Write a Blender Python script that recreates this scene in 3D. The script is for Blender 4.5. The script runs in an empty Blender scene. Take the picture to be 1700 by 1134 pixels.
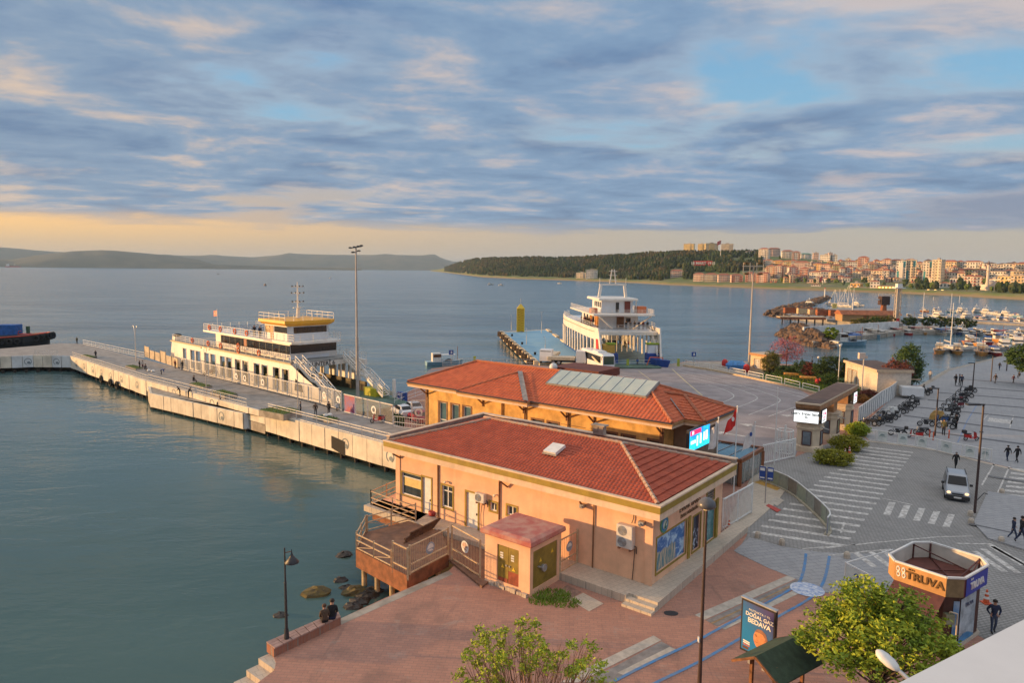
import bpy,math,random
from math import radians,sin,cos,pi,atan2,sqrt
from mathutils import Vector,Matrix,noise
rnd=random.Random(7)
C=bpy.context.scene.collection
SC=bpy.context.scene
CAM_H,PITCH,ROLL,FPX=18.5,radians(5.95),radians(.62),1145.0
cd=bpy.data.cameras.new("camera");cam=bpy.data.objects.new("camera",cd);C.objects.link(cam)
FWD=Vector((0,cos(PITCH),-sin(PITCH)));R0=Vector((1,0,0));U0=R0 .cross(FWD)
RT=R0*cos(ROLL)+U0*sin(ROLL);UP=-R0*sin(ROLL)+U0*cos(ROLL)
cam.matrix_world=Matrix(((RT.x,UP.x,-FWD.x,0),(RT.y,UP.y,-FWD.y,0),(RT.z,UP.z,-FWD.z,CAM_H),(0,0,0,1)))
cd.sensor_width=36;cd.lens=36*FPX/1700;cd.clip_end=60000;cd.clip_start=.2
SC.camera=cam
EYE=Vector((0,0,CAM_H))
SUN_AZ,SUN_EL=radians(-85),radians(4.8)
SUN_STRENGTH,SKY_STRENGTH,EXPOSURE=4.6,.1,.68
SKY_GAIN=1.0
sd=bpy.data.lights.new("sun",'SUN');so=bpy.data.objects.new("sun",sd);C.objects.link(so)
sd.energy=SUN_STRENGTH;sd.angle=radians(1.0);sd.color=(1,.58,.24)
SUN_DIR=Vector((sin(SUN_AZ)*cos(SUN_EL),cos(SUN_AZ)*cos(SUN_EL),sin(SUN_EL)))
so.rotation_euler=SUN_DIR.to_track_quat('Z','Y').to_euler();so.location=(0,0,60)
SC.view_settings.view_transform='Standard';SC.view_settings.look='None'
SC.view_settings.gamma=1;SC.view_settings.use_curve_mapping=False
SC.view_settings.exposure=EXPOSURE
SC.render.engine='CYCLES'
SC.cycles.max_bounces=6;SC.cycles.diffuse_bounces=3;SC.cycles.glossy_bounces=3
SC.cycles.transparent_max_bounces=12;SC.cycles.volume_bounces=0
SC.cycles.use_adaptive_sampling=True
class NT:
 """tiny node-tree writer"""
 def __init__(s,tree):s.t=tree;s.n=tree.nodes;s.l=tree.links
 def add(s,typ,**k):
  n=s.n.new(typ)
  for a,b in k.items():setattr(n,a,b)
  return n
 def put(s,sock,v):
  if isinstance(v,bpy.types.NodeSocket):s.l.new(v,sock)
  elif isinstance(v,(tuple,list))and sock.type=='RGBA' and len(v)==3:sock.default_value=(*v,1)
  else:sock.default_value=v
 def math(s,op,a,b=0,c=None,clamp=False):
  n=s.add('ShaderNodeMath',operation=op,use_clamp=clamp);s.put(n.inputs[0],a);s.put(n.inputs[1],b)
  if c is not None:s.put(n.inputs[2],c)
  return n.outputs[0]
 def vmath(s,op,a,b=(0,0,0)):
  n=s.add('ShaderNodeVectorMath',operation=op);s.put(n.inputs[0],a)
  if op=='SCALE':s.put(n.inputs['Scale'],b)
  else:s.put(n.inputs[1],b)
  return n.outputs[0]
 def mix(s,f,a,b,mode='MIX'):
  n=s.add('ShaderNodeMix',data_type='RGBA',blend_type=mode)
  s.put(n.inputs[0],f);s.put(n.inputs[6],a);s.put(n.inputs[7],b);return n.outputs[2]
 def ramp(s,f,lo,hi,a=0.,b=1.,smooth=True):
  n=s.add('ShaderNodeMapRange',interpolation_type='SMOOTHSTEP' if smooth else 'LINEAR')
  s.put(n.inputs[0],f);s.put(n.inputs[1],lo);s.put(n.inputs[2],hi);s.put(n.inputs[3],a);s.put(n.inputs[4],b)
  return n.outputs[0]
 def noise(s,v,scale,det=4,rough=.55,dist=0):
  n=s.add('ShaderNodeTexNoise');s.put(n.inputs['Vector'],v);n.inputs['Scale'].default_value=scale
  n.inputs['Detail'].default_value=det;n.inputs['Roughness'].default_value=rough
  n.inputs['Distortion'].default_value=dist;return n.outputs['Fac']
 def sep(s,v):n=s.add('ShaderNodeSeparateXYZ');s.put(n.inputs[0],v);return n.outputs
 def comb(s,x,y,z):
  n=s.add('ShaderNodeCombineXYZ')
  for i,q in enumerate((x,y,z)):s.put(n.inputs[i],q)
  return n.outputs[0]
def build_world():
 w=bpy.data.worlds.new("World");SC.world=w;w.use_nodes=True
 t=NT(w.node_tree);t.n.clear()
 out=t.add('ShaderNodeOutputWorld');bg=t.add('ShaderNodeBackground')
 bg.inputs[1].default_value=SKY_STRENGTH;t.l.new(bg.outputs[0],out.inputs[0])
 sky=t.add('ShaderNodeTexSky',sky_type='NISHITA',sun_disc=False)
 sky.sun_elevation=SUN_EL;sky.sun_rotation=SUN_AZ%(2*pi);sky.air_density=1;sky.dust_density=1.2;sky.ozone_density=2
 d=t.vmath('NORMALIZE',t.add('ShaderNodeTexCoord').outputs['Generated'])
 x,y,z=t.sep(d)
 zc=t.math('MAXIMUM',z,0.0)
 k=t.math('DIVIDE',1,t.math('ADD',zc,.075))
 P=t.comb(t.math('MULTIPLY',x,k),t.math('MULTIPLY',y,k),0)
 mp=t.add('ShaderNodeMapping');t.put(mp.inputs[0],P);mp.inputs['Rotation'].default_value=(0,0,radians(-28));mp.inputs['Scale'].default_value=(.58,.74,1)
 Q=mp.outputs[0]
 n1=t.noise(Q,1.5,10,.58,.2);n2=t.noise(t.vmath('ADD',Q,(7.3,2.1,0)),2.0,10,.62,.25);n3=t.noise(t.vmath('ADD',Q,(1.7,9.4,0)),.55,3,.5,.2)
 az=t.math('ARCTAN2',x,y)
 cov=t.math('ADD',t.math('MULTIPLY',n1,.75),t.math('MULTIPLY',n3,.55))
 cov=t.math('SUBTRACT',cov,t.ramp(az,.10,.62,0,.11))
 cov=t.math('ADD',cov,t.ramp(z,.30,.7,0,.10))
 mask=t.ramp(cov,.44,.59)
 edge=t.math('ADD',z,t.math('MULTIPLY',t.math('SUBTRACT',n2,.5),.035))
 mask=t.math('MULTIPLY',mask,t.ramp(edge,.052,.074))
 bank=t.math('MULTIPLY',t.ramp(edge,.050,.062),t.ramp(edge,.105,.150,1,0))
 bank=t.math('MULTIPLY',bank,t.ramp(az,-.12,.30,.35,.95))
 warm=t.ramp(az,-1.2,.35,1,0)
 low=t.mix(warm,(3.7,3.2,2.75),t.mix(t.ramp(z,.02,.06),(6.6,4.1,1.9),(10.5,5.2,.9)))
 clear=t.mix(t.ramp(z,.03,.20),low,t.mix(t.ramp(z,.12,.5),(1.9,3.6,5.0),(.85,2.5,4.7)))
 air=t.mix(.22,clear,sky.outputs[0])
 dark=t.mix(t.ramp(z,.05,.5),(1.0,1.55,2.45),(.9,1.6,2.8))
 mid=t.mix(warm,(1.5,2.3,3.35),(1.8,2.35,3.05));lit=t.mix(warm,(3.7,3.3,3.3),(4.8,3.6,2.6))
 ss=t.math('ADD',t.math('MULTIPLY',n2,.7),t.math('MULTIPLY',n1,.3));cloud=t.mix(t.ramp(ss,.36,.54),dark,mid);cloud=t.mix(t.math('MULTIPLY',t.ramp(ss,.50,.64),.95),cloud,lit)
 rim=t.math('MULTIPLY',t.ramp(cov,.40,.47),t.ramp(cov,.60,.47))
 cloud=t.mix(t.math('MULTIPLY',rim,.45),cloud,(5.0,4.2,3.6))
 col=t.mix(bank,air,t.mix(t.ramp(edge,.085,.14),(1.5,1.85,2.6),(4.0,3.0,2.9)))
 col=t.mix(mask,col,cloud)
 col=t.mix(t.ramp(z,.42,.8),col,t.mix(.72,t.vmath('SCALE',col,2.3),(6.0,5.5,4.9)))
 col=t.mix(t.ramp(z,-.02,0),(1.2,1.4,1.6),col)
 t.l.new(t.vmath('SCALE',col,SKY_GAIN),bg.inputs[0])
build_world()
def ray(px,py):return(FWD*FPX+RT*(px-850)-UP*(py-567)).normalized()
def G(px,py,z=0.0):
 d=ray(px,py);return EYE+d*((z-CAM_H)/d.z)
def V(px,py,Y):
 d=ray(px,py);return EYE+d*(Y/d.y)
def proj(p):
 v=Vector(p)-EYE;q=v.dot(FWD);return 850+FPX*v.dot(RT)/q,567-FPX*v.dot(UP)/q
def HZ(P,py):
 """height above z=0 of the point over P that is seen at row py"""
 lo,hi=-30.,400.
 for _ in range(50):
  m=(lo+hi)/2
  if proj((P[0],P[1],m))[1]>py:lo=m
  else:hi=m
 return m
MATS={}
def mat(name,col,rough=.7,var=.12,scale=3.,metal=0.,bump=0.,bscale=None,col2=None,spec=.5,alpha=None,coord='pos',emit=None,stain=0.,cell=0.,streak=0.,tide=None):
 if name in MATS:return MATS[name]
 m=bpy.data.materials.new(name);m.use_nodes=True;MATS[name]=m
 t=NT(m.node_tree);b=t.n['Principled BSDF']
 b.inputs['Roughness'].default_value=rough;b.inputs['Metallic'].default_value=metal
 b.inputs['Specular IOR Level'].default_value=spec
 if coord=='pos':P=t.add('ShaderNodeNewGeometry').outputs['Position']
 else:P=t.add('ShaderNodeTexCoord').outputs['Object']
 if var or col2:
  n=t.noise(P,scale,5,.6)
  c2=col2 or tuple(c*(1-2.2*var)for c in col);c1=col if col2 else tuple(min(1,c*(1+.8*var))for c in col)
  c=t.mix(t.ramp(n,.32,.68),c2,c1)
  if stain:
   n2=t.noise(P,scale*.23,4,.65);c=t.mix(t.math('MULTIPLY',t.ramp(n2,.5,.72),stain),c,tuple(q*.45 for q in col))
  if cell:
   vo=t.add('ShaderNodeTexVoronoi');t.put(vo.inputs['Vector'],P);vo.inputs['Scale'].default_value=cell
   c=t.mix(1,c,t.mix(t.sep(vo.outputs['Color'])[0],(.87,.85,.84),(1.10,1.10,1.10)),'MULTIPLY')
   n4=t.noise(t.vmath('ADD',P,(5,3,1)),.9,6,.7);c=t.mix(t.math('MULTIPLY',t.ramp(n4,.56,.72),.28),c,tuple(q*.5+.06 for q in col))
  if streak:
   n3=t.noise(t.vmath('MULTIPLY',P,(2.6,2.6,.22)),1.0,5,.65);c=t.mix(t.math('MULTIPLY',t.ramp(n3,.50,.74),streak),c,tuple(q*.55 for q in col))
  if tide is not None:
   zz=t.math('ADD',t.sep(P)[2],t.math('MULTIPLY',t.noise(t.vmath('MULTIPLY',P,(1.6,1.6,.5)),1.0,5,.65),1.6));c=t.mix(t.ramp(zz,tide+.95,tide+.1,0,.85),c,(.10,.055,.03))
  t.put(b.inputs['Base Color'],c)
 else:b.inputs['Base Color'].default_value=(*col,1)
 if bump:
  bn=t.add('ShaderNodeBump');bn.inputs['Strength'].default_value=bump;bn.inputs['Distance'].default_value=.02
  t.put(bn.inputs['Height'],t.noise(P,bscale or scale*4,4,.6));t.l.new(bn.outputs[0],b.inputs['Normal'])
 if alpha is not None:b.inputs['Alpha'].default_value=alpha
 if emit:b.inputs['Emission Color'].default_value=(*emit[:3],1);b.inputs['Emission Strength'].default_value=emit[3]
 return m
def nodes_of(name,rough=.8):
 m=bpy.data.materials.new(name);m.use_nodes=True;MATS[name]=m
 t=NT(m.node_tree);b=t.n['Principled BSDF'];b.inputs['Roughness'].default_value=rough
 return m,t,b,t.add('ShaderNodeNewGeometry').outputs['Position']
class MB:
 def __init__(s):s.v=[];s.f=[];s.k=[];s.mi=0
 def add(s,vs,fs):
  o=len(s.v);s.v+=[tuple(v)for v in vs]
  for f in fs:s.f.append(tuple(i+o for i in f));s.k.append(s.mi)
  return s
 def box(s,x0,x1,y0,y1,z0,z1):
  return s.add([(x0,y0,z0),(x1,y0,z0),(x1,y1,z0),(x0,y1,z0),(x0,y0,z1),(x1,y0,z1),(x1,y1,z1),(x0,y1,z1)],[(0,3,2,1),(4,5,6,7),(0,1,5,4),(1,2,6,5),(2,3,7,6),(3,0,4,7)])
 def cbox(s,c,d):return s.box(c[0]-d[0]/2,c[0]+d[0]/2,c[1]-d[1]/2,c[1]+d[1]/2,c[2]-d[2]/2,c[2]+d[2]/2)
 def bbox(s,x0,x1,y0,y1,z0,z1,b=.05):
  """box with chamfered vertical and top edges"""
  return s.loft([[(x0+b,y0),(x1-b,y0),(x1,y0+b),(x1,y1-b),(x1-b,y1),(x0+b,y1),(x0,y1-b),(x0,y0+b)]]*2+[[(x0+2*b,y0+b),(x1-2*b,y0+b),(x1-b,y0+2*b),(x1-b,y1-2*b),(x1-2*b,y1-b),(x0+2*b,y1-b),(x0+b,y1-2*b),(x0+b,y0+2*b)]],[z0,z1-b,z1])
 def loft(s,rings,zs,caps=True):
  o=len(s.v);n=len(rings[0])
  for r,z in zip(rings,zs):
   for p in r:s.v.append((p[0],p[1],p[2]if len(p)>2 else z))
  for j in range(len(rings)-1):
   for i in range(n):
    a,b=o+j*n+i,o+j*n+(i+1)%n
    s.f.append((a,b,b+n,a+n));s.k.append(s.mi)
  if caps:
   s.f.append(tuple(o+i for i in reversed(range(n))));s.k.append(s.mi)
   s.f.append(tuple(o+(len(rings)-1)*n+i for i in range(n)));s.k.append(s.mi)
  return s
 def prism(s,pts,z0,z1):return s.loft([pts,pts],[z0,z1])
 def poly(s,pts):return s.add(pts,[tuple(range(len(pts)))])
 def beam(s,p,q,w,h=None,up=(0,0,1)):
  p,q=Vector(p),Vector(q);h=h or w;d=(q-p)
  if d.length<1e-6:return s
  d.normalize();a=d.cross(Vector(up))
  if a.length<1e-4:a=d.cross(Vector((1,0,0)))
  a.normalize();b=a.cross(d);a*=w/2;b*=h/2
  return s.add([p-a-b,p+a-b,p+a+b,p-a+b,q-a-b,q+a-b,q+a+b,q-a+b],[(0,1,2,3),(7,6,5,4),(0,4,5,1),(1,5,6,2),(2,6,7,3),(3,7,4,0)])
 def cyl(s,p,q,r0,r1=None,n=8,caps=True):
  p,q=Vector(p),Vector(q);r1=r0 if r1 is None else r1;d=(q-p).normalized()
  a=d.orthogonal().normalized();b=d.cross(a);o=len(s.v)
  for c,r in((p,r0),(q,r1)):
   for i in range(n):
    t=2*pi*i/n;s.v.append(tuple(c+a*(r*cos(t))+b*(r*sin(t))))
  for i in range(n):
   j=(i+1)%n;s.f.append((o+i,o+j,o+n+j,o+n+i));s.k.append(s.mi)
  if caps:
   s.f.append(tuple(o+i for i in reversed(range(n))));s.k.append(s.mi)
   s.f.append(tuple(o+n+i for i in range(n)));s.k.append(s.mi)
  return s
 def tube(s,pts,r,n=6):
  for a,b in zip(pts[:-1],pts[1:]):s.cyl(a,b,r,r,n,True)
  return s
 def lathe(s,prof,c=(0,0,0),n=12,axis='z'):
  o=len(s.v)
  for r,h in prof:
   for i in range(n):
    t=2*pi*i/n;a,b=r*cos(t),r*sin(t)
    s.v.append({'z':(c[0]+a,c[1]+b,c[2]+h),'x':(c[0]+h,c[1]+a,c[2]+b),'y':(c[0]+a,c[1]+h,c[2]+b)}[axis])
  for j in range(len(prof)-1):
   for i in range(n):
    k=(i+1)%n;f=(o+j*n+i,o+j*n+k,o+(j+1)*n+k,o+(j+1)*n+i)
    s.f.append(f if axis!='y' else f[::-1]);s.k.append(s.mi)
  return s
 def ball(s,c,r,sc=(1,1,1),seg=8,rings=6,jit=0):
  prof=[(max(1e-3,r*sin(pi*i/rings)),-r*cos(pi*i/rings))for i in range(rings+1)]
  o=len(s.v);s.lathe(prof,(0,0,0),seg)
  for i in range(o,len(s.v)):
   v=s.v[i];k=1+jit*(rnd.random()-.5)if jit else 1
   s.v[i]=(c[0]+v[0]*sc[0]*k,c[1]+v[1]*sc[1]*k,c[2]+v[2]*sc[2]*k)
  return s
 def torus(s,c,R,r,axis='z',n=14,m=6):
  prof=[(R+r*cos(2*pi*i/m),r*sin(2*pi*i/m))for i in range(m+1)]
  return s.lathe(prof,c,n,axis)
 def build(s,name,mats,parent=None,smooth=False,loc=None,rotz=None,label=None,kind=None,whole=False):
  if parent is not None and kind is None and not whole and 7<len(s.v)<6000:
   gs=s.clusters()
   if 1<len(gs)<=90:
    r=None
    for g in gs:
     o=g._build(name,mats,parent,smooth,loc,rotz,label,kind);r=r or o
    return r
  return s._build(name,mats,parent,smooth,loc,rotz,label,kind)
 def clusters(s,eps=.03):
  """separate pieces: face-connected islands, islands whose boxes touch kept together"""
  up=list(range(len(s.v)))
  def find(a):
   while up[a]!=a:up[a]=up[up[a]];a=up[a]
   return a
  for f in s.f:
   r=find(f[0])
   for i in f[1:]:
    q=find(i)
    if q!=r:up[q]=r
  isl={}
  for fi,f in enumerate(s.f):isl.setdefault(find(f[0]),[]).append(fi)
  if len(isl)==1 or len(isl)>400:return[s]
  ks=list(isl);bb=[]
  for k in ks:
   vs=[s.v[i]for fi in isl[k]for i in s.f[fi]]
   bb.append([min(v[c]for v in vs)-eps for c in range(3)]+[max(v[c]for v in vs)+eps for c in range(3)])
  cu=list(range(len(ks)))
  def fc(a):
   while cu[a]!=a:a=cu[a]
   return a
  for i in range(len(ks)):
   for j in range(i):
    if all(bb[i][c]<=bb[j][c+3]and bb[j][c]<=bb[i][c+3]for c in range(3)):
     a,b=fc(i),fc(j)
     if a!=b:cu[a]=b
  gr={}
  for i,k in enumerate(ks):gr.setdefault(fc(i),[]).extend(isl[k])
  out=[]
  for fs in gr.values():
   m=MB();mp={}
   for fi in sorted(fs):
    q=[]
    for i in s.f[fi]:
     if i not in mp:mp[i]=len(m.v);m.v.append(s.v[i])
     q.append(mp[i])
    m.f.append(tuple(q));m.k.append(s.k[fi])
   out.append(m)
  return out
 def _build(s,name,mats,parent,smooth,loc,rotz,label,kind):
  me=bpy.data.meshes.new(name);me.from_pydata(s.v,[],s.f)
  if not isinstance(mats,(list,tuple)):mats=[mats]
  for m in mats:me.materials.append(m)
  if len(mats)>1:me.polygons.foreach_set('material_index',s.k)
  if smooth:me.polygons.foreach_set('use_smooth',[True]*len(me.polygons))
  me.update()
  return link(name,me,parent,loc,rotz,label,kind)
def link(name,data,parent=None,loc=None,rotz=None,label=None,kind=None):
 o=bpy.data.objects.new(name,data);C.objects.link(o)
 if parent:o.parent=parent
 if loc is not None:o.location=loc
 if rotz is not None:o.rotation_euler=(0,0,rotz)
 if label:o['label']=label
 if kind:o['kind']=kind
 return o
def thing(name,label,cat,loc=(0,0,0),rotz=0,group=None,kind=None):
 o=bpy.data.objects.new(name,None);C.objects.link(o);o.empty_display_size=.2
 o.location=loc;o.rotation_euler=(0,0,rotz);o['label']=label;o['category']=cat
 if group:o['group']=group
 if kind:o['kind']=kind
 return o
def tag(o,label,cat,group=None):
 o['label']=label;o['category']=cat
 if group:o['group']=group
 return o
KIDS={}
def dup(o,loc=None,rotz=None,label=None,scale=None,parent=None,repl=None):
 """copy of a thing with copies of its parts and sub-parts (mesh data shared)"""
 c=o.copy();C.objects.link(c)
 if parent:c.parent=parent
 if loc is not None:c.location=loc
 if rotz is not None:c.rotation_euler=(0,0,rotz)
 if scale is not None:c.scale=(scale,)*3 if not isinstance(scale,(tuple,list))else scale
 if label:c['label']=label
 for ch in list(o.children):
  k=dup(ch,parent=c,repl=repl)
  if repl and ch.type=='MESH':
   for s in k.material_slots:
    r=repl.get(s.material.name)if s.material else None
    if r:s.link='OBJECT';s.material=r
 return c
def remat(o,repl):
 for k in[o]+list(o.children_recursive):
  for s in getattr(k,'material_slots',()):
   if s.material and s.material.name in repl:
    m=repl[s.material.name];s.link='OBJECT';s.material=m
ORD='first second third fourth fifth sixth seventh eighth ninth tenth eleventh twelfth thirteenth fourteenth fifteenth sixteenth seventeenth eighteenth nineteenth twentieth'.split()
ORD+=['twenty-'+w for w in ORD[:9]]+['thirtieth']+['thirty-'+w for w in ORD[:9]]+['fortieth']+['forty-'+w for w in ORD[:9]]+['fiftieth']+['fifty-'+w for w in ORD[:9]]
def text(name,s,size,m,parent,loc,rot,depth=.02,align='CENTER',bold=0):
 cu=bpy.data.curves.new(name,'FONT');cu.body=s;cu.size=size;cu.extrude=depth;cu.align_x=align;cu.align_y='CENTER';cu.offset=bold
 o=bpy.data.objects.new(name,cu);C.objects.link(o)
 dg=bpy.context.evaluated_depsgraph_get();me=bpy.data.meshes.new_from_object(o.evaluated_get(dg))
 bpy.data.objects.remove(o);me.materials.clear();me.materials.append(m)
 k=link(name,me,parent,loc);k.rotation_euler=rot;return k
MTEX=dict(white=mat('white_paint',(.74,.73,.70),.5,.05,2.),white_rust=mat('weathered_white_paint',(.70,.66,.60),.6,.10,6.,stain=.35),metal=mat('grey_metal',(.42,.43,.44),.45,.08,4,.6),dark=mat('dark_metal',(.035,.035,.04),.5,.1,5),black=mat('black_rubber',(.015,.015,.016),.85,.1,8),glass=mat('dark_glass',(.03,.045,.055),.08,0,1,spec=.8),blueglass=mat('blue_glass',(.10,.19,.23),.12,.15,.8,spec=.7),conc=mat('concrete',(.40,.37,.33),.85,.12,1.2,bump=.25,stain=.3),orange=mat('life_ring_orange',(.75,.16,.04),.6,.05),red=mat('red_paint',(.55,.025,.02),.5,.05),yellow=mat('yellow_paint',(.80,.52,.03),.5,.05),blue=mat('blue_paint',(.02,.07,.30),.45,.08),sky=mat('light_blue_paint',(.16,.42,.66),.55,.10,.6),rust=mat('rusty_metal',(.26,.10,.045),.85,.25,3.5),steel=mat('galvanised_steel',(.5,.5,.5),.4,.06,4,.7),screen=mat('white_screen',(.9,.9,.9),.4,0,emit=(1,1,.97,.64)),)
globals().update({k.upper():v for k,v in MTEX.items()})
#  the setting
WATER_Z,PIER_Z=-2.0,.9
def mat_water():
 m,t,b,P=nodes_of('sea_water',.07)
 b.inputs['IOR'].default_value=1.33;b.inputs['Specular IOR Level'].default_value=.5
 far=t.ramp(t.sep(P)[1],40,260)
 big=t.noise(t.vmath('MULTIPLY',P,(.35,1,1)),.02,4,.6,.6)
 t.put(b.inputs['Base Color'],t.mix(far,t.mix(t.ramp(big,.35,.65),(.060,.110,.100),(.080,.136,.122)),t.mix(t.ramp(t.math('ADD',t.math('MULTIPLY',big,.5),t.math('MULTIPLY',t.noise(t.vmath('MULTIPLY',P,(.22,1,1)),.11,6,.65,.3),.5)),.40,.60),(.03,.085,.12),(.09,.165,.20))))  # far colour streaks paint in ripple brightness that the fine bump averages away
 st=t.vmath('MULTIPLY',P,(.55,1.2,1))
 w1=t.noise(st,1.9,3,.55,.3);w2=t.noise(st,.42,3,.5,.4);w3=t.noise(st,.07,3,.5)
 h=t.math('ADD',t.math('MULTIPLY',w1,.16),t.math('ADD',t.math('MULTIPLY',w2,.55),t.math('MULTIPLY',w3,1.6)))
 wind=t.math('MULTIPLY_ADD',t.ramp(t.noise(t.vmath('MULTIPLY',P,(.3,1,1)),.05,5,.65),.35,.65),1.0,.4)
 bp=t.add('ShaderNodeBump');bp.inputs['Distance'].default_value=1.0
 t.put(bp.inputs['Strength'],t.math('MULTIPLY',wind,t.math('MULTIPLY_ADD',far,.34,.15)))
 t.put(bp.inputs['Height'],h);t.l.new(bp.outputs[0],b.inputs['Normal'])
 t.put(b.inputs['Roughness'],t.math('MULTIPLY_ADD',far,.12,.06))
 return m
w=MB();w.poly([(-16000,-300,WATER_Z),(16000,-300,WATER_Z),(16000,26000,WATER_Z),(-16000,26000,WATER_Z)]);w.build('water',mat_water(),kind='structure')
def brick(t,P,ang,bw,bh,c1,c2,cm,mortar=.012,off=.5):
 mp=t.add('ShaderNodeMapping');t.put(mp.inputs[0],P);mp.inputs['Rotation'].default_value=(0,0,ang)
 n=t.add('ShaderNodeTexBrick',offset=off);t.put(n.inputs['Vector'],mp.outputs[0])
 for k,v in(('Color1',c1),('Color2',c2),('Mortar',cm)):t.put(n.inputs[k],v)
 n.inputs['Scale'].default_value=1;n.inputs['Mortar Size'].default_value=mortar;n.inputs['Brick Width'].default_value=bw;n.inputs['Row Height'].default_value=bh
 return n.outputs['Color'],n.outputs['Fac']
def ground_mat(name,ang,bw,bh,c1,c2,cm,mortar=.012,wear=(.42,.36,.31),stainc=(.10,.08,.07),wlo=.56,bumpd=.01,off=.5):
 m,t,b,P=nodes_of(name,.88)
 col,fac=brick(t,P,ang,bw,bh,c1,c2,cm,mortar,off)
 n1=t.noise(P,.28,6,.65,.4);n2=t.noise(t.vmath('ADD',P,(31,7,0)),.55,6,.7,.6);n3=t.noise(P,4.5,5,.7)
 col=t.mix(t.math('MULTIPLY',t.ramp(n1,.48,.72),.40),col,stainc)
 col=t.mix(t.math('MULTIPLY',t.ramp(n2,wlo,.74),.45),col,wear)
 col=t.mix(t.math('MULTIPLY',t.ramp(n3,.64,.74),.5),col,wear)
 n5=t.noise(t.vmath('MULTIPLY',P,(.9,.16,1)),1.1,5,.7,.8);col=t.mix(t.math('MULTIPLY',t.ramp(n5,.55,.70),.30),col,stainc)
 col=t.mix(1,col,t.mix(t.noise(P,30,2),(.72,.72,.72),(1.2,1.2,1.2)),'MULTIPLY')
 t.put(b.inputs['Base Color'],col)
 bp=t.add('ShaderNodeBump');bp.inputs['Distance'].default_value=bumpd;bp.inputs['Strength'].default_value=.5
 t.put(bp.inputs['Height'],t.math('ADD',t.math('MULTIPLY',fac,-1),n3));t.l.new(bp.outputs[0],b.inputs['Normal'])
 return m
BA=atan2(-.621,.784)
M_BRICK=ground_mat('red_brick_paving',BA+.75,.42,.21,(.48,.24,.17),(.41,.205,.15),(.30,.185,.14),.012)
M_COBBLE=ground_mat('grey_cobbles',radians(-20),.32,.2,(.345,.33,.315),(.295,.285,.27),(.20,.19,.18),.03,(.30,.285,.26),(.12,.115,.11))
M_SLAB=ground_mat('grey_slab_paving',radians(-14),.9,.42,(.37,.365,.37),(.33,.33,.34),(.23,.23,.24),.02,(.44,.43,.42),(.22,.22,.23))
M_PALE=ground_mat('pale_paving',BA,.4,.4,(.58,.49,.39),(.53,.45,.36),(.38,.33,.27),.012,(.60,.52,.43),(.33,.28,.23))
M_ASPH=mat('yard_asphalt',(.32,.275,.27),.9,.10,.35,bump=.3,bscale=40,stain=.25)
M_QUAY=mat('quay_concrete',(.38,.33,.27),.85,.15,1.0,bump=.4,stain=.4)
M_DECK=mat('pier_concrete',(.33,.305,.28),.9,.12,.8,bump=.3,stain=.3)
def gp(pts,z=0):return[G(x,y,z)for x,y in pts]
def sheet(name,pts,z,m,kind='structure',px=True,parent=None,t=None):
 P=[G(x,y,0)for x,y in pts]if px else[Vector((x,y,0))for x,y in pts]
 mb=MB()
 if t:
  q=[(p.x,p.y)for p in P]
  a=sum(q[i][0]*q[(i+1)%len(q)][1]-q[(i+1)%len(q)][0]*q[i][1]for i in range(len(q)))
  if a<0:q.reverse()
  mb.prism(q,z-t,z)
 else:
  q=[(p.x,p.y,z)for p in P]
  a=sum(q[i][0]*q[(i+1)%len(q)][1]-q[(i+1)%len(q)][0]*q[i][1]for i in range(len(q)))
  if a<0:q.reverse()
  mb.poly(q)
 return mb.build(name,m,parent,kind=kind)
land=[(330,1175),(395,1160),(456,1113),(458,1100),(450,1081),(560,1030),(640,993),(745,948),(790,905),(660,842),(662,800),(690,735),(668,716),(652,697),(652,668),(700,636),(716,612),(790,603),(880,606),(960,611),(1100,607),(1140,600),(1238,600),(1300,604),(1350,608),(1440,622),(1490,640),(1533,640),(1574,614),(1670,590),(1760,574)]
LP=[G(*p)for p in land]
far_right=[Vector((210,190,0)),Vector((210,-10,0)),Vector((0,-10,0)),Vector((-16,8,0))]
sheet('plaza',[(p.x,p.y)for p in LP+far_right],0,M_BRICK,px=False,t=4)
sheet('quay_edge',[(452,1080),(560,1030),(745,948),(752,954),(566,1038),(458,1090)],.005,M_QUAY)
yard=[(690,640),(712,614),(870,607),(960,612),(1135,607),(1320,643),(1365,668),(1318,762),(1262,775),(1180,800),(900,700)]
sheet('vehicle_yard',yard,.004,M_ASPH)
prom=[(1424,714),(1456,684),(1492,651),(1533,642),(1574,616),(1670,592),(1760,577),(1990,577),(1990,840),(1700,782),(1640,768),(1555,747),(1445,733)]
sheet('promenade',prom,.006,M_SLAB)
road=[(1262,775),(1318,760),(1420,718),(1446,734),(1556,748),(1640,770),(1700,784),(1990,850),(1990,1150),(1640,1065),(1470,968),(1365,985),(1322,962),(1276,944),(1222,918),(1240,890),(1250,800)]
sheet('road',road,.010,M_COBBLE)
sheet('light_apron',[(1218,915),(1245,893),(1300,908),(1365,918),(1500,922),(1480,985),(1372,985),(1322,962),(1276,944)],.014,M_SLAB)
kerb=[(1606,868),(1612,845),(1622,800),(1640,775),(1655,775),(1636,815),(1990,870),(1990,1010),(1700,912),(1650,897)]
pave=[(1616,870),(1640,818),(1990,872),(1990,1000),(1700,915),(1640,896)]
sheet('pavement',pave,.12,M_SLAB,t=.3)
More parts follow.
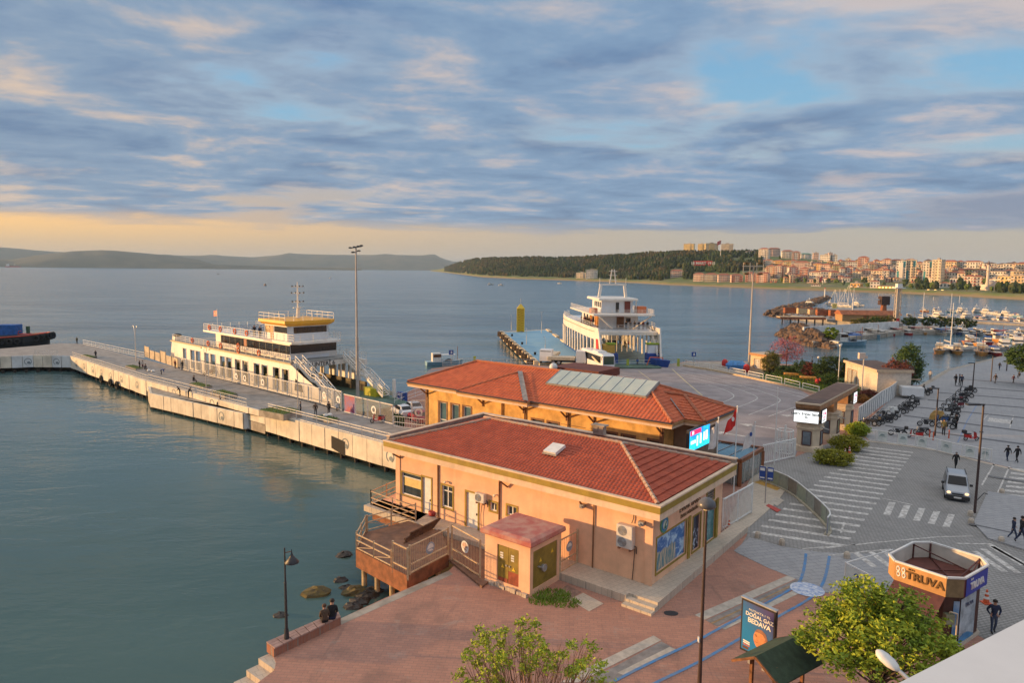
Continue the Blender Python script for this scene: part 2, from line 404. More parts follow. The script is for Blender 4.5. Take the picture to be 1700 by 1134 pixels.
def strip(mb,pts,wid,z):
 """flat painted line along pixel points"""
 P=[G(x,y,0)for x,y in pts];L=[];Rr=[]
 for i,p in enumerate(P):
  d=(P[min(i+1,len(P)-1)]-P[max(i-1,0)]);d.z=0;d.normalize();n=Vector((-d.y,d.x,0))*wid/2
  L.append((p.x+n.x,p.y+n.y,z));Rr.append((p.x-n.x,p.y-n.y,z))
 for i in range(len(P)-1):mb.poly([Rr[i],Rr[i+1],L[i+1],L[i]])
 return mb
def smooth_px(pts,k=3):
 for _ in range(k):
  q=[pts[0]]
  for a,b in zip(pts[:-1],pts[1:]):q+=[(a[0]*.75+b[0]*.25,a[1]*.75+b[1]*.25),(a[0]*.25+b[0]*.75,a[1]*.25+b[1]*.75)]
  pts=q+[pts[-1]]
 return pts
M_LINE=mat('worn_white_road_paint',(.70,.67,.63),.8,.10,3.5,col2=(.33,.305,.28),stain=.5)
M_BLUEL=mat('blue_path_paint',(.05,.22,.50),.7,.12,3,col2=(.16,.22,.32),stain=.4)
M_YELL=mat('pale_yellow_road_paint',(.62,.50,.30),.8,.12,2)
M_CREAM=mat('cream_paving',(.50,.44,.37),.85,.10,2.5,bump=.2)
M_OCHRE=mat('ochre_tactile_paving',(.36,.24,.13),.85,.15,2.5)
M_DGREY=mat('dark_drain_strip',(.13,.13,.14),.8,.1,3)
M_GREYP=mat('grey_paving_strip',(.26,.235,.22),.85,.12,2)
def line(name,pts,wid,z,m,**k):return strip(MB(),pts,wid,z).build(name,m,kind='structure',**k)
line('quay_edge',[(1530,641),(1574,614.6),(1670,590.6),(1760,574.8)],.9,.012,M_QUAY)
line('kerb_strip',[(1436,732),(1500,740),(1556,748.5),(1640,770),(1700,784),(1800,806)],.5,.022,M_PALE)
sheet('quay_apron',[(1100,607.6),(1142,600.6),(1238,600.6),(1262,606),(1268,629),(1200,620),(1135,609)],.006,M_QUAY)
zl=.009
lanes=[[(1140,613),(1215,627),(1320,651),(1368,664),(1400,680)],[(1124,614),(1200,631),(1290,651),(1345,668),(1352,676)],[(1118,620),(1190,640),(1262,655),(1300,664),(1292,672),(1242,688)],[(1132,622),(1200,640),(1248,654),(1262,661),(1250,668),(1220,677)],[(1143,630),(1190,648),(1228,658),(1222,664),(1200,670)],[(1160,642),(1195,649),(1222,657),(1216,662),(1196,668)],[(1276,691),(1312,679)]]
ln=[[(1140,612),(1220,628),(1300,646),(1340,657),(1368,668)],[(1128,615),(1200,631),(1262,643),(1320,656),(1360,668)],[(1124,618),(1180,630),(1240,643),(1280,655),(1298,664),(1290,670),(1264,681),(1243,689)],[(1126,623),(1170,632),(1210,642),(1243,652),(1260,660),(1252,666),(1226,676),(1212,681)],[(1142,632),(1180,640),(1205,648),(1221,657),(1213,663),(1200,668)],[(1275,692),(1300,683),(1320,676)]]
for i,p in enumerate(ln):line('lane_line',smooth_px(p),.16,zl,M_LINE)
line('lane_line',[(1116,613),(1140,635),(1166,657)],.22,zl+.004,M_YELL)
line('lane_line',[(1060,616),(1075,627),(1084,634)],.16,zl,M_YELL)
line('lane_line',[(1020,622),(1050,626),(1084,633)],.18,zl,M_LINE)
def arrow(px,py,s,ang,flip=1):
 p=G(px,py);a=MB();q=[(-1.5,-.13),(.55,-.13),(.55,-.55),(1.5,.05),(.55,.62),(.55,.16),(-1.5,.16)]
 a.poly([(x*s,y*s*flip,0)for x,y in(q if flip>0 else q[::-1])]);a.build('road_arrow',M_LINE,loc=(p.x,p.y,.013),rotz=ang,kind='structure')
arrow(1213,721,1.5,BA+pi);arrow(1258,708,1.5,BA+pi);arrow(1320,692,1.3,BA+pi)
A,B,D,E_=G(1433,742),G(1516,752),G(1404,907),G(1250,884)
zb=.018
for i in range(21):
 k=i/20
 l=A.lerp(E_,k);r=B.lerp(D,k);mb=MB();d=(D-B).normalized()*.24
 if i<8:l=l.lerp(r,.06)
 mb.poly([(l.x+d.x,l.y+d.y,zb),(r.x+d.x,r.y+d.y,zb),(r.x-d.x,r.y-d.y,zb),(l.x-d.x,l.y-d.y,zb)]);mb.build('crossing_bar',M_LINE,kind='structure')
for i in range(5):
 cx,cy=1477+24.6*i,845+5.0*i
 mb=MB();mb.poly([tuple(G(cx+a,cy+b)[:2])+(zb,)for a,b in((-11,10),(1,11),(10,-10),(-1,-11))]);mb.build('crossing_bar',M_LINE,kind='structure')
for i in range(7):
 y=777+i*7.2;x=1681-i*2.6
 mb=MB();mb.poly([tuple(G(a,b)[:2])+(zb,)for a,b in((x,y),(1740,y+7),(1740,y+10.5),(x-1,y+3.2))]);mb.build('crossing_bar',M_LINE,kind='structure')
for a,b in(((1646,908),(1700,940)),((1632,912),(1690,952)),((1618,916),(1668,950)),((1640,903),(1715,945)),((1420,918),(1452,942)),((1443,915),(1478,942)),((1465,913),(1482,928))):
 line('crossing_bar',[a,b],.42,zb,M_LINE)
for p in([(1360,912),(1450,902),(1560,892),(1616,891)],[(1376,923),(1440,916),(1480,913)],[(1332,912),(1420,905)],[(1466,828),(1515,839)],[(1586,903),(1644,904)],[(1651,770),(1630,806)],[(1676,775),(1656,820)],[(1396,886),(1402,868)]):
 line('road_line',p,.14,zb+.004,M_LINE)
for p in([(1338,920),(1336,940),(1330.7,962),(1320,976),(1248,1015.5),(1191,1046),(1158,1065),(1080,1101),(1020,1132)],[(1377,924),(1373,948),(1366,972),(1350,993),(1278,1032),(1224,1064),(1158,1102),(1096,1131),(1050,1155)]):
 line('cycle_path_line',smooth_px(p,2),.17,.022,M_BLUEL)
sheet('paving_strip',[(1153,1022),(1315,953),(1325,960),(1170,1030)],.010,M_CREAM)
sheet('paving_strip',[(1172,1031),(1326,961),(1334,966),(1190,1041)],.010,M_GREYP)
sheet('paving_strip',[(1180,1035),(1330,964),(1332,965.5),(1183,1037)],.014,M_OCHRE)
sheet('paving_strip',[(1192,1042),(1336,972),(1345,977),(1204,1046)],.010,M_CREAM)
sheet('paving_strip',[(1000,1097),(1085,1056),(1098,1064),(960,1134),(930,1134)],.010,M_CREAM)
sheet('paving_strip',[(1020,1108),(1098,1066),(1120,1078),(1020,1134),(965,1134)],.010,M_GREYP)
sheet('paving_strip',[(1025,1118),(1112,1075),(1124,1080),(1040,1124)],.014,M_CREAM)
mb=MB();c=G(1340,979.5);mb.lathe([(.001,.027),(.62,.027),(.95,.027)],(c.x,c.y,0),28);mb.build('painted_roundel',mat('white_blue_roundel_paint',(.68,.70,.74),.7,.2,5,col2=(.22,.32,.55)),kind='structure')
mb=MB();mb.poly([tuple(G(a,b)[:2])+(.012,)for a,b in((945,996),(968,985),(1002,1003),(978,1016))]);mb.build('concrete_slab',M_PALE,kind='structure')
mb=MB();mb.poly([tuple(G(a,b)[:2])+(.012,)for a,b in((920,985),(942,972),(966,984),(944,996))]);mb.build('paving_patch',mat('brown_paving_patch',(.30,.19,.15),.9,.15,3),kind='structure')
mb=MB();p=G(1114,1019);mb.prism([(p.x+.4*cos(t),p.y+.28*sin(t))for t in[i*pi/6 for i in range(12)]],.004,.02);mb.build('manhole_cover',DARK,kind='structure')
for i,(a,b)in enumerate((((1520,676),(1760,700)),((1500,690),(1760,724)),((1470,707),(1760,746)),((1540,664),(1760,682)),((1558,652),(1760,668)),((1585,641),(1760,655)),((1600,630),(1760,642)),((1640,792),(1760,812)))):
 line('drain_strip',[a,b],.85 if i<7 else.3,.012 if i<7 else.124,M_DGREY)
line('drain_strip',[(1608,872),(1760,905)],.3,.124,M_DGREY)
for p in([(1628,702),(1642,687)],[(1676,711),(1683,690)],[(1642,687),(1683,690)]):line('bay_line',p,.12,.011,M_LINE)
for x in range(5):line('bay_mark',[(1643+x*8,700+x),(1646+x*8,694+x)],.5,.011,M_LINE)
line('promenade_blue_line',[(1590,735),(1605,700),(1622,672)],.15,.011,mat('faded_blue_paint',(.22,.28,.42),.8,.1))
def hill(name,prof,dist,depth,m,base_py=444,kind='structure',jit=.04,rows=10):
 """a real ridge: profile of (px, skyline py) at DIST, running DEPTH metres back"""
 pts=[]
 for(x0,y0),(x1,y1)in zip(prof[:-1],prof[1:]):
  n=max(2,int(abs(x1-x0)/9))
  pts+=[(x0+(x1-x0)*i/n,y0+(y1-y0)*i/n)for i in range(n)]
 pts.append(prof[-1]);mb=MB();nr=rows
 for px,py in pts:
  r=ray(px,440);h=Vector((r.x,r.y,0)).normalized()
  top=V(px,py,1.0);
  rr=ray(px,py);hh=sqrt(rr.x**2+rr.y**2);D=dist+depth*.55
  zt=CAM_H+rr.z/hh*D
  for j in range(nr+1):
   k=j/nr;d=dist+depth*k
   s=sin(min(1,k/.55)*pi/2)if k<.55 else cos((k-.55)/.45*pi/2)
   s=max(0,s)**.8;q=h*d
   z=WATER_Z-4+(zt-WATER_Z+4)*s*(1+jit*(noise.noise(Vector((q.x,q.y,0))*.004)*2 if k not in(.55,)else 0)*(1-abs(1-k/.55)if k<1 else 0)*0)
   z+=(noise.noise(Vector((q.x*.003,q.y*.003,3)))*(zt*.25))*sin(pi*min(1,k/.55))if k<.5 else 0
   mb.v.append((q.x,q.y,z))
 n=len(pts)
 for i in range(n-1):
  for j in range(nr):
   a=i*(nr+1)+j;mb.f.append((a,a+nr+1,a+nr+2,a+1));mb.k.append(0)
 return mb.build(name,m,smooth=True,kind=kind)
M_HILL=mat('wooded_hillside',(.075,.075,.05),.95,.3,.006,col2=(.13,.115,.075))
hill('hills',[(-420,425),(-200,418),(0,411),(40,414),(95,418),(300,424),(360,424),(420,427),(455,424),(480,421),(560,423),(640,423),(722,424),(738,430),(752,434),(790,436),(900,440),(1000,446)],9000,2600,M_HILL)
hill('hills',[(-420,432),(-100,428),(20,431),(70,423),(120,417),(170,415),(190,416),(250,421),(300,426),(330,431),(362,441),(372,446)],6200,1500,M_HILL)
hill('hills',[(300,445),(350,439),(420,441),(520,444),(600,445)],6000,500,M_HILL)
SHORE=[(715,450),(735,452),(760,455),(800,460),(860,463),(960,466),(1060,470),(1110,473),(1200,476.5),(1300,480.5),(1400,484),(1500,487.5),(1600,492),(1700,498),(1800,504),(1950,514)]
RIDGE=[(715,450,250),(735,447,300),(750,442,400),(770,436,500),(790,433,520),(850,432,520),(950,432,520),(1050,427,500),(1130,424,480),(1260,425,450),(1330,429,420),(1400,434,400),(1500,438,400),(1600,440,400),(1700,440,400),(1800,440,400),(1950,438,400)]
def interp(tab,x,k=1):
 for a,b in zip(tab[:-1],tab[1:]):
  if x<=b[0]:f=max(0,(x-a[0])/(b[0]-a[0]));return a[k]+(b[k]-a[k])*f
 return tab[-1][k]
def land_at(px,t):
 """point of the headland: column px, t 0 at the shore .. 1 on the ridge .. beyond"""
 sh=G(px,interp(SHORE,px),WATER_Z);d0=sqrt(sh.x**2+sh.y**2)
 r=ray(px,interp(RIDGE,px));hh=sqrt(r.x**2+r.y**2);dep=interp(RIDGE,px,2);d1=d0+dep
 zt=max(1.5,CAM_H+r.z/hh*d1)
 h=Vector((sh.x,sh.y,0)).normalized();d=d0+dep*t
 if t<.16:z=WATER_Z+(2.2-WATER_Z)*min(1,t/.02)+t*6
 elif t<=1:k=(t-.16)/.84;z=3.2+(zt-3.2)*(k*k*(3-2*k)*.35+k*.65)
 else:z=zt+(t-1)*6
 z+=noise.noise(Vector((h.x*d,h.y*d,0))*.012)*3.0*(max(0,min(1,(t-.16)*2))if t<1 else max(0,1-(t-1)*8))
 return Vector((h.x*d,h.y*d,z))
def mat_land():
 m,t,b,P=nodes_of('headland_ground',.95)
 n=t.noise(P,.02,5,.6);z=t.sep(P)[2]
 c=t.mix(t.ramp(n,.4,.6),(.10,.14,.035),(.17,.16,.07))
 c=t.mix(t.ramp(z,.6,-.6),c,(.17,.145,.10));t.put(b.inputs['Base Color'],c);return m
mb=MB();cols=[715+i*7 for i in range(177)];ts=[-.02,0,.015,.03,.08,.16,.24,.32,.4,.48,.56,.64,.72,.8,.88,.94,1,1.06,1.3,1.8]
for x in cols:
 for tt in ts:
  p=land_at(x,max(tt,0));
  if tt<0:p.z=WATER_Z-3
  mb.v.append(tuple(p))
for i in range(len(cols)-1):
 for j in range(len(ts)-1):
  a=i*len(ts)+j;mb.f.append((a,a+len(ts),a+len(ts)+1,a+1));mb.k.append(0)
mb.build('headland',mat_land(),smooth=True,kind='structure')
HAZE=5.5e-5
def build_haze():
 m=bpy.data.materials.new('haze_air');m.use_nodes=True;t=NT(m.node_tree);t.n.clear()
 o=t.add('ShaderNodeOutputMaterial');v=t.add('ShaderNodeVolumePrincipled')
 v.inputs['Color'].default_value=(.55,.76,1.0,1);v.inputs['Density'].default_value=HAZE;v.inputs['Anisotropy'].default_value=0
 t.l.new(v.outputs[0],o.inputs['Volume'])
 mb=MB();mb.box(-17000,17000,-400,27000,WATER_Z-5.5,262);h=mb.build('haze',m);h['kind']='stuff'
build_haze()
#  the two terminal buildings
PEACH=mat('peach_wall_plaster',(.84,.50,.315),.9,.06,.8,bump=.15,bscale=18,stain=.10,streak=.18)
OLIVE=mat('mustard_fascia_paint',(.34,.235,.035),.7,.10,1.5)
TRIM=mat('pale_peach_trim',(.74,.55,.39),.85,.06,1.5,stain=.2,streak=.3)
TILE=mat('terracotta_tiles',(.44,.09,.042),.8,.22,1.1,col2=(.36,.07,.034),bump=.15,cell=2.6,stain=.15)
TILE2=mat('orange_terracotta_tiles',(.54,.13,.05),.8,.2,.9,col2=(.45,.10,.042),bump=.15,cell=2.3,stain=.15)
RIDGE_M=mat('weathered_ridge_tiles',(.44,.20,.11),.85,.3,3,col2=(.40,.33,.27))
PARA=mat('grey_brown_parapet',(.36,.30,.25),.9,.15,1.5,stain=.4)
ZINC=mat('grey_valley_flashing',(.25,.235,.23),.6,.12,2)
STONE=mat('yellow_stone_wall',(.74,.45,.15),.9,.14,.9,bump=.3,bscale=10,stain=.15,streak=.25)
BROWNT=mat('brown_wood_trim',(.22,.105,.05),.7,.15,3)
FASCIA2=mat('orange_brown_fascia',(.42,.22,.09),.7,.1,2)
WFRAME=mat('white_window_frame',(.78,.77,.74),.4,.04)
PANE=mat('window_pane',(.05,.065,.075),.06,.3,.7,spec=.8)
BLIND=mat('yellow_window_blind',(.70,.52,.20),.7,.08,2)
def tiles(mb,O,e,up,L,rise,clip,tw=.26,th=.32,lip=.038,side=None):
 """courses of curved roof tiles on a plane: O lower left corner, e along the eave, up the slope; clip(s)->(x0,x1)"""
 e,up=Vector(e).normalized(),Vector(up).normalized();n=e.cross(up).normalized();O=Vector(O)
 nr=max(1,int(round(rise/th)));th=rise/nr
 for r in range(nr):
  s0,s1=r*th,(r+1)*th+.05;x0,x1=clip((s0+s1)/2)
  k=int((x1-x0)/tw)
  if k<1:continue
  w=(x1-x0)/k
  for i in range(k):
   xa=x0+i*w;dz=lip*(.85+.3*rnd.random());js=(rnd.random()-.5)*.03
   P=[]
   for f,hgt in((0,0),(.25,.032),(.55,.032),(.8,0)):
    a=O+e*(xa+f*w);P.append(a+up*(s0+js)+n*(hgt+dz));P.append(a+up*s1+n*(hgt+.006))
   a=O+e*(xa+w);P.append(a+up*(s0+js)+n*dz);P.append(a+up*s1+n*.006)
   o=len(mb.v);mb.v+=[tuple(p)for p in P]
   for q in range(4):mb.f.append((o+2*q,o+2*q+2,o+2*q+3,o+2*q+1));mb.k.append(mb.mi)
   o2=len(mb.v);mb.v+=[tuple(P[0]-n*dz),tuple(P[8]-n*dz)]
   mb.f.append((o2,o2+1,o+8,o+6,o+4,o+2,o));mb.k.append(mb.mi)
def wall_holes(mb,O,ux,L,H,holes,nin,depth=.16):
 """outer wall face with real openings and reveals; nin points into the wall"""
 O,ux,nin=Vector(O),Vector(ux),Vector(nin);Z=Vector((0,0,1))
 xs=sorted({0,L}|{h[0]for h in holes}|{h[1]for h in holes});zs=sorted({0,H}|{h[2]for h in holes}|{h[3]for h in holes})
 for a,b in zip(xs[:-1],xs[1:]):
  for c,d in zip(zs[:-1],zs[1:]):
   if any(h[0]<=a and b<=h[1]and h[2]<=c and d<=h[3]for h in holes):continue
   mb.poly([O+ux*a+Z*c,O+ux*b+Z*c,O+ux*b+Z*d,O+ux*a+Z*d])
 for a,b,c,d in holes:
  q=[O+ux*a+Z*c,O+ux*b+Z*c,O+ux*b+Z*d,O+ux*a+Z*d]
  for i in range(4):mb.poly([q[i],q[(i+1)%4],q[(i+1)%4]+nin*depth,q[i]+nin*depth])
def window(parent,O,ux,nin,h,nx=2,nz=1,depth=.14,fr=.07,frm=None,pm=None,surround=None,sw=.12,name='window',transom=0):
 """window in an opening h=(x0,x1,z0,z1): frame part with its pane as sub-part"""
 O,ux,nin=Vector(O),Vector(ux),Vector(nin);Z=Vector((0,0,1));a,b,c,d=h
 def pt(x,z,k):return O+ux*x+Z*z+nin*k
 mb=MB();kd=depth-.05
 def bar(x0,x1,z0,z1):
  q=[pt(x0,z0,kd),pt(x1,z0,kd),pt(x1,z1,kd),pt(x0,z1,kd)];r=[p+nin*.06 for p in q]
  mb.add(q+r,[(0,1,2,3),(0,4,5,1),(1,5,6,2),(2,6,7,3),(3,7,4,0)])
 bar(a,b,c,c+fr);bar(a,b,d-fr,d);bar(a,a+fr,c+fr,d-fr);bar(b-fr,b,c+fr,d-fr)
 for i in range(1,nx):x=a+(b-a)*i/nx;bar(x-fr/2,x+fr/2,c+fr,d-fr)
 for i in range(1,nz):z=c+(d-c)*i/nz;bar(a+fr,b-fr,z-fr/2+.001,z+fr/2)
 if transom:bar(a+fr,b-fr,d-transom-fr/2,d-transom+fr/2)
 w=mb.build(name,frm or WFRAME,parent)
 p=MB();p.poly([pt(a,c,depth),pt(b,c,depth),pt(b,d,depth),pt(a,d,depth)]);p.build('pane',pm or PANE,w)
 if surround:
  s=MB();k0=-.035
  for x0,x1,z0,z1 in((a-sw,a,c-sw,d+sw),(b,b+sw,c-sw,d+sw),(a,b,d,d+sw),(a,b,c-sw,c)):
   q=[pt(x0,z0,k0),pt(x1,z0,k0),pt(x1,z1,k0),pt(x0,z1,k0)];r=[v+nin*.04 for v in q]
   s.add(q+r,[(0,1,2,3),(0,4,5,1),(1,5,6,2),(2,6,7,3),(3,7,4,0)])
  s.build('window_surround',surround,w)
 return w
B1P=Vector((8.33,37.16,0))
def B1(x,y,z=0):return B1P+Vector((.784,-.621,0))*x+Vector((.621,.784,0))*y+Vector((0,0,z))
def front_building():
 R=thing('office_building','peach one-storey waterfront office with dark red tiled roof in the foreground','building',B1P,BA)
 X,Y=Vector((1,0,0)),Vector((0,1,0));z0,zt=.45,4.75
 O=(-22.2,.6,z0);H=zt-z0
 def h(a,b,c,d):return(a+22.2,b+22.2,c-z0,d-z0)
 hw=h(-21.65,-19.5,1.42,3.15);hd1=h(-19.42,-18.5,.47,3.2);hw2=h(-17.4,-16.35,1.4,3.0);hd2=h(-15.05,-13.95,.47,3.0);s1=h(-12.85,-12.25,2.15,2.75);s2=h(-11.35,-10.55,2.2,2.85)
 mb=MB();wall_holes(mb,O,X,21.5,H,[hw,hd1,hw2,hd2,s1,s2],Y)
 OE=(-.7,.6,z0)
 def g(a,b,c,d):return(a-.6,b-.6,c-z0,d-z0)
 e1=g(1.15,5.2,.95,3.1);e2=g(6.2,7.4,.62,2.95);e3=g(8.0,9.95,.5,3.05);e4=g(8.3,9.5,3.35,4.3)
 wall_holes(mb,OE,Y,10.4,H,[e1,e2,e3,e4],-X)
 mb.poly([(-22.2,11,z0),(-22.2,.6,z0),(-22.2,.6,zt),(-22.2,11,zt)]);mb.poly([(-.7,11,z0),(-22.2,11,z0),(-22.2,11,zt),(-.7,11,zt)])
 mb.build('wall',PEACH,R)
 mb=MB();mb.box(-21.9,-1.0,.95,10.7,z0+.02,zt-.1);mb.build('dark_interior',DARK,R)  # dark filler box, stands in for the shade inside the building
 mb=MB()
 for x in(-.7-.42,):mb.bbox(-1.12,-.64,.54,.62,z0,4.7,.01)
 mb.box(-22.26,-21.8,.54,.62,z0,4.7);mb.build('corner_pilaster',PEACH,R)
 window(R,O,X,Y,hw,1,1,surround=OLIVE,sw=.09,transom=.35)
 b=MB();b.poly([(-21.5,.715,2.1),(-19.6,.715,2.1),(-19.6,.715,2.75),(-21.5,.715,2.75)]);b.build('blind',BLIND,R)
 window(R,O,X,Y,hw2,2,1,surround=OLIVE,sw=.12,transom=.4);window(R,O,X,Y,s1,2,1,surround=OLIVE,sw=.12);window(R,O,X,Y,s2,2,1,surround=OLIVE,sw=.12)
 for hh in(hd1,hd2):
  a,b_,c,d=hh;m=MB();m.box(-22.2+a+.04,-22.2+b_-.04,.68,.74,z0+c,z0+d-.04);dd=m.build('door',WFRAME,R)
  k=MB();k.box(-22.2+b_-.2,-22.2+b_-.14,.62,.68,1.45,1.6);k.build('handle',DARK,dd)
  f=MB()
  f.box(-22.2+a-.12,-22.2+a,.565,.6,z0,z0+d+.12);f.box(-22.2+b_,-22.2+b_+.12,.565,.6,z0,z0+d+.12);f.box(-22.2+a,-22.2+b_,.565,.6,z0+d,z0+d+.12);f.build('door_frame',OLIVE,dd)
 m=MB();m.box(-23.0,0,0,11.6,4.62,4.745);m.box(-22.99,-.01,.01,11.59,4.745,5.02);m.build('soffit',TRIM,R)
 def frame(mb,x0,x1,y0,y1,z0_,z1,w):
  mb.box(x0,x1,y0,y0+w,z0_,z1);mb.box(x0,x1,y1-w,y1,z0_,z1);mb.box(x0,x0+w,y0+w,y1-w,z0_,z1);mb.box(x1-w,x1,y0+w,y1-w,z0_,z1)
 m=MB();frame(m,-23.02,.02,-.02,11.62,5.022,5.40,.2);m.build('fascia',OLIVE,R)
 m=MB();frame(m,-23.05,.05,-.05,11.65,5.402,5.50,.24);m.build('gutter',TRIM,R)
 m=MB();m.box(-23.0,.0,11.25,11.6,5.502,5.74);m.box(-22.98,-22.7,.3,11.25,5.502,5.74);m.build('parapet',PARA,R)
 m=MB();m.box(-23.05,.05,11.2,11.65,5.742,5.82);m.box(-23.03,-22.64,.3,11.2,5.742,5.82);m.build('coping',TRIM,R)
 i0,i1,j0,j1,zb,zr=-22.6,-.3,.3,11.2,5.42,7.0;hw_=(j1-j0)/2;sl=sqrt(hw_**2+(zr-zb)**2)
 m=MB();a,b_,c,d=(i0,j0,zb),(i1,j0,zb),(i1,j1,zb),(i0,j1,zb);p,q=(i0+hw_,j0+hw_,zr),(i1-hw_,j0+hw_,zr)
 for f in((a,b_,q,p),(b_,c,q),(c,d,p,q),(d,a,p)):m.poly(f)
 rf=m.build('roof',TILE,R)
 m=MB();W=i1-i0
 tiles(m,a,(1,0,0),(0,hw_,zr-zb),W,sl,lambda s:(s/sl*hw_,W-s/sl*hw_))
 tiles(m,c,(-1,0,0),(0,-hw_,zr-zb),W,sl,lambda s:(s/sl*hw_,W-s/sl*hw_))
 D=j1-j0
 tiles(m,b_,(0,1,0),(-hw_,0,zr-zb),D,sl,lambda s:(s/sl*hw_,D-s/sl*hw_),th=.52,lip=.09)
 tiles(m,d,(0,-1,0),(hw_,0,zr-zb),D,sl,lambda s:(s/sl*hw_,D-s/sl*hw_))
 t=m.build('roof_tile',TILE,rf,kind='stuff')
 m=MB()
 def ridge(A,B_,r=.13,step=.42):
  A,B_=Vector(A),Vector(B_);n=int((B_-A).length/step)
  for k in range(n):
   s=A.lerp(B_,k/n);e=A.lerp(B_,(k+1.12)/n);z=Vector((0,0,.05+.02*(rnd.random()-.5)));m.cyl(s+z,e+z,r*(1.05+.15*rnd.random()),r*.85,6)
 ridge(a,p);ridge(b_,q);ridge(c,q);ridge(d,p);ridge(p,q)
 m.build('ridge_cap',RIDGE_M,rf,kind='stuff')
 sn,cs=(zr-zb)/sl,hw_/sl
 def onroof(x,s,up=0):return Vector((x,j0+s*cs-up*sn,zb+s*sn+up*cs))
 m=MB()
 for A,w,l in((onroof(-9.4,3.0,.16),1.0,1.2),):
  q0=[onroof(-9.9,2.5,.12),onroof(-8.9,2.5,.12),onroof(-8.9,3.7,.12),onroof(-9.9,3.7,.12)];q1=[v+Vector((0,-.1,.2))for v in q0]
  m.loft([[tuple(v)for v in q0],[tuple(v)for v in q1]],[0,0])
 hm=m.build('roof_hatch',WHITE,R);m=MB();A=onroof(-9.4,2.44,.16);m.cbox(A,(1.15,.06,.10));m.build('flashing',ZINC,hm)
 m=MB();m.box(-11.2,-10.3,11.0,11.5,5.83,6.5);m.box(-11.35,-10.15,10.9,11.6,6.502,6.6);m.box(-11.1,-10.75,10.96,11.0,6.1,6.45);m.build('chimney',PARA,R)
 m=MB()
 for x in(-17.75,-12.0):m.cyl((x,.53,z0+.02),(x,.53,4.6),.055,n=6)
 m.cyl((-4.6,.53,z0),(-4.6,.53,4.6),.045,n=6);m.build('downpipe',BROWNT,R)
 m=MB();m.tube([(-1.9,.55,4.6),(-1.9,.53,4.2),(-2.0,.5,3.9)],.03);m.tube([(-1.75,.5,2.4),(-1.8,.5,1.4),(-1.86,.5,.5)],.025);m.tube([(-13.45,.5,2.7),(-13.6,.5,1.7),(-13.55,.5,.5)],.02);m.build('cable',DARK,R)
 m=MB()
 for x in(-16.9,-12.3):m.cyl((x,.6,3.35),(x,.42,3.35),.05,n=8);m.ball((x,.38,3.33),.1)
 m.build('wall_lamp',mat('warm_wall_lamp',(.85,.75,.55),.4,0),R)
 m=MB();m.beam((-22.1,.1,4.55),(-21.75,.55,4.2),.1);m.beam((-11.6,.1,4.55),(-11.3,.55,4.1),.1);m.beam((-5.4,.2,4.5),(-5.4,.55,4.15),.09);m.build('bracket',BROWNT,R)
 m=MB();m.cbox((-5.35,.42,4.2),(.3,.28,.22));m.cyl((-5.3,.2,4.16),(-5.3,.42,4.2),.09);m.cbox((-1.3,.4,4.1),(.34,.3,.24));m.cyl((-1.3,.15,4.02),(-1.3,.4,4.1),.1);m.build('floodlight',METAL,R)
 def poster(nm,hh,mt,frm=OLIVE):
  a,b_,c,d=hh;m=MB();x=-.7-.12
  y0_,y1_,q0,q1=a+.6,b_+.6,c+z0,d+z0
  m.poly([(x,y0_,q0),(x,y1_,q0),(x,y1_,q1),(x,y0_,q1)]);o=m.build(nm,mt,R)
  f=MB();t_=.09
  for u0,u1,w0,w1 in((y0_-t_,y0_,q0-t_,q1+t_),(y1_,y1_+t_,q0-t_,q1+t_),(y0_,y1_,q1,q1+t_),(y0_,y1_,q0-t_,q0)):f.box(-.72,-.66,u0,u1,w0,w1)
  f.build('poster_frame',frm,o);return o
 poster('landscape_poster',e1,poster_mat());poster('dark_poster',e2,dark_poster_mat());poster('glass_door',e3,mat('teal_glass',(.06,.22,.25),.1,.3,1.5,col2=(.12,.3,.34)))
 poster('louvre_window',e4,OLIVE)
 m=MB()
 for k in range(5):m.box(-.80,-.68,8.35,9.45,3.42+k*.18,3.48+k*.18)
 m.build('louvre',PARA,R,kind='stuff')
 m=MB()
 for y in(5.62,10.1):m.box(-.78,-.62,y-.16,y+.16,z0,3.2)
 m.build('door_jamb',OLIVE,R)
 m=MB();m.cyl((-.7,2.0,3.72),(-.63,2.0,3.72),.50,n=24);em=m.build('round_emblem',mat('green_emblem',(.10,.34,.20),.5,.1),R)
 m=MB();m.cyl((-.64,2.0,3.72),(-.615,2.0,3.72),.41,n=24);m.build('emblem_ring',mat('blue_emblem',(.05,.22,.42),.5,.1),em)
 m=MB();m.cyl((-.62,2.0,3.72),(-.60,2.0,3.72),.27,n=20);m.mi=0;m.build('emblem_centre',mat('pale_emblem',(.55,.62,.55),.5,.1),em)
 m=MB();m.beam((-.59,1.87,3.5),(-.59,2.12,3.92),.06,.02);m.beam((-.59,1.95,3.5),(-.59,2.15,3.62),.06,.02);m.build('emblem_mark',mat('green_emblem2',(.05,.22,.16),.5,0),em)
 lm=mat('brown_letters',(.16,.09,.035),.5,.1)
 text('lettering','EVRAK BARIŞ',.52,lm,R,(-.69,5.65,3.98),(pi/2,0,pi/2),.03)
 text('lettering','İSKELE MÜDÜRLÜĞÜ',.29,lm,R,(-.69,5.65,3.50),(pi/2,0,pi/2),.025)
 return R
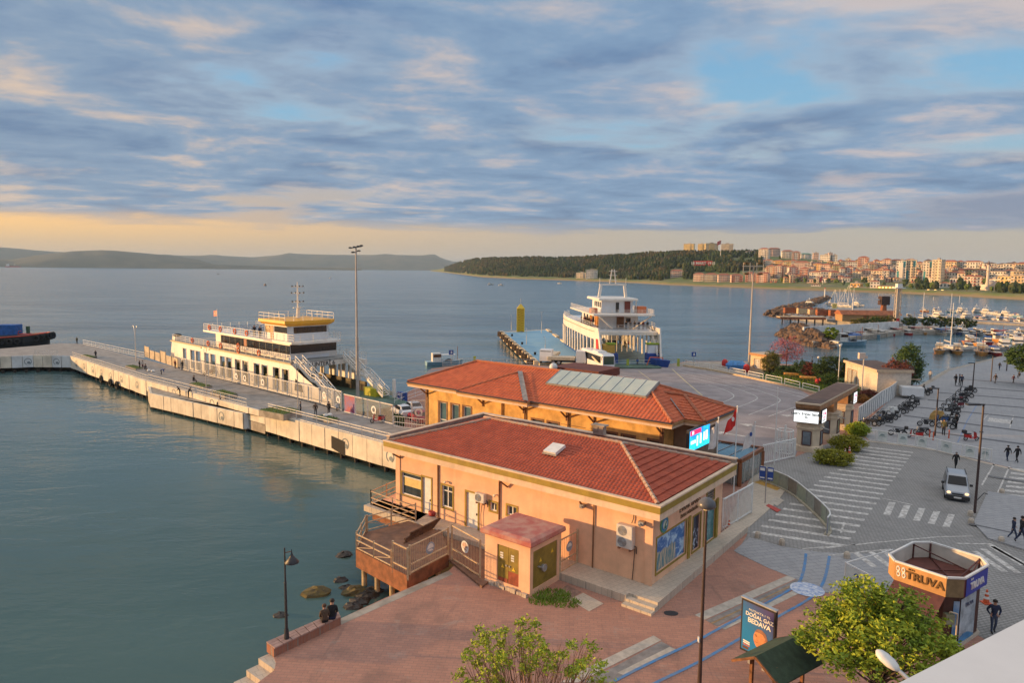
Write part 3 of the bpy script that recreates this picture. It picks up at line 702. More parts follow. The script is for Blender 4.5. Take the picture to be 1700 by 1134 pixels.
def poster_mat():
 m,t,b,P=nodes_of('landscape_poster_print',.35)
 o=t.sep(t.add('ShaderNodeTexCoord').outputs['Object']);y,z=o[1],o[2]
 n=t.noise(t.comb(t.math('MULTIPLY',y,.8),z,0),1.6,5,.6,1.0)
 sky=t.mix(t.ramp(n,.42,.6),(.03,.16,.46),(.45,.66,.85))
 kn=t.noise(t.comb(t.math('MULTIPLY',y,5),t.math('MULTIPLY',z,.7),4),1.3,4,.7)
 rock=t.mix(t.ramp(kn,.42,.58),(.05,.22,.30),(.62,.50,.34))
 edge=t.math('ADD',t.math('MULTIPLY',t.noise(t.comb(y,0,9),2.2,4),1.1),1.55)
 f=t.ramp(t.math('SUBTRACT',edge,z),0,.12);f=t.math('MULTIPLY',f,t.ramp(y,4.3,3.7))
 t.put(b.inputs['Base Color'],t.mix(f,sky,rock));return m
def dark_poster_mat():
 m,t,b,P=nodes_of('dark_poster_print',.3)
 o=t.sep(t.add('ShaderNodeTexCoord').outputs['Object']);n=t.noise(t.comb(o[1],o[2],0),2.6,3,.5)
 f=t.math('MULTIPLY',t.ramp(n,.5,.62),t.ramp(o[2],2.4,1.7))
 t.put(b.inputs['Base Color'],t.mix(f,(.012,.018,.05),(.40,.48,.6)));return m
front_building()
def ac_unit(x,y,z,w,h,d,nf,label):
 p=B1(x,y,z);T=thing('air_conditioner',label,'air conditioner',p,BA)
 m=MB();m.bbox(-w/2,w/2,-d,0,0,h,.03);m.build('housing',mat('off_white_plastic',(.66,.62,.56),.5,.06,3),T)
 for k in range(nf):
  zc=h*(k+.5)/nf;m=MB();xr=-w*.12;r=min(w*.36,h/nf*.42)
  for i in range(4):m.torus((xr,-d-.008,zc),r*(i+1)/4,.014,'y',18,4)
  m.beam((xr-r,-d-.01,zc),(xr+r,-d-.01,zc),.02);m.beam((xr,-d-.01,zc-r),(xr,-d-.01,zc+r),.02);g_=m.build('fan_grille',METAL,T)
  m=MB();m.cyl((xr,-d-.004,zc),(xr,-d+.01,zc),r,n=18);m.build('fan',mat('fan_grey',(.30,.28,.26),.7,.1),g_)  # plain grey disc behind the grille
 m=MB();m.box(-w*.4,-w*.3,-d+.02,0,-.14,-.02);m.box(w*.3,w*.4,-d+.02,0,-.14,-.02);m.build('bracket',RUST,T)
 m=MB();m.tube([(w/2,-.1,.15),(w/2+.1,-.08,.1),(w/2+.1,-.05,-.3)],.03);m.build('pipe',DARK,T)
ac_unit(-2.3,.6,2.42,1.05,1.35,.42,2,'large beige two-fan air conditioner on the lower right of the peach wall')
ac_unit(-13.55,.6,2.62,.85,.62,.34,1,'small beige one-fan air conditioner above the white door')
def platform():
 R=thing('stone_walkway','pale stone walkway with two steps around the peach office','walkway',B1P,BA)
 m=MB();pts=[(-6.0,-1.35),(-1.25,-1.35),(-1.25,-1.0),(.55,-1.0),(.3,13.6),(-.72,13.6),(-.72,.62),(-24.0,.62),(-24.0,-1.15),(-16.2,-1.15),(-16.2,-1.0),(-9.3,-1.0),(-9.3,-.9),(-6.0,-.9)]
 m.prism(pts,-.0,.45);m.build('slab',M_PALE,R)
 s=MB();s.box(-1.24,.56,-1.42,-1.002,.0,.30);s.build('step',M_PALE,R);s=MB();s.box(-1.24,.58,-1.84,-1.422,.0,.15);s.build('step',M_PALE,R)
platform()
def transformer():
 p=B1(-9.1,-4.3);R=thing('transformer_kiosk','small peach transformer kiosk with red roof and olive metal doors','kiosk',p,BA)
 W,D,H=3.35,3.1,3.0
 m=MB();wall_holes(m,(0,0,0),(1,0,0),W,H,[(.95,2.55,.35,2.55)],(0,1,0),.08);wall_holes(m,(W,0,0),(0,1,0),D,H,[(.3,2.7,.35,2.6)],(-1,0,0),.08)
 m.poly([(0,D,0),(0,0,0),(0,0,H),(0,D,H)]);m.poly([(W,D,0),(0,D,0),(0,D,H),(W,D,H)]);m.build('wall',PEACH,R)
 m=MB();x0,x1,y0,y1=-.18,W+.18,-.18,D+.15
 m.loft([[(x0,y0),(x1,y0),(x1,y1),(x0,y1)],[(x0-.03,y0-.03),(x1+.03,y0-.03),(x1+.03,y1+.03),(x0-.03,y1+.03)],[(x0,y0),(x1,y0),(x1,y1),(x0,y1)],[(x0+.25,y0+.25),(x1-.25,y0+.25),(x1-.25,y1-.25),(x0+.25,y1-.25)]],[H,H+.08,H+.28,H+.40])
 m.build('roof',mat('worn_red_roof_paint',(.42,.11,.09),.8,.2,1.2,col2=(.50,.26,.20),bump=.2),R)
 dm=mat('olive_metal_door',(.27,.19,.03),.55,.12,2,stain=.2);rustd=mat('rust_red_door',(.30,.065,.03),.7,.15,3)
 for k in range(2):
  m=MB();a=.95+k*.8;m.box(a+.01,a+.79,.05,.09,.36 if k==0 else 1.1,2.54);
  dr=m.build('metal_door',dm,R)
  m=MB();m.box(a+(.62 if k==0 else.06),a+(.72 if k==0 else.16),.0,.05,1.35,1.45);m.build('lock',STEEL,dr)
  m=MB()
  for i in range(3):m.box(a+.2,a+.42,.035,.05,1.75+i*.14,1.84+i*.14)
  m.build('notice',WHITE,dr)
  m=MB();m.poly([(a+.28,.032,1.2),(a+.52,.032,1.2),(a+.4,.032,1.42)]);m.build('warning_sign',YELLOW,dr)
 m=MB();m.box(1.76,2.54,.05,.09,.36,1.098);m.box(1.0,1.7,.035,.049,.36,.6);m.build('rust_panel',rustd,R)
 m=MB();m.box(W-.09,W-.05,.31,2.69,.36,2.59);dr=m.build('metal_door',dm,R)
 m=MB();m.cyl((W-.05,1.3,1.35),(W+.10,1.3,1.35),.2,n=14);m.torus((W+.1,1.3,1.35),.2,.03,'x',16,5);m.beam((W+.02,.75,1.6),(W+.06,1.2,1.4),.08);m.build('handwheel',METAL,dr)
 for y,z in((.95,1.75),(2.1,1.95)):
  m=MB();m.poly([(W-.045,y,z),(W-.045,y+.26,z),(W-.045,y+.13,z+.26)]);m.build('warning_sign',YELLOW,dr)
 m=MB()
 for k in range(8):m.box(.1+k*.4,.44+k*.4,-.16-.05*(k%2),-.01,-.02,.16+.05*(k%3))
 m.build('kerb_stone',M_PALE,R,kind='stuff')
transformer()
def terminal():
 R=thing('ferry_terminal','long yellow stone ferry terminal with orange tiled hip roof and skylight','building',B1P,BA)
 X,Y=Vector((1,0,0)),Vector((0,1,0));x0,x1,y0,y1,ze=-37.2,-6.8,15.7,26.2,6.5
 a0,a1,b0,b1=x0+1.6,x1-1.3,y0+1.2,y1-1.0;zt=6.05
 def h(px,w,zb,zh):return(px-a0-w/2,px-a0+w/2,zb,zh)
 hs=[h(-33.15,1.1,.9,4.62),h(-31.4,1.1,.6,4.62),h(-29.75,1.1,.6,4.62)]+[h(x,w,3.2,4.56)for x,w in((-20.9,1.25),(-19.1,1.2),(-13.0,1.15),(-11.3,1.2),(-8.85,1.1))]
 hs=[q for q in hs if q[1]<a1-a0]
 m=MB();wall_holes(m,(a0,b0,0),X,a1-a0,zt,hs,Y,.2)
 m.poly([(a0,b1,0),(a0,b0,0),(a0,b0,zt),(a0,b1,zt)]);m.poly([(a1,b0,0),(a1,b1,0),(a1,b1,zt),(a1,b0,zt)]);m.poly([(a1,b1,0),(a0,b1,0),(a0,b1,zt),(a1,b1,zt)])
 m.build('wall',STONE,R)
 for i,q in enumerate(hs):window(R,(a0,b0,0),X,Y,q,1,2 if i<3 else 1,.18,.08,surround=BROWNT,sw=.14,frm=WFRAME if i<3 else BROWNT,pm=BLUEGLASS if i<3 else PANE)
 m=MB()
 for x in(-25.1,-22.3,-17.4):m.cyl((x,b0-.1,0),(x,b0-.1,5.9),.07,n=6)
 m.build('downpipe',BROWNT,R)
 m=MB()
 for x in(a0+.15,-27.6,-22.5,-17.6,-14.7,a1-.1):m.beam((x,y0+.2,5.95),(x,b0-.02,5.2),.12);m.beam((x,b0-.06,4.95),(x,b0-.06,5.9),.11)
 m.build('eave_bracket',BROWNT,R)
 m=MB();m.box(a0-.06,a0+.3,b0-.06,b0+.01,0,5.9);m.box(a1-.3,a1+.06,b0-.06,b0+.01,0,5.9);m.build('corner_pilaster',BROWNT,R)
 m=MB();m.box(-18.2,-15.6,b0-.03,b0,4.55,4.6);m.box(-15.3,-14.7,b0-.04,b0,4.0,4.4);m.build('wall_moulding',BROWNT,R)
 wx,wy0,wy1=-5.0,17.9,24.6
 e=MB();e.box(x0,x1,y0,y1,6.02,6.24);e.box(-29.5,-20.8,y0-.55,y0-.001,6.02,6.24);e.box(x1+.001,wx,wy0,wy1,6.02,6.24);e.build('soffit',TRIM,R)
 e=MB();e.box(x0-.06,x1+.06,y0-.06,y1+.06,6.242,6.47);e.box(-29.56,-20.74,y0-.61,y0-.062,6.242,6.47);e.box(x1+.062,wx+.06,wy0-.06,wy1+.06,6.242,6.47);e.build('fascia',FASCIA2,R)
 e=MB();e.tube([(x0,y0-.1,6.47),(-29.5,y0-.1,6.47)],.07);e.tube([(-29.5,y0-.66,6.47),(-20.8,y0-.66,6.47)],.07);e.tube([(-20.8,y0-.1,6.47),(x1,y0-.1,6.47)],.07);e.tube([(wx+.08,wy0,6.47),(wx+.08,wy1,6.47)],.07);e.build('gutter',DARK,R)
 hw=(y1-y0)/2;zr=6.5+2.15;zb=6.48;sl=sqrt(hw*hw+(zr-zb)**2)
 A,B,Cc,D=(x0,y0,zb),(x1,y0,zb),(x1,y1,zb),(x0,y1,zb);p,q=(x0+hw,y0+hw,zr),(x1-hw,y0+hw,zr)
 m=MB()
 for f in((A,B,q,p),(B,Cc,q),(Cc,D,p,q),(D,A,p)):m.poly(f)
 g=(zr-zb)/hw;bx0,bx1,by=-29.5,-20.8,y0-.55;bw=(bx1-bx0)/2
 top=((bx0+bx1)/2,by+bw,zb+g*bw+.04)
 bayA,bayB=(bx0,by,zb),(bx1,by,zb);k=1.0
 m.poly([bayA,bayB,top]);m.poly([bayB,(bx1,y0+.05,zb+.01),(top[0],y0+bw+.1,zb+g*(bw+.1)),top]);m.poly([(bx0,y0+.05,zb+.01),bayA,top,(top[0],y0+bw+.1,zb+g*(bw+.1))])
 wh=(wy1-wy0)/2;gz=g*.95
 wt=(wx-wh,wy0+wh,zb+gz*wh);back=(x1-hw,wy0+wh,zb+gz*wh)
 WA,WB=(wx,wy0,zb+.01),(wx,wy1,zb+.01)
 m.poly([WA,WB,wt]);m.poly([(x1-1.5,wy0,zb+.01),WA,wt,back]);m.poly([WB,(x1-1.5,wy1,zb+.01),back,wt])
 rf=m.build('roof',TILE2,R)
 m=MB();L=x1-x0;Dp=y1-y0
 def clipA(s):
  return(s/sl*hw,L-s/sl*hw)
 tiles(m,A,X,(0,hw,zr-zb),L,sl,clipA,tw=.36,th=.42);tiles(m,B,Y,(-hw,0,zr-zb),Dp,sl,lambda s:(s/sl*hw,Dp-s/sl*hw),tw=.36,th=.42)
 tiles(m,D,-Y,(hw,0,zr-zb),Dp,sl,lambda s:(s/sl*hw,Dp-s/sl*hw),tw=.36,th=.42)
 tiles(m,Cc,-X,(0,-hw,zr-zb),L,sl,clipA,tw=.36,th=.42)
 bl=sqrt(bw**2+(top[2]-zb)**2);BL=bx1-bx0;tx=top[0]-bx0
 tiles(m,bayA,X,(0,bw,top[2]-zb),BL,bl,lambda s:(s/bl*tx,BL-s/bl*(BL-tx)),tw=.36,th=.42,lip=.06)
 ws=sqrt(wh**2+(gz*wh)**2);WD=wy1-wy0
 tiles(m,WA,Y,(-wh,0,gz*wh),WD,ws,lambda s:(s/ws*wh,WD-s/ws*wh),tw=.36,th=.42,lip=.07)
 WL=wx-x1+1.5
 tiles(m,(x1-1.5,wy0,zb+.01),X,(0,wh,gz*wh),WL,ws,lambda s:(0,WL-s/ws*wh),tw=.36,th=.42,lip=.06)
 m.build('roof_tile',TILE2,rf,kind='stuff')
 m=MB()
 def ridge(a,b,r=.15,step=.5):
  a,b=Vector(a),Vector(b);n=max(1,int((b-a).length/step))
  for i in range(n):
   z=Vector((0,0,.06+.02*rnd.random()));m.cyl(a.lerp(b,i/n)+z,a.lerp(b,(i+1.1)/n)+z,r*(1+.1*rnd.random()),r*.85,6)
 ridge(A,p);ridge(B,q);ridge(p,q);ridge(Cc,q);ridge(D,p);ridge(bayA,top,.1);ridge(WA,wt);ridge(WB,wt);ridge(wt,back)
 m.build('ridge_cap',mat('orange_ridge_tiles',(.46,.14,.06),.85,.2,2,col2=(.36,.14,.08)),rf,kind='stuff')
 m=MB();m.poly([(bx1-.5,by+.02,zb+.16),(bx1+.12,by+.02,zb+.14),(top[0]+.35,top[1]+.1,top[2]+.16),(top[0]-.1,top[1]-.1,top[2]+.16)]);m.poly([(x1-.1,wy0+.3,zb+.16),(x1+.1,wy0-.1,zb+.14),(x1-2.2,wy0+2.1,zb+g*2.2+.16),(x1-2.5,wy0+2.6,zb+g*2.5+.16)]);m.build('valley_flashing',ZINC,rf)
 sn,cs=(zr-zb)/sl,hw/sl
 def rp(x,s,up):return Vector((x,y0+s*cs-up*sn,zb+s*sn+up*cs))
 sx0,sx1,s0,s1=-21.0,-10.6,sl*.53,sl*1.0
 m=MB()
 q0=[rp(sx0-.1,s0,.0),rp(sx1+.1,s0,.0),rp(sx1+.1,s1,.0),rp(sx0-.1,s1,.0)];q1=[rp(sx0-.1,s0,.22),rp(sx1+.1,s0,.22),rp(sx1+.1,s1,.22),rp(sx0-.1,s1,.22)]
 m.loft([[tuple(v)for v in q0],[tuple(v)for v in q1]],[0,0]);sk=m.build('skylight',mat('skylight_grey_frame',(.30,.28,.26),.6,.1),R)
 n=9;w=(sx1-sx0)/n;gm=mat('skylight_glass',(.30,.38,.37),.25,.25,.5,col2=(.42,.47,.42),spec=.7)
 for i in range(n):
  m=MB();a,b=sx0+i*w+.05,sx0+(i+1)*w-.05;m.loft([[tuple(rp(a,s0+.06,.225)),tuple(rp(b,s0+.06,.225)),tuple(rp(b,s1-.06,.225)),tuple(rp(a,s1-.06,.225))],[tuple(rp(a,s0+.06,.245)),tuple(rp(b,s0+.06,.245)),tuple(rp(b,s1-.06,.245)),tuple(rp(a,s1-.06,.245))]],[0,0]);m.build('pane',gm,sk)
 m=MB()
 for i in range(n+1):m.beam(rp(sx0+i*w,s0,.25),rp(sx0+i*w,s1,.25),.05,.05)
 m.build('glazing_bar',STEEL,sk)
 m=MB();m.box(-22.6,-17.2,y0+hw+.6,y1-.6,8.2,8.95);m.build('plant_screen',mat('dark_red_screen',(.16,.045,.03),.8,.1),R)
 m=MB();m.ball((-22.2,y0+hw+.3,8.95),.42,seg=10,rings=6);m.build('vent_dome',mat('vent_dome_white',(.6,.62,.62),.4,.05),R,smooth=True)
 m=MB();m.box(x1-1.25,x1+.5,b0+1.9,b1-1,0,6.0);m.build('entrance_wall',mat('brown_entrance_stone',(.24,.17,.12),.9,.12,1),R)
 return R
terminal()
def led_screen():
 p0,p1=G(1143,742,3.0),G(1175,730,3.0)
 P=V(1143,742.7,52.0);
 a=B1(-5.0,15.0,4.55);R=thing('led_screen','bright cyan lit display screen under the terminal eave','screen',a,BA)
 m=MB();m.box(-.25,0,0,4.0,0,1.75);m.build('housing',DARK,R)
 mm,t,b,P=nodes_of('screen_picture',.4)
 o=t.sep(t.add('ShaderNodeTexCoord').outputs['Object']);y,z=o[1],o[2]
 n=t.noise(t.comb(t.math('MULTIPLY',y,1),t.math('MULTIPLY',z,1),0),1.2,2)
 c=t.mix(t.ramp(z,.2,1.3),(.02,.75,.95),(.01,.22,.62));c=t.mix(t.ramp(n,.4,.6),c,(.02,.45,.85))
 t.put(b.inputs['Base Color'],(0,0,0));t.put(b.inputs['Emission Color'],c);b.inputs['Emission Strength'].default_value=1.15
 m=MB();m.poly([(.004,.06,.06),(.004,3.94,.06),(.004,3.94,1.69),(.004,.06,1.69)]);pic=m.build('picture',mm,R)
 wm=mat('screen_white',(.8,.8,.8),.4,0,emit=(.75,1,1,1.3));rm=mat('screen_red',(.3,0,.05),.4,0,emit=(.8,.03,.12,1))
 m=MB();m.poly([(.010,.15,1.28),(.010,2.2,1.28),(.010,2.2,1.66),(.010,.15,1.66)]);m.build('red_banner',rm,pic)
 m=MB()
 for a0,a1,z0,z1 in((.3,1.2,.6,.85),(1.4,1.65,.3,1.1),(2.0,2.3,.4,1.2),(2.7,2.9,.5,1.2),(3.1,3.5,.5,1.25),(.5,.8,1.35,1.58)):m.poly([(.014,a0,z0),(.014,a1,z0),(.014,a1,z1),(.014,a0,z1)])
 m.build('shapes',wm,pic)
led_screen()
def canopy():
 q=[G(1131,747,2.25),G(1228.8,766,2.25),G(1266,745,2.25),G(1176,731.5,2.25)]
 c=sum(q,Vector())/4;R=thing('glass_canopy','brown framed pavilion with glass roof and glass walls behind the office','canopy',(c.x,c.y,0))
 L=[Vector((v.x-c.x,v.y-c.y,0))for v in q];bm_=mat('brown_steel_frame',(.25,.085,.03),.5,.1,2)
 m=MB()
 for i in range(4):
  a,b=L[i],L[(i+1)%4];m.beam(a+Vector((0,0,2.25)),b+Vector((0,0,2.25)),.28,.34)
 m.build('roof_beam',bm_,R)
 m=MB()
 for v in L:m.beam(v,v+Vector((0,0,2.05)),.3)
 m.build('post',bm_,R)
 m=MB();m.poly([v*.97+Vector((0,0,2.29))for v in L]);m.build('roof_glass',mat('canopy_glass',(.07,.11,.14),.08,.2,.6,spec=.9),R)
 m=MB()
 for k in(.25,.5,.75):m.beam(L[0].lerp(L[1],k)+Vector((0,0,2.32)),L[3].lerp(L[2],k)+Vector((0,0,2.32)),.06)
 m.build('glazing_bar',METAL,R)
 wg=mat('pale_glass_wall',(.22,.27,.26),.1,.1,1,spec=.7,alpha=.75)
 for(i,j)in((0,1),(1,2)):
  n=8 if i==0 else 5
  for k in range(n):
   a,b=L[i].lerp(L[j],(k+.04)/n),L[i].lerp(L[j],(k+.96)/n);m=MB();m.poly([a+Vector((0,0,.1)),b+Vector((0,0,.1)),b+Vector((0,0,2.0)),a+Vector((0,0,2.0))]);m.build('glass_panel',wg,R)
  m=MB()
  for k in range(n+1):a=L[i].lerp(L[j],k/n);m.beam(a,a+Vector((0,0,2.05)),.07)
  m.build('mullion',STEEL,R)
canopy()
#  ferry pier
FACE=mat('pier_facing_white',(.76,.68,.55),.85,.10,.5,bump=.2,stain=.25,streak=.45,tide=-1.9)
FACE2=mat('pier_facing_blue_white',(.68,.70,.70),.85,.08,.5,bump=.2,stain=.2,streak=.3,tide=-1.9)
GREEN=mat('grass_green',(.09,.15,.03),.95,.3,6,bump=.4)
def xy(p):return Vector((p.x,p.y,0))
PF0,PF1=xy(G(300,614,PIER_Z)),xy(G(652,707,PIER_Z));PD=(PF1-PF0).normalized();PN=Vector((-PD.y,PD.x,0))
def pier_outline():
 outer=[xy(G(-120,596,1.05)),xy(G(0,592,1.05)),xy(G(55,590,1.05)),xy(G(117,591,1.05)),xy(G(243,632,1.05)),xy(G(440,684,1.05)),xy(G(662,742,1.05)),xy(G(700,760,1.05))]
 inner=[PF1+PD*8+PN*.5,PF1+PN*.5,PF0+PN*.5,PF0-PD*12+PN*.5,xy(G(137,571,PIER_Z)),xy(G(100,570,PIER_Z)),xy(G(60,574,PIER_Z)),xy(G(0,579,PIER_Z)),xy(G(-120,586,PIER_Z))]
 return outer,inner
PO,PI_=pier_outline()
PIER=thing('ferry_pier','long concrete ferry pier with white panel facing bending out to the left','pier',(0,0,0))
m=MB();m.prism([(p.x,p.y)for p in PO+PI_],-.6,PIER_Z);m.build('deck',M_DECK,PIER)
def facing(a,b,z0,z1,n,logos=(),m1=FACE,thick=.25,odd=None):
 """row of separate facing panels from a to b (outer side on the right of a->b seen from above)"""
 d=(b-a).normalized();out=Vector((d.y,-d.x,0));L=(b-a).length
 for i in range(n):
  p,q=a+d*(L*i/n+.05),a+d*(L*(i+1)/n-.05);k=out*(.02+.10*rnd.random());h=z0+.05*rnd.random()
  mb=MB();mb.prism([tuple((p+k)[:2]),tuple((q+k)[:2]),tuple((q-out*thick)[:2]),tuple((p-out*thick)[:2])],h,z1)
  o=mb.build('facing_panel',FACE2 if odd and i in odd else m1,PIER)
  if i in logos:
   c=(p+q)/2+k+out*.03;r=.62;z=(z0+z1)/2
   mb=MB();N=22
   for s in range(N):
    if 15<=s<=17:continue
    t0,t1=2*pi*s/N,2*pi*(s+1)/N
    mb.poly([c+d*(rr*cos(t))+Vector((0,0,z+rr*sin(t)))for rr,t in((r,t0),(r,t1),(r*.82,t1),(r*.82,t0))])
   mb.poly([c+d*(.28*cos(t)+.12)+Vector((0,0,z-.2+.24*sin(t)))for t in[2*pi*s/10 for s in range(10)]])
   mb.build('round_logo',mat('grey_logo_paint',(.20,.24,.26),.7,.1),o,whole=True)
facing(PO[0],PO[1],-1.25,1.05,4);facing(PO[1],PO[2],-1.25,1.05,3,(2,),odd=(1,2));facing(PO[2],PO[3],-1.25,1.05,4,(2,),odd=(2,3))
facing(PO[3],PO[4],-1.3,1.05,16,(1,3,5,7,9,11,14));facing(PO[4],PO[5],-.5,1.05,9,(2,5))
facing(PO[5],PO[6],-1.35,1.05,10,(6,9));facing(PO[6],PO[7],-1.55,1.05,2)
b0,b1,b2=xy(G(249,653,.3)),xy(G(404,687,.3)),xy(G(431,685,.3))
b3=PO[4]+(PO[5]-PO[4])*.02
mb=MB();mb.prism([tuple(v[:2])for v in(b3,b0,b1,b2,PO[5]-(PO[5]-PO[4]).normalized()*.1)],-1.7,.3);mb.build('landing_block',M_QUAY,PIER)
facing(b0,b1,-1.65,.32,12,(9,));facing(b1,b2,-1.65,.32,2,odd=(0,1));facing(b3,b0,-1.85,.32,2)
mb=MB()
pd=mat('pile_and_shade_dark',(.03,.022,.018),.9,.2,2)
for a,b,n in((PO[0],PO[3],12),(PO[3],PO[4],14),(PO[5],PO[6],10),(b0,b1,8)):
 d=(b-a).normalized();out=Vector((d.y,-d.x,0))
 for i in range(n+1):p=a.lerp(b,i/n)-out*.5;mb.cyl((p.x,p.y,-4),(p.x,p.y,-1.5),.28,n=7)
mb.build('pile',pd,PIER,kind='stuff')
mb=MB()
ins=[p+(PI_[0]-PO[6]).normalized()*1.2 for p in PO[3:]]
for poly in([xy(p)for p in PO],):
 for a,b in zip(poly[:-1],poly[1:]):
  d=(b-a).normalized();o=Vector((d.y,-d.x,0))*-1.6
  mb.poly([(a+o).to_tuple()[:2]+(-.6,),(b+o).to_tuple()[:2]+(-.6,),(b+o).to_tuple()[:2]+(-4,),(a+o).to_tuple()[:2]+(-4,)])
mb.build('under_pier_shade',pd,PIER,kind='stuff')  # dark sheet behind the piles, paints the shade of the gap below the facing
mb=MB();c=PO[5].lerp(PO[6],.55);d=(PO[6]-PO[5]).normalized();o=Vector((d.y,-d.x,0))*.075
mb.poly([tuple((c+o)[:2])+(-1.0,),tuple((c+d*2.4+o)[:2])+(-1.5,),tuple((c+d*2.4+o)[:2])+(.1,),tuple((c+o)[:2])+(.35,)]);mb.build('culvert_opening',BLACK,PIER)
def railing(name,label,pts,z,h=1.0,step=2.0,m=WHITE_RUST,rails=(1.0,.5,.12),thick=.06,infill=0,group=None,panels=None):
 L0=pts[0];R=thing(name,label,'railing',(L0 .x,L0 .y,z),group=group)
 posts=MB();rl=MB();inf=MB()
 for a,b in zip(pts[:-1],pts[1:]):
  a,b=a-L0,b-L0;a.z=b.z=0;n=max(1,int(round((b-a).length/step)))
  for i in range(0 if a.length<1e-3 else 1,n+1):
   p=a.lerp(b,i/n);posts.beam(p,p+Vector((0,0,h)),thick)
  for r in rails:rl.beam(a+Vector((0,0,h*r-thick*.4)),b+Vector((0,0,h*r-thick*.4)),thick*.8)
  if infill:
   k=int((b-a).length/infill)
   for i in range(k):p=a.lerp(b,(i+.5)/k);inf.beam(p+Vector((0,0,h*.1)),p+Vector((0,0,h*.95)),thick*.5)
 if len(posts.v):posts.build('post',m,R)
 rl.build('rail',m,R,whole=True)
 if infill:inf.build('bar',m,R,kind='stuff')
 return R
RB=[PO[i]for i in range(1,4)]
def inset(pts,k):
 r=[]
 for i,p in enumerate(pts):
  d=(pts[min(i+1,len(pts)-1)]-pts[max(i-1,0)]).normalized();r.append(p+Vector((-d.y,d.x,0))*k)
 return r
railing('pier_railing','pale barred railing on the pier corner left of the bend',inset([PO[2].lerp(PO[3],.02),PO[2].lerp(PO[3],.62)],.35),1.05,1.0,2.2,infill=.45)
railing('pier_railing','rusty white low railing along the outer pier edge beyond the landing block',inset([PO[3],PO[3].lerp(PO[4],.5),PO[4]],.3),1.05,.75,2.4,infill=.35)
railing('pier_railing','white railing on the pier edge above the landing block',inset([PO[4],PO[4].lerp(PO[5],.86)],.3),1.05,.95,2.2,infill=.5)
railing('pier_railing','rusty white panel railing on the near pier edge by the office',inset([PO[5].lerp(PO[6],.01),PO[6]],.25),1.05,1.05,2.1,rails=(1.0,.72,.1),thick=.09)
railing('pier_railing','white low railing on the far side of the pier beside the open sea',[xy(G(138,571.5,PIER_Z)),xy(G(240,594,PIER_Z))],PIER_Z,1.0,2.6,infill=.4,m=WHITE)
def bow_fence():
 a,b=xy(G(240,592,PIER_Z)),xy(G(296,611,PIER_Z));R=thing('beige_fence','beige wire panel fence on the pier beside the ferry stern','fence',(a.x,a.y,PIER_Z))
 mm=mat('beige_fence_metal',(.55,.42,.26),.7,.12,1,alpha=.85);L=b-a;n=6
 for i in range(n):
  p,q=L*((i+.04)/n),L*((i+.96)/n);m=MB();h=1.6 if i%3 else 2.1
  m.poly([p,q,q+Vector((0,0,h)),p+Vector((0,0,h))]);m.beam(p,p+Vector((0,0,h+.1)),.08);m.beam(q,q+Vector((0,0,h+.1)),.08);m.build('fence_panel',mm,R,whole=True)
bow_fence()
MESHP=mat('grey_mesh_panel',(.40,.41,.42),.6,.08,2,alpha=.36)
LOGO=mat('white_logo_print',(.80,.80,.80),.6,0)
def panel_fence(name,label,a,b,z,h,n,logos=(),tint={}):
 R=thing(name,label,'fence',(a.x,a.y,z));d=(b-a).normalized();L=(b-a).length;w=L/n;out=Vector((d.y,-d.x,0))
 for i in range(n):
  p,q=d*(i*w+.06),d*((i+1)*w-.06);m=MB();Z=Vector((0,0,1))
  m.beam(p+Z*.1,p+Z*h,.1);m.beam(q+Z*.1,q+Z*h,.1);m.beam(p+Z*h,q+Z*h,.1);m.beam(p+Z*.22,q+Z*.22,.1);fr=m.build('panel_frame',WHITE_RUST,R,whole=True)
  m=MB();m.poly([p+Z*.25,q+Z*.25,q+Z*(h-.04),p+Z*(h-.04)]);m.build('mesh_infill',tint.get(i,MESHP),fr)
  if i in logos:
   c=(p+q)/2+out*.03+Z*h*.55;m=MB();N=18
   for s in range(N):
    t0,t1=2*pi*s/N,2*pi*(s+1)/N
    m.poly([c+d*(r*cos(t))+Z*(r*sin(t))for r,t in((.46,t0),(.46,t1),(.27,t1),(.27,t0))])
   m.poly([c+d*(.15*cos(t)+.28)+Z*(.15*sin(t)-.3)for t in[2*pi*s/8 for s in range(8)]])
   m.build('round_logo',LOGO,fr,whole=True)
 return R
PURP=mat('blue_red_banner',(.15,.14,.42),.6,.3,.8,col2=(.45,.06,.08),alpha=.8)
panel_fence('panel_fence','tall white framed mesh fence between the pier walk and the ferry',PF0,xy(G(531,671,PIER_Z)),PIER_Z,2.05,16,(7,8,10))
panel_fence('panel_fence','taller white framed mesh fence with round logos near the pier gate',xy(G(533,672,PIER_Z)),xy(G(568,684,PIER_Z)),PIER_Z,2.5,3,(0,2))
panel_fence('panel_fence','white framed fence with blue and red banner beside the terminal',xy(G(571,686,PIER_Z)),xy(G(653,707,PIER_Z)),PIER_Z,2.35,4,(2,),{0:PURP})
panel_fence('panel_fence','white gate panel with round logo and red car behind it',xy(G(683,706,.4)),xy(G(707,706,.4)),.2,3.1,1,(0,))
railing('low_fence','low white picket fence with round discs where the pier meets the terminal',[xy(G(654,708,PIER_Z)),xy(G(714,724,.3))],.8,1.3,1.9,m=WHITE,infill=.3)
GRASSM=GREEN
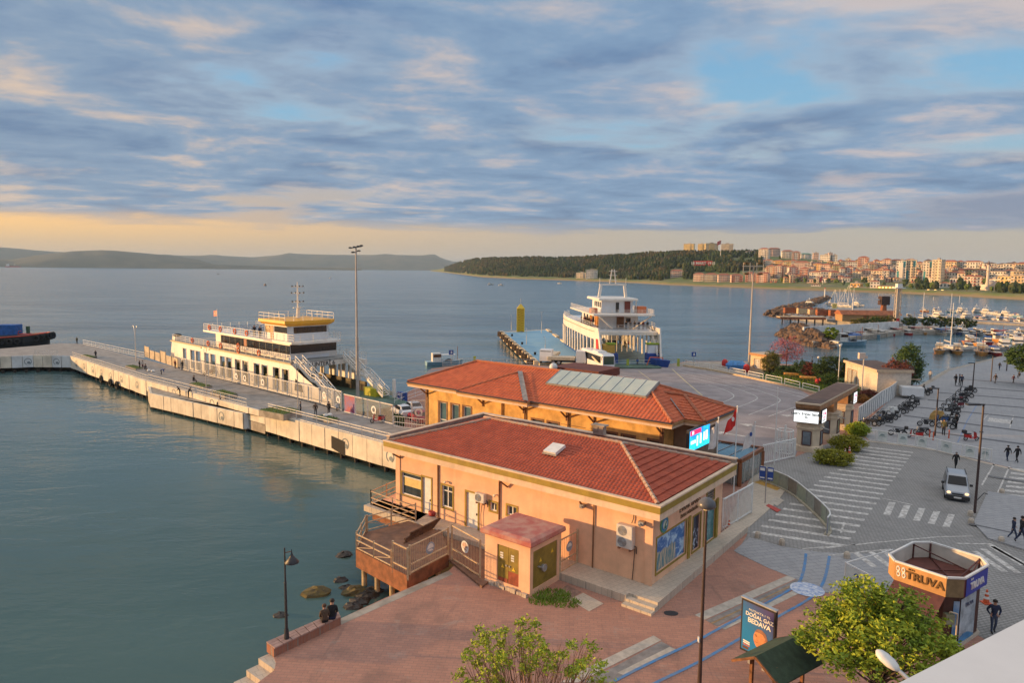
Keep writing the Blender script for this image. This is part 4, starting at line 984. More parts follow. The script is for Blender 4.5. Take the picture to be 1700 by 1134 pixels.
def planter(p0,p1,w,h,label,green=True,m_=M_QUAY):
 c=(p0+p1)/2;d=p1-p0;L=d.length;R=thing('planter',label,'planter',(c.x,c.y,PIER_Z if c.z==0 else c.z),atan2(d.y,d.x),'concrete planters along the pier')
 m=MB();m.box(-L/2,L/2,-w/2,w/2,0,h);m.build('box',m_,R)
 m=MB();nb=int(L*w*16)
 for i in range(nb):
  x,y=(rnd.random()-.5)*(L-.25),(rnd.random()-.5)*(w-.25);s=.12+.15*rnd.random();a=rnd.random()*6
  m.poly([(x-.06,y,h),(x+.06,y+.02,h),(x+.03*cos(a),y+.1*sin(a),h+s)])
 m.box(-L/2+.08,L/2-.08,-w/2+.08,w/2-.08,h,h+.04);m.build('grass',GRASSM,R,kind='stuff')
for(a,b,w,h,lb)in(((445,690-2),(486,697-1),2.6,.75,'big concrete planter of grass on the landing block end of the pier'),((360,655),(384,662),1.8,.55,'concrete planter on the pier above the landing block'),((322,639),(345,645),1.4,.3,'low grass bed near the crouching man on the pier'),((470,681),(492,687),1.5,.25,'low grass bed beside the two standing men on the pier'),((529,695),(556,702),1.5,.35,'low planter with white bags on the near pier'),((140,591),(156,595),1.2,.2,'grass strip at the pier bend, farthest along the walk'),((215,609),(232,614),1.3,.25,'grass bed by the sitting couple on the pier')):
 planter(xy(G(a[0],a[1],PIER_Z)),xy(G(b[0],b[1],PIER_Z)),w,h,lb)
tb=MB();tb.torus((0,0,0),.5,.19,'y',18,8);TY=tb.build('tyre_fender',BLACK,smooth=True)
for i,(px,py)in enumerate(((168,630),(183,636),(194,640))):
 t=TY if i==0 else TY.copy()
 if i:C.objects.link(t)
 p=G(px,py,-1.25);t.location=(p.x,p.y,-1.2);t.rotation_euler=(0,0,atan2(PD.y,PD.x));tag(t,'black tyre fender hung on the pier facing, %s from the left of three'%ORD[i],'tyre','tyre fenders on the pier')
def twin_lamp(p,z,label,h=5.6,ang=0,arms=2,group='arched lamps on the pier',m_=STEEL):
 R=thing('pier_lamp',label,'lamp',(p.x,p.y,z),ang,group)
 m=MB();m.cyl((0,0,0),(0,0,h*.55),.09,.06,8);m.build('pole',m_,R)
 for s in((1,-1)if arms==2 else(1,)):
  m=MB();pts=[(s*(.9-.9*cos(t))*.9 if 0 else s*.85*(1-cos(t)),0,h*.55+(h*.45)*sin(t))for t in[pi*.62*k/7 for k in range(8)]]
  m.tube(pts,.035,5);arm=m.build('arm',m_,R,whole=True);m=MB();e=pts[-1];m.cbox((e[0]+s*.15,0,e[2]-.05),(.4,.14,.07));m.build('lamp_head',DARK,arm)
for px,py,lb in((343,655,'arched twin lamp on the pier before the ferry windows'),(495,691,'arched twin lamp beside the two standing men'),(226,600,'thin arched lamp near the beige fence')):
 twin_lamp(xy(G(px,py,PIER_Z)),PIER_Z,lb,6.6,atan2(PD.y,PD.x))
def mast(p,z,top_py,label,kind):
 h=HZ(p,top_py)-z;R=thing('light_mast',label,'light mast',(p.x,p.y,z))
 m=MB();m.cyl((0,0,0),(0,0,h*.42),.24,.18,10);m.cyl((0,0,h*.42),(0,0,h),.16,.10,10);m.torus((0,0,h*.42),.2,.06,'z',10,5);m.build('pole',mat('mast_grey_paint',(.44,.40,.36),.6,.08,1,stain=.2),R,whole=True)
 if kind==0:
  m=MB();m.beam((-.8,0,h-.1),(.8,0,h+.15),.09);m.beam((-.6,.3,h-.7),(.6,-.2,h-.4),.08);m.build('crossarm',DARK,R,whole=True)
  for x,z2,t in((-.75,.0,.3),(-.2,.1,.3),(.3,.2,-.2),(.75,.3,-.3),(-.4,-.6,.3),(.4,-.4,-.2)):
   m=MB();m.loft([[(x-.22,-.15),(x+.22,-.15),(x+.22,.15),(x-.22,.15)],[(x-.17,-.1),(x+.17,-.1),(x+.17,.1),(x-.17,.1)]],[h+z2-.12,h+z2+.08]);m.build('floodlight',DARK,R)
 else:
  m=MB();m.beam((-2.0,0,h),(2.0,0,h),.14);m.beam((-1.9,0,h-1.0),(1.9,0,h-1.0),.1)
  for x in(-1.9,-.65,.65,1.9):m.beam((x,0,h-1.3),(x,0,h+.7),.1)
  m.build('crossarm',mat('cream_steel',(.62,.54,.42),.6,.05),R,whole=True)
  for x in(-1.55,-1.0,1.0,1.55,-1.3,1.3):
   for z2 in(.55,-1.45):
    m=MB();m.cbox((x,-.1,h+z2),(.42,.25,.34));m.build('floodlight',mat('amber_brown',(.30,.17,.06),.6,.1),R)
 m=MB();m.bbox(-.5,.5,-.5,.5,0,.5,.06);m.build('footing',M_QUAY,R)
mast(xy(G(594,666,.3)),.3,411,'tall grey floodlight mast rising behind the near ferry',0)
mast(xy(G(1243,612,0)),0,442,'tall cream floodlight mast beside the small hut at the yard corner',1)
#  ferries, tug, jetty
FW=mat('ferry_white',(.78,.73,.66),.45,.05,.5,stain=.10,streak=.22)
FWS=mat('ferry_cool_white',(.72,.74,.76),.45,.04,.5)
FORANGE=mat('ferry_amber_band',(.85,.42,.03),.5,.05,.5)
FDECK=mat('ferry_green_deck',(.10,.17,.13),.7,.2,.6)
DKWIN=mat('ferry_dark_windows',(.012,.012,.014),.12,.3,1.5,spec=.8)
def rail_run(parent,pts,h=1.0,step=1.6,m=FW,n=3,th=.05,name='railing',closed=False):
 mb=MB();pts=[Vector(p)for p in pts]
 for j,(a,b)in enumerate(zip(pts[:-1],pts[1:])):
  k=max(1,int(round((b-a).length/step)))
  for i in range(1 if j else 0,k+1):p=a.lerp(b,i/k);mb.beam(p,p+Vector((0,0,h)),th)
  for r in range(n):z=Vector((0,0,h*(r+1)/n));mb.beam(a+z,b+z,th)
 return mb.build(name,m,parent,whole=True)
def life_ring(parent,x,y,z,ax='y',r=.38):
 m=MB();m.torus((x,y,z),r,.1,ax,12,5);m.build('life_ring',ORANGE,parent)
def ferry_one():
 o=PF0+PN*1.9;ang=atan2(PD.y,PD.x)
 R=thing('car_ferry','white car ferry with amber bridge roof moored along the pier','ferry',(o.x,o.y,0),ang)
 L,Wd=45.,10.6;zd=.4
 m=MB();pl=[(-11,2.6),(-8,.4),(-2,0),(40,0),(44,.5),(44,Wd-.5),(40,Wd),(-2,Wd),(-8,Wd-.4),(-11,Wd-2.6)]
 m.loft([[(x*.985+.3,y)for x,y in pl],pl],[-2.6,zd]);m.build('hull',mat('ferry_hull_blue',(.03,.06,.16),.5,.1),R)
 m=MB();m.prism(pl,zd+.002,zd+.05);m.build('car_deck',FDECK,R)
 ztop=5.0
 wins=[(-3.6,-2.2,'b')]+[(x,x+1.75,'w')for x in(-.4,1.85,5.2,7.6,11.2,13.4,16.4,18.9,22.6,25.0,28.4,31.0)]
 for side,y,nn in(('near',0.,Vector((0,1,0))),('far',Wd,Vector((0,-1,0)))):
  m=MB();hs=[(a+6,b+6,.5,3.75)for a,b,_ in wins]
  wall_holes(m,(-6,y,zd+.05),(1,0,0),39.4,ztop-zd,hs,nn,.25)
  if side=='near':
   m.poly([(-10.6,y+.3,zd+1.0),(-6,y,zd+.05),(-6,y,ztop+.05),(-8.2,y+.1,ztop+.05)])
  else:m.poly([(-6,y,zd+.05),(-10.6,y-.3,zd+1.0),(-8.2,y-.1,ztop+.05),(-6,y,ztop+.05)][::1])
  wall_holes(m,(-6,y+nn.y*.26,zd+.05),(1,0,0),39.4,ztop-zd,hs,nn,.01)
  m.poly([(33.4,y,zd+.05),(43.6,y,zd+.05),(43.6,y,zd+1.0),(37.0,y,3.6),(33.4,y,ztop+.05)])if side=='near' else m.poly([(37.0,y,zd+.05),(43.6,y,zd+.05),(43.6,y,zd+.6),(37.,y,zd+1.3)])
  m.build('side_wall',FW,R,whole=True)
  if side=='near':
   for a,b,k in wins:
    f=MB();f.box(a-.1,b+.1,-.05,-.002,zd+.47,zd+.55);f.box(a-.1,b+.1,-.05,-.002,zd+3.8,zd+3.88);f.box(a-.1,a,-.05,-.002,zd+.55,zd+3.8);f.box(b,b+.1,-.05,-.002,zd+.55,zd+3.8);f.build('window_frame',FW,R,whole=True)
   f=MB();f.poly([(34.3,-.01,1.5),(36.6,-.01,1.5),(36.4,-.01,2.4),(34.6,-.01,3.2)]);f.build('end_opening',DKWIN,R)
   f=MB();f.box(-9,33.6,-.12,-.002,ztop-.02,ztop+.16);f.build('rubbing_band',mat('tan_band',(.55,.40,.20),.6,.1),R)
 m=MB()
 for x,y,w,h in((7.9,2.0,2.2,2.2),(20,3,4,1.6),(12,4,4,1.8)):m.box(x,x+w,y,y+1.8,zd+.06,zd+h)
 m.build('deck_house',mat('olive_deck_house',(.22,.22,.10),.7,.15),R)
 m=MB();m.box(-8.6,33.2,.05,Wd-.05,ztop+.052,ztop+.25);m.build('passenger_deck',mat('ferry_deck_grey',(.34,.33,.31),.8,.1),R)
 rail_run(R,[(-8.4,.12,ztop+.25),(33.2,.12,ztop+.25)],1.0,1.9);rail_run(R,[(-8.4,Wd-.12,ztop+.25),(33.2,Wd-.12,ztop+.25)],1.0,1.9)
 s0,s1,sy0,sy1,sz0,sz1=6.4,30.6,1.5,Wd-1.4,ztop+.25,7.55
 m=MB();m.box(s0,s1,sy0,sy1,sz0,sz1);m.build('saloon',FW,R)
 m=MB();m.box(s0+2.0,s1-.02,sy0-.05,sy0-.002,sz0+.85,sz1-.25);m.build('saloon_window',DKWIN,R)
 m=MB();m.box(s1+.002,s1+.05,sy0+.1,sy1-.1,sz0+.9,sz1-.15);m.build('saloon_window',DKWIN,R)
 for k in range(11):
  x=s0+3.2+k*2;m=MB();m.box(x,x+.07,sy0-.07,sy0-.052,sz0+.85,sz1-.25);m.build('mullion',DARK,R)
 m=MB();m.box(16.6,17.5,sy0-.08,sy0-.051,sz0+.02,sz0+2.0);m.build('saloon_door',mat('red_brown_door',(.30,.07,.03),.6,.1),R)
 m=MB()
 for k in range(34):x=s0+2.2+k*.66;m.box(x,x+.46,.55,.95,sz0+.4,sz0+.46);m.box(x,x+.46,.92,.98,sz0+.46,sz0+.95)
 m.build('seat',mat('pale_seat',(.60,.55,.50),.6,.1),R,kind='stuff')
 u0,u1=3.6,32.4
 m=MB();m.prism([(u0,.6),(24.5,.6),(26.2,1.1),(u1-1,1.3),(u1,2.0),(u1,Wd-2),(u1-1,Wd-1.1),(u0,Wd-.6)],7.55,7.85);m.build('upper_deck',FW,R)
 rail_run(R,[(u0+.1,Wd-.7,7.85),(u0+.1,.7,7.85),(24.5,.7,7.85),(26.2,1.2,7.85),(u1-.6,1.5,7.85)],1.05,1.5)
 rail_run(R,[(u1-.6,1.5,7.85),(u1-.1,2.2,7.85),(u1-.1,Wd-2.2,7.85),(u1-1,Wd-1.2,7.85),(u0+.1,Wd-.7,7.85)],1.05,1.8)
 m=MB()
 for r in range(5):
  for k in range(11):x=9.2+k*1.15;y=2.4+r*1.35;m.box(x,x+.42,y,y+.95,8.2,8.26);m.beam((x+.42,y+.04,8.24),(x+.62,y+.04,8.8),.05);m.beam((x+.42,y+.9,8.24),(x+.62,y+.9,8.8),.05);m.beam((x+.6,y+.02,8.78),(x+.6,y+.94,8.78),.08)
 m.build('bench',mat('blue_grey_bench',(.28,.36,.46),.6,.1),R,kind='stuff')
 for x in(6.2,10.3,15.4,19.4):life_ring(R,x,.55,8.4)
 for x in(0.5,6.8,11.5,24.2):life_ring(R,x,.0,5.85)
 for z in(5.6,6.3):life_ring(R,17.6,-.0,z)
 w0,w1,wy0,wy1=22.6,29.8,1.9,Wd-1.9
 m=MB();m.loft([[(w0,wy0),(w1-.6,wy0),(w1,wy0+.6),(w1,wy1-.6),(w1-.6,wy1),(w0,wy1)]]*2,[7.852,10.0]);m.build('wheelhouse',FWS,R)
 m=MB();m.box(w0+2.9,w1-.65,wy0-.05,wy0-.002,8.95,9.85);m.build('bridge_window',DKWIN,R)
 m=MB();m.box(w0+.2,w0+1.6,wy0-.05,wy0-.002,8.8,9.85);m.build('bridge_window',mat('amber_glass',(.42,.22,.05),.3,.3,2),R)  # amber tinted pane beside the dark ones
 m=MB();m.box(w0+1.75,w0+2.6,wy0-.06,wy0-.002,7.9,9.85);m.build('bridge_door',mat('orange_brown_door',(.48,.17,.04),.5,.1),R)
 m=MB();m.loft([[(w1+.002,wy0+.7),(w1+.05,wy0+.7),(w1+.05,wy1-.7),(w1+.002,wy1-.7)]]*2,[8.95,9.85]);m.build('bridge_window',DKWIN,R)
 for k in range(6):
  y=wy0+1.3+k*1.0;m=MB();m.box(w1+.052,w1+.07,y,y+.06,8.95,9.85);m.build('mullion',DARK,R)
 m=MB();q=[(w0-.9,wy0-.9),(w1+.2,wy0-.9),(w1+.9,wy0+.2),(w1+.9,wy1-.2),(w1+.2,wy1+.9),(w0-.9,wy1+.9)]
 def sc(q,k):cx,cy=(w0+w1)/2,(wy0+wy1)/2;return[(cx+(x-cx)*k,cy+(y-cy)*k)for x,y in q]
 m.loft([sc(q,.84),sc(q,.95),sc(q,.95)],[10.002,10.4,10.8]);m.build('bridge_roof',FORANGE,R)
 rail_run(R,[(x,y,10.8)for x,y in sc(q,.93)+[sc(q,.93)[0]]],.95,1.6,n=2)
 m=MB();x,y=26.4,Wd/2;m.cyl((x,y,10.95),(x,y,12.4),.36,.22,8);m.cyl((x,y,12.4),(x,y,16.3),.16,.09,8)
 for z,w in((13.3,.9),(14.6,1.0),(15.6,.9)):m.beam((x,y-w,z),(x,y+w,z),.09);m.beam((x-w,y,z),(x+w*.6,y,z),.09)
 m.cbox((x+.4,y-.3,12.5),(.2,1.4,.12));mm=m.build('signal_mast',FW,R,whole=True)
 m=MB()
 for z,w in((13.3,.9),(14.6,1.0),(15.6,.9)):
  for s in(-1,1):m.cyl((x+s*w*.6,y,z),(x+s*w*.6,y,z+.22),.1);m.cyl((x,y+s*w,z),(x,y+s*w,z+.22),.1)
 m.build('mast_light',DARK,mm)
 m=MB();m.loft([[(-10.4,.3),(-8.4,.1),(-8.2,1.6),(-10.2,1.6)],[(-8.9,.3),(-7.2,.1),(-7.0,1.6),(-8.7,1.6)]],[zd+.6,5.9]);fc=m.build('funnel',FW,R)
 m=MB();m.ball((-7.9,.85,6.1),.75,(1.1,.9,.4),10,6);m.build('funnel_cap',BLACK,fc)
 for y,s in((-.0,1),(Wd,-1)):
  yb=y+s*1.3 if s>0 else y+s*1.5
  A,B,D,E_=Vector((33.4,yb,ztop+.2)),Vector((37.4,yb,3.2)),Vector((38.6,yb,3.1)),Vector((43.0,yb,zd+.3))
  m=MB();w=Vector((0,.55,0))
  for q0,q1 in((A,B),(B,D),(D,E_)):m.beam(q0-w,q1-w,.08,.34);m.beam(q0+w,q1+w,.08,.34)
  for q0,q1,n in((A,B,9),(D,E_,11)):
   for i in range(n):c=q0 .lerp(q1,(i+.5)/n);m.cbox(c,(.3,1.05,.04))
  m.cbox((B+D)/2,(1.3,1.1,.06));m.build('stair',FW,R,whole=True)
  for k in(-1,1):rail_run(R,[A+w*k,B+w*k,D+w*k,E_+w*k],1.0,1.3,n=2,name='stair_railing',th=.09)
 m=MB();m.box(32.6,33.2,.3,Wd-.3,4.35,5.04);m.build('cross_beam',FW,R)
 m=MB();m.box(s1+.06,s1+.12,1.2,Wd-2.8,5.3,5.75);m.build('name_board',FWS,R)
 text('lettering','ALINTERİ 6',.85,DARK,R,(33.26,Wd/2-.3,4.68),(pi/2,0,pi/2),.02)
 m=MB()
 for k in range(7):m.bbox(19+k*2.6,19.4+k*2.6,Wd-.45,Wd-.05,zd+.1,4.4,.05)
 m.build('pillar',FW,R)
 m=MB();m.box(33.8,36.6,Wd-.5,Wd-.1,4.4,5.2);m.build('far_platform',FW,R);rail_run(R,[(33.2,Wd-.3,5.2),(36.6,Wd-.3,5.2)],1.0,1.2)
 m=MB();m.box(8,37,Wd-.62,Wd-.46,zd+.06,zd+1.5);m.build('far_bulwark',mat('brown_bulwark',(.13,.10,.05),.7,.3,1.2),R)
 m=MB();m.box(38.8,41.5,Wd-2.3,Wd-.5,zd+.06,zd+1.2);m.build('deck_box',mat('acid_yellow',(.62,.56,.03),.6,.1),R)
 m=MB();m.cyl((43.4,Wd-.4,zd),(43.4,Wd-.4,zd+2.6),.28,.24);m.cyl((43.4,.4,zd),(43.4,.4,zd+2.2),.28,.24);m.build('bollard_post',FW,R)
 m=MB();m.loft([[(44.05,.6),(48.5,1.2),(48.5,Wd-1.2),(44.05,Wd-.6)]]*2,[zd-.15,zd+.05]);m.build('ramp',FDECK,R)
 m=MB();m.box(44.2,46,Wd-.5,Wd-.1,zd-.5,zd+1.0);m.build('ramp_side',BLUE,R)
 m=MB();m.cyl((5.6,2.2,7.85),(5.6,2.2,11.4),.04);fp=m.build('flag_staff',FW,R)
 flag_mesh(fp,(5.6,2.2,11.2),1.5,.95,-1)
 for x,y,w in((31.2,3.2,1.2),(28.4,2.4,1.6)):
  pass
 return R
def flag_mesh(parent,top,L,H,sgn,axis='x',m_=None,droop=.15,mark=True):
 m=MB();n=8;x,y,z=top;P=[]
 for i in range(n+1):
  k=i/n;w=.12*sin(k*7)*k;dx=sgn*L*k
  for h in(0,1):P.append(((x+dx),y+w,z-h*H-droop*L*k)if axis=='x' else(x+w,y+dx,z-h*H-droop*L*k))
 m.add(P,[(2*i,2*i+1,2*i+3,2*i+2)for i in range(n)]);f=m.build('flag',m_ or RED,parent,smooth=True)
 if mark:
  m=MB()
  for s in(-1,1):
   def pt(u,v):
    k=u/L;w=.12*sin(k*7)*k+s*.012;return(x+sgn*u,y+w,z-v-droop*u)if axis=='x' else(x+w,y+sgn*u,z-v-droop*u)
   c,r=(L*.36,H*.5),H*.22;N=14
   for i in range(N):
    t0,t1=.6+(2*pi-1.2)*i/N,.6+(2*pi-1.2)*(i+1)/N
    wd=lambda t:r*.34*max(.05,sin((t-.6)/(2*pi-1.2)*pi))
    m.poly([pt(c[0]+q*cos(t),c[1]+q*sin(t))for q,t in((r,t0),(r,t1),(r-wd(t1),t1),(r-wd(t0),t0))])
   st=[(L*.58+(H*.13 if i%2==0 else H*.055)*cos(i*pi/5+pi),H*.5+(H*.13 if i%2==0 else H*.055)*sin(i*pi/5+pi))for i in range(10)]
   m.poly([pt(*q)for q in st])
  m.build('crescent_and_star',WHITE,f,whole=True)
 return f
ferry_one()
def ferry_two():
 P=xy(G(1042,606,0));P=Vector((23.4,134.5,0));ang=radians(90+5)
 R=thing('car_ferry','white and blue car ferry loading at the jetty with its deck open','ferry',(P.x,P.y,0),ang)
 Lh,hb=52.,7.0;zd=.3
 def outline(k=1.0):return[(0,5.4*k),(4,6.6*k),(12,hb*k),(38,hb*k),(46,6.2*k),(Lh,3.4*k),(Lh,-3.4*k),(46,-6.2*k),(38,-hb*k),(12,-hb*k),(4,-6.6*k),(0,-5.4*k)]
 m=MB();m.loft([outline(.92),outline(1.0)],[-2.6,zd]);m.build('hull',BLUE,R)
 m=MB();m.prism(outline(.995),zd+.002,zd+.06);m.build('car_deck',mat('blue_grey_car_deck',(.16,.26,.30),.6,.15,.5),R)
 zt=6.2
 def yl(x):
  o=[(0,5.6),(4,6.6),(12,hb),(38,hb),(46,6.2),(Lh,3.6)]
  return interp([(a,b)for a,b in o],x)
 for s in(1,-1):
  m=MB();xs=[3.0,6,9,12.5,16,20,24,28,32,36,40,44,48,Lh]
  for a,b in zip(xs[:-1],xs[1:]):
   za=zt+(.5*max(0,(a-34)/18));zb_=zt+(.5*max(0,(b-34)/18));ya,yb=s*yl(a),s*yl(b)
   m.poly([(a,ya,za-1.45),(b,yb,zb_-1.45),(b,yb,zb_+.9),(a,ya,za+.9)]);m.poly([(a,ya-s*.2,za-1.45),(b,yb-s*.2,zb_-1.45),(b,yb-s*.2,zb_+.9),(a,ya-s*.2,za+.9)]);m.poly([(a,ya,za+.9),(b,yb,zb_+.9),(b,yb-s*.2,zb_+.9),(a,ya-s*.2,za+.9)]);m.poly([(a,ya,za-1.45),(b,yb,zb_-1.45),(b,yb-s*.2,zb_-1.45),(a,ya-s*.2,za-1.45)])
  m.build('side_band',FW,R,whole=True)
  m=MB()
  for a,b in zip(xs[:-1],xs[1:]):m.beam((a,s*(yl(a)+.03),zt+.1),(b,s*(yl(b)+.03),zt+.1),.08)
  m.build('brown_stripe',BROWNT,R,whole=True)
  m=MB()
  for k in range(13):
   x=6.5+k*3.4;y=s*(yl(x)-.1);m.beam((x-.5,y,zd+.05),(x,y,zt-1.44),.75,.3,up=(0,1,0))
  m.build('pillar',FW,R)
  y=s*6.0
  m=MB();q=[(-1.2,s*5.9,zd),(4.2,s*6.6,zd),(4.2,s*6.6,zt-.2),(2.8,s*6.5,zt+1.0),(1.6,s*6.35,zt+.9)];q2=[(a,b-s*.3,c)for a,b,c in q];m.loft([q,q2]if s<0 else[q2,q],[0,0]);bp=m.build('bow_plate',FW,R)
  if s>0:
   m=MB();m.poly([(.9,6.34,3.0),(2.3,6.52,3.0),(2.6,6.56,5.0),(1.5,6.42,5.0)]);m.build('red_panel',RED,bp)
  m=MB();y0=2.6 if s>0 else-6.0;m.bbox(.6,2.4,min(s*2.4,s*5.6)+0 if s>0 else-5.9,max(s*2.4,s*5.6)if s>0 else-3.4,zd+.05,2.3,.08);m.build('bow_locker',BLUE,R)
  m=MB();m.bbox(.9,2.8,3.0 if s>0 else-5.7,5.4 if s>0 else-3.7,2.302,4.0,.08);m.build('bow_house',FWS if s<0 else mat('amber_house',(.62,.36,.06),.6,.1),R)
  m=MB();m.box(.8,2.6,2.8 if s>0 else-5.9,4.6 if s>0 else-3.5,4.002,4.25);m.build('winch_cover',mat('acid_green',(.30,.42,.02),.6,.2),R)
 m=MB();m.prism([(6,5.4),(12,6.7),(38,6.7),(46,6),(Lh-.5,3.3),(Lh-.5,-3.3),(46,-6),(38,-6.7),(12,-6.7),(6,-5.4)],zt+.02,zt+.25);m.build('passenger_deck',FWS,R)
 m=MB();m.box(3.4,5.9,-6.3,6.3,zt-.55,zt+.1);m.build('cross_beam',FW,R)
 rail_run(R,[(6,s_,zt+.25)for s_ in(6.2,-6.2)],1.0,1.3,n=3)
 for s in(1,-1):rail_run(R,[(a,s*(yl(a)-.3),zt+.9)for a in(6,12,20,30,38,46,Lh-1)],.8,1.5,n=2)
 m=MB();m.box(11,30,-4.2,4.2,zt+.252,zt+3.1);m.build('saloon',FWS,R)
 for x in(12,15.5,19,22.5,26):
  m=MB();m.box(x,x+1.6,4.202,4.25,zt+1.2,zt+2.4);m.build('saloon_window',DKWIN,R)
 for k,x in enumerate((11.2,13.0,17.5)):
  m=MB();m.box(x,x+.9,4.25,4.5,zt+.252,zt+3.0);m.build('orange_post',mat('orange_side_panel',(.68,.30,.08),.6,.1),R)
 m=MB();m.box(10.93,10.998,-1.2,.4,zt+.3,zt+2.6);m.build('saloon_door',BROWNT,R)
 m=MB();m.box(10.93,10.998,-2.6,-1.6,zt+1.5,zt+2.4);m.build('saloon_window',DKWIN,R)
 m=MB();m.box(10.2,10.9,-1.0,.6,zt+2.75,zt+3.1);m.build('red_awning',RED,R)
 m=MB();m.beam((6.5,5.2,zt+3.1),(8.8,1.8,zt+.3),.28);m.beam((6.5,-5.8,zt+3.1),(8.8,-2.6,zt+.3),.28);m.build('diagonal_strut',FW,R)
 m=MB();m.prism([(6.0,6.4),(34,6.4),(34,-6.4),(6.0,-6.4)],zt+3.1,zt+3.4);m.build('upper_deck',FW,R)
 rail_run(R,[(34,6.2,zt+3.4),(6.2,6.2,zt+3.4),(6.2,-6.2,zt+3.4),(34,-6.2,zt+3.4)],1.0,1.3,n=4)
 m=MB();m.loft([[(12.5,3.4),(22,3.4),(22,-3.4),(12.5,-3.4)]]*2,[zt+3.402,zt+6.0]);m.build('wheelhouse',FWS,R)
 for x in(13,14.8,16.6,18.4):
  m=MB();m.box(x,x+1.1,3.402,3.45,zt+4.5,zt+5.6);m.build('bridge_window',DKWIN,R)
 m=MB();m.box(12.44,12.498,-.4,.3,zt+3.5,zt+5.6);m.build('bridge_door',DKWIN,R)
 m=MB();m.box(12.3,12.498,-2.8,-1.6,zt+3.45,zt+5.8);m.build('side_door',mat('dark_red_brown',(.20,.04,.025),.6,.1),R)
 m=MB();m.bbox(11.4,24,-4.3,4.3,zt+6.002,zt+6.5,.15);m.build('bridge_roof',FW,R)
 m=MB();m.cyl((12,-4.0,zt+3.4),(12,-4.0,zt+6),.12);m.build('stanchion',FW,R)
 m=MB();m.bbox(11,13,4.5,5.9,zt+3.402,zt+4.4,.05);m.box(11.5,14,-6.1,-4.2,zt+3.402,zt+4.8);m.build('life_raft_box',mat('orange_red_raft',(.62,.17,.06),.6,.1),R)
 m=MB()
 for y in(2.6,-2.6):m.beam((17,y*1.15,zt+6.5),(17,y,zt+9.2),.55)
 m.beam((17,3.0,zt+9.3),(17,-3.0,zt+9.3),.4);m.beam((17,.7,zt+9.4),(17,.25,zt+12.6),.2);m.beam((17,-.7,zt+9.4),(17,-.25,zt+12.6),.2)
 for z in(10.3,11.3,12.2):m.beam((17,.9,zt+z),(17,-.9,zt+z),.12)
 m.beam((17,2.9,zt+9.3),(17,2.9,zt+10.8),.07);m.beam((17,-2.9,zt+9.3),(17,-2.9,zt+10.8),.07);m.build('radar_arch',FW,R,whole=True)
 m=MB()
 for k in range(8):y=5.6-k*1.2;m.cyl((20,-y,zd),(20,-y,zt-.6),.1)
 m.build('deck_post',FW,R)
 m=MB();m.loft([[(.2,5.2),(.2,-5.2),(-4.6,-4.8),(-4.6,4.8)]]*2,[zd-.25,zd-.05]);m.build('ramp',FDECK,R)
 m=MB();m.loft([[(-2.6,-6.3),(1.2,-5.2),(1.2,-3.4),(-1.6,-4.6)],[(-3.4,-6.9),(1.0,-5.6),(1.0,-3.2),(-2.0,-4.4)]],[-1.2,1.4]);m.build('bow_flare',BLUE,R)
 for s in(1,-1):
  A,B=Vector((5.2,s*5.6,zt+.1)),Vector((-.2,s*5.7,zd+1.6));m=MB();w=Vector((0,.45,0))
  m.beam(A-w,B-w,.1,.3);m.beam(A+w,B+w,.1,.3)
  for i in range(12):m.cbox(A.lerp(B,(i+.5)/12),(.3,.9,.05))
  m.build('stair',FW,R,whole=True);rail_run(R,[A+w,B+w],1.0,1.2,n=2,name='stair_railing',th=.08)
 m=MB();q=[(-1.9,-5.8),(-1.9,-2.6)]
 m.tube([(-2.2,-5.9,zd),(-2.2,-5.7,zd+1.5),(-2.2,-3.2,zd+1.6),(-2.2,-2.6,zd)],.09);m.build('red_hoop',ORANGE,R,whole=True)
 return R
ferry_two()
def passenger_crowd():pass
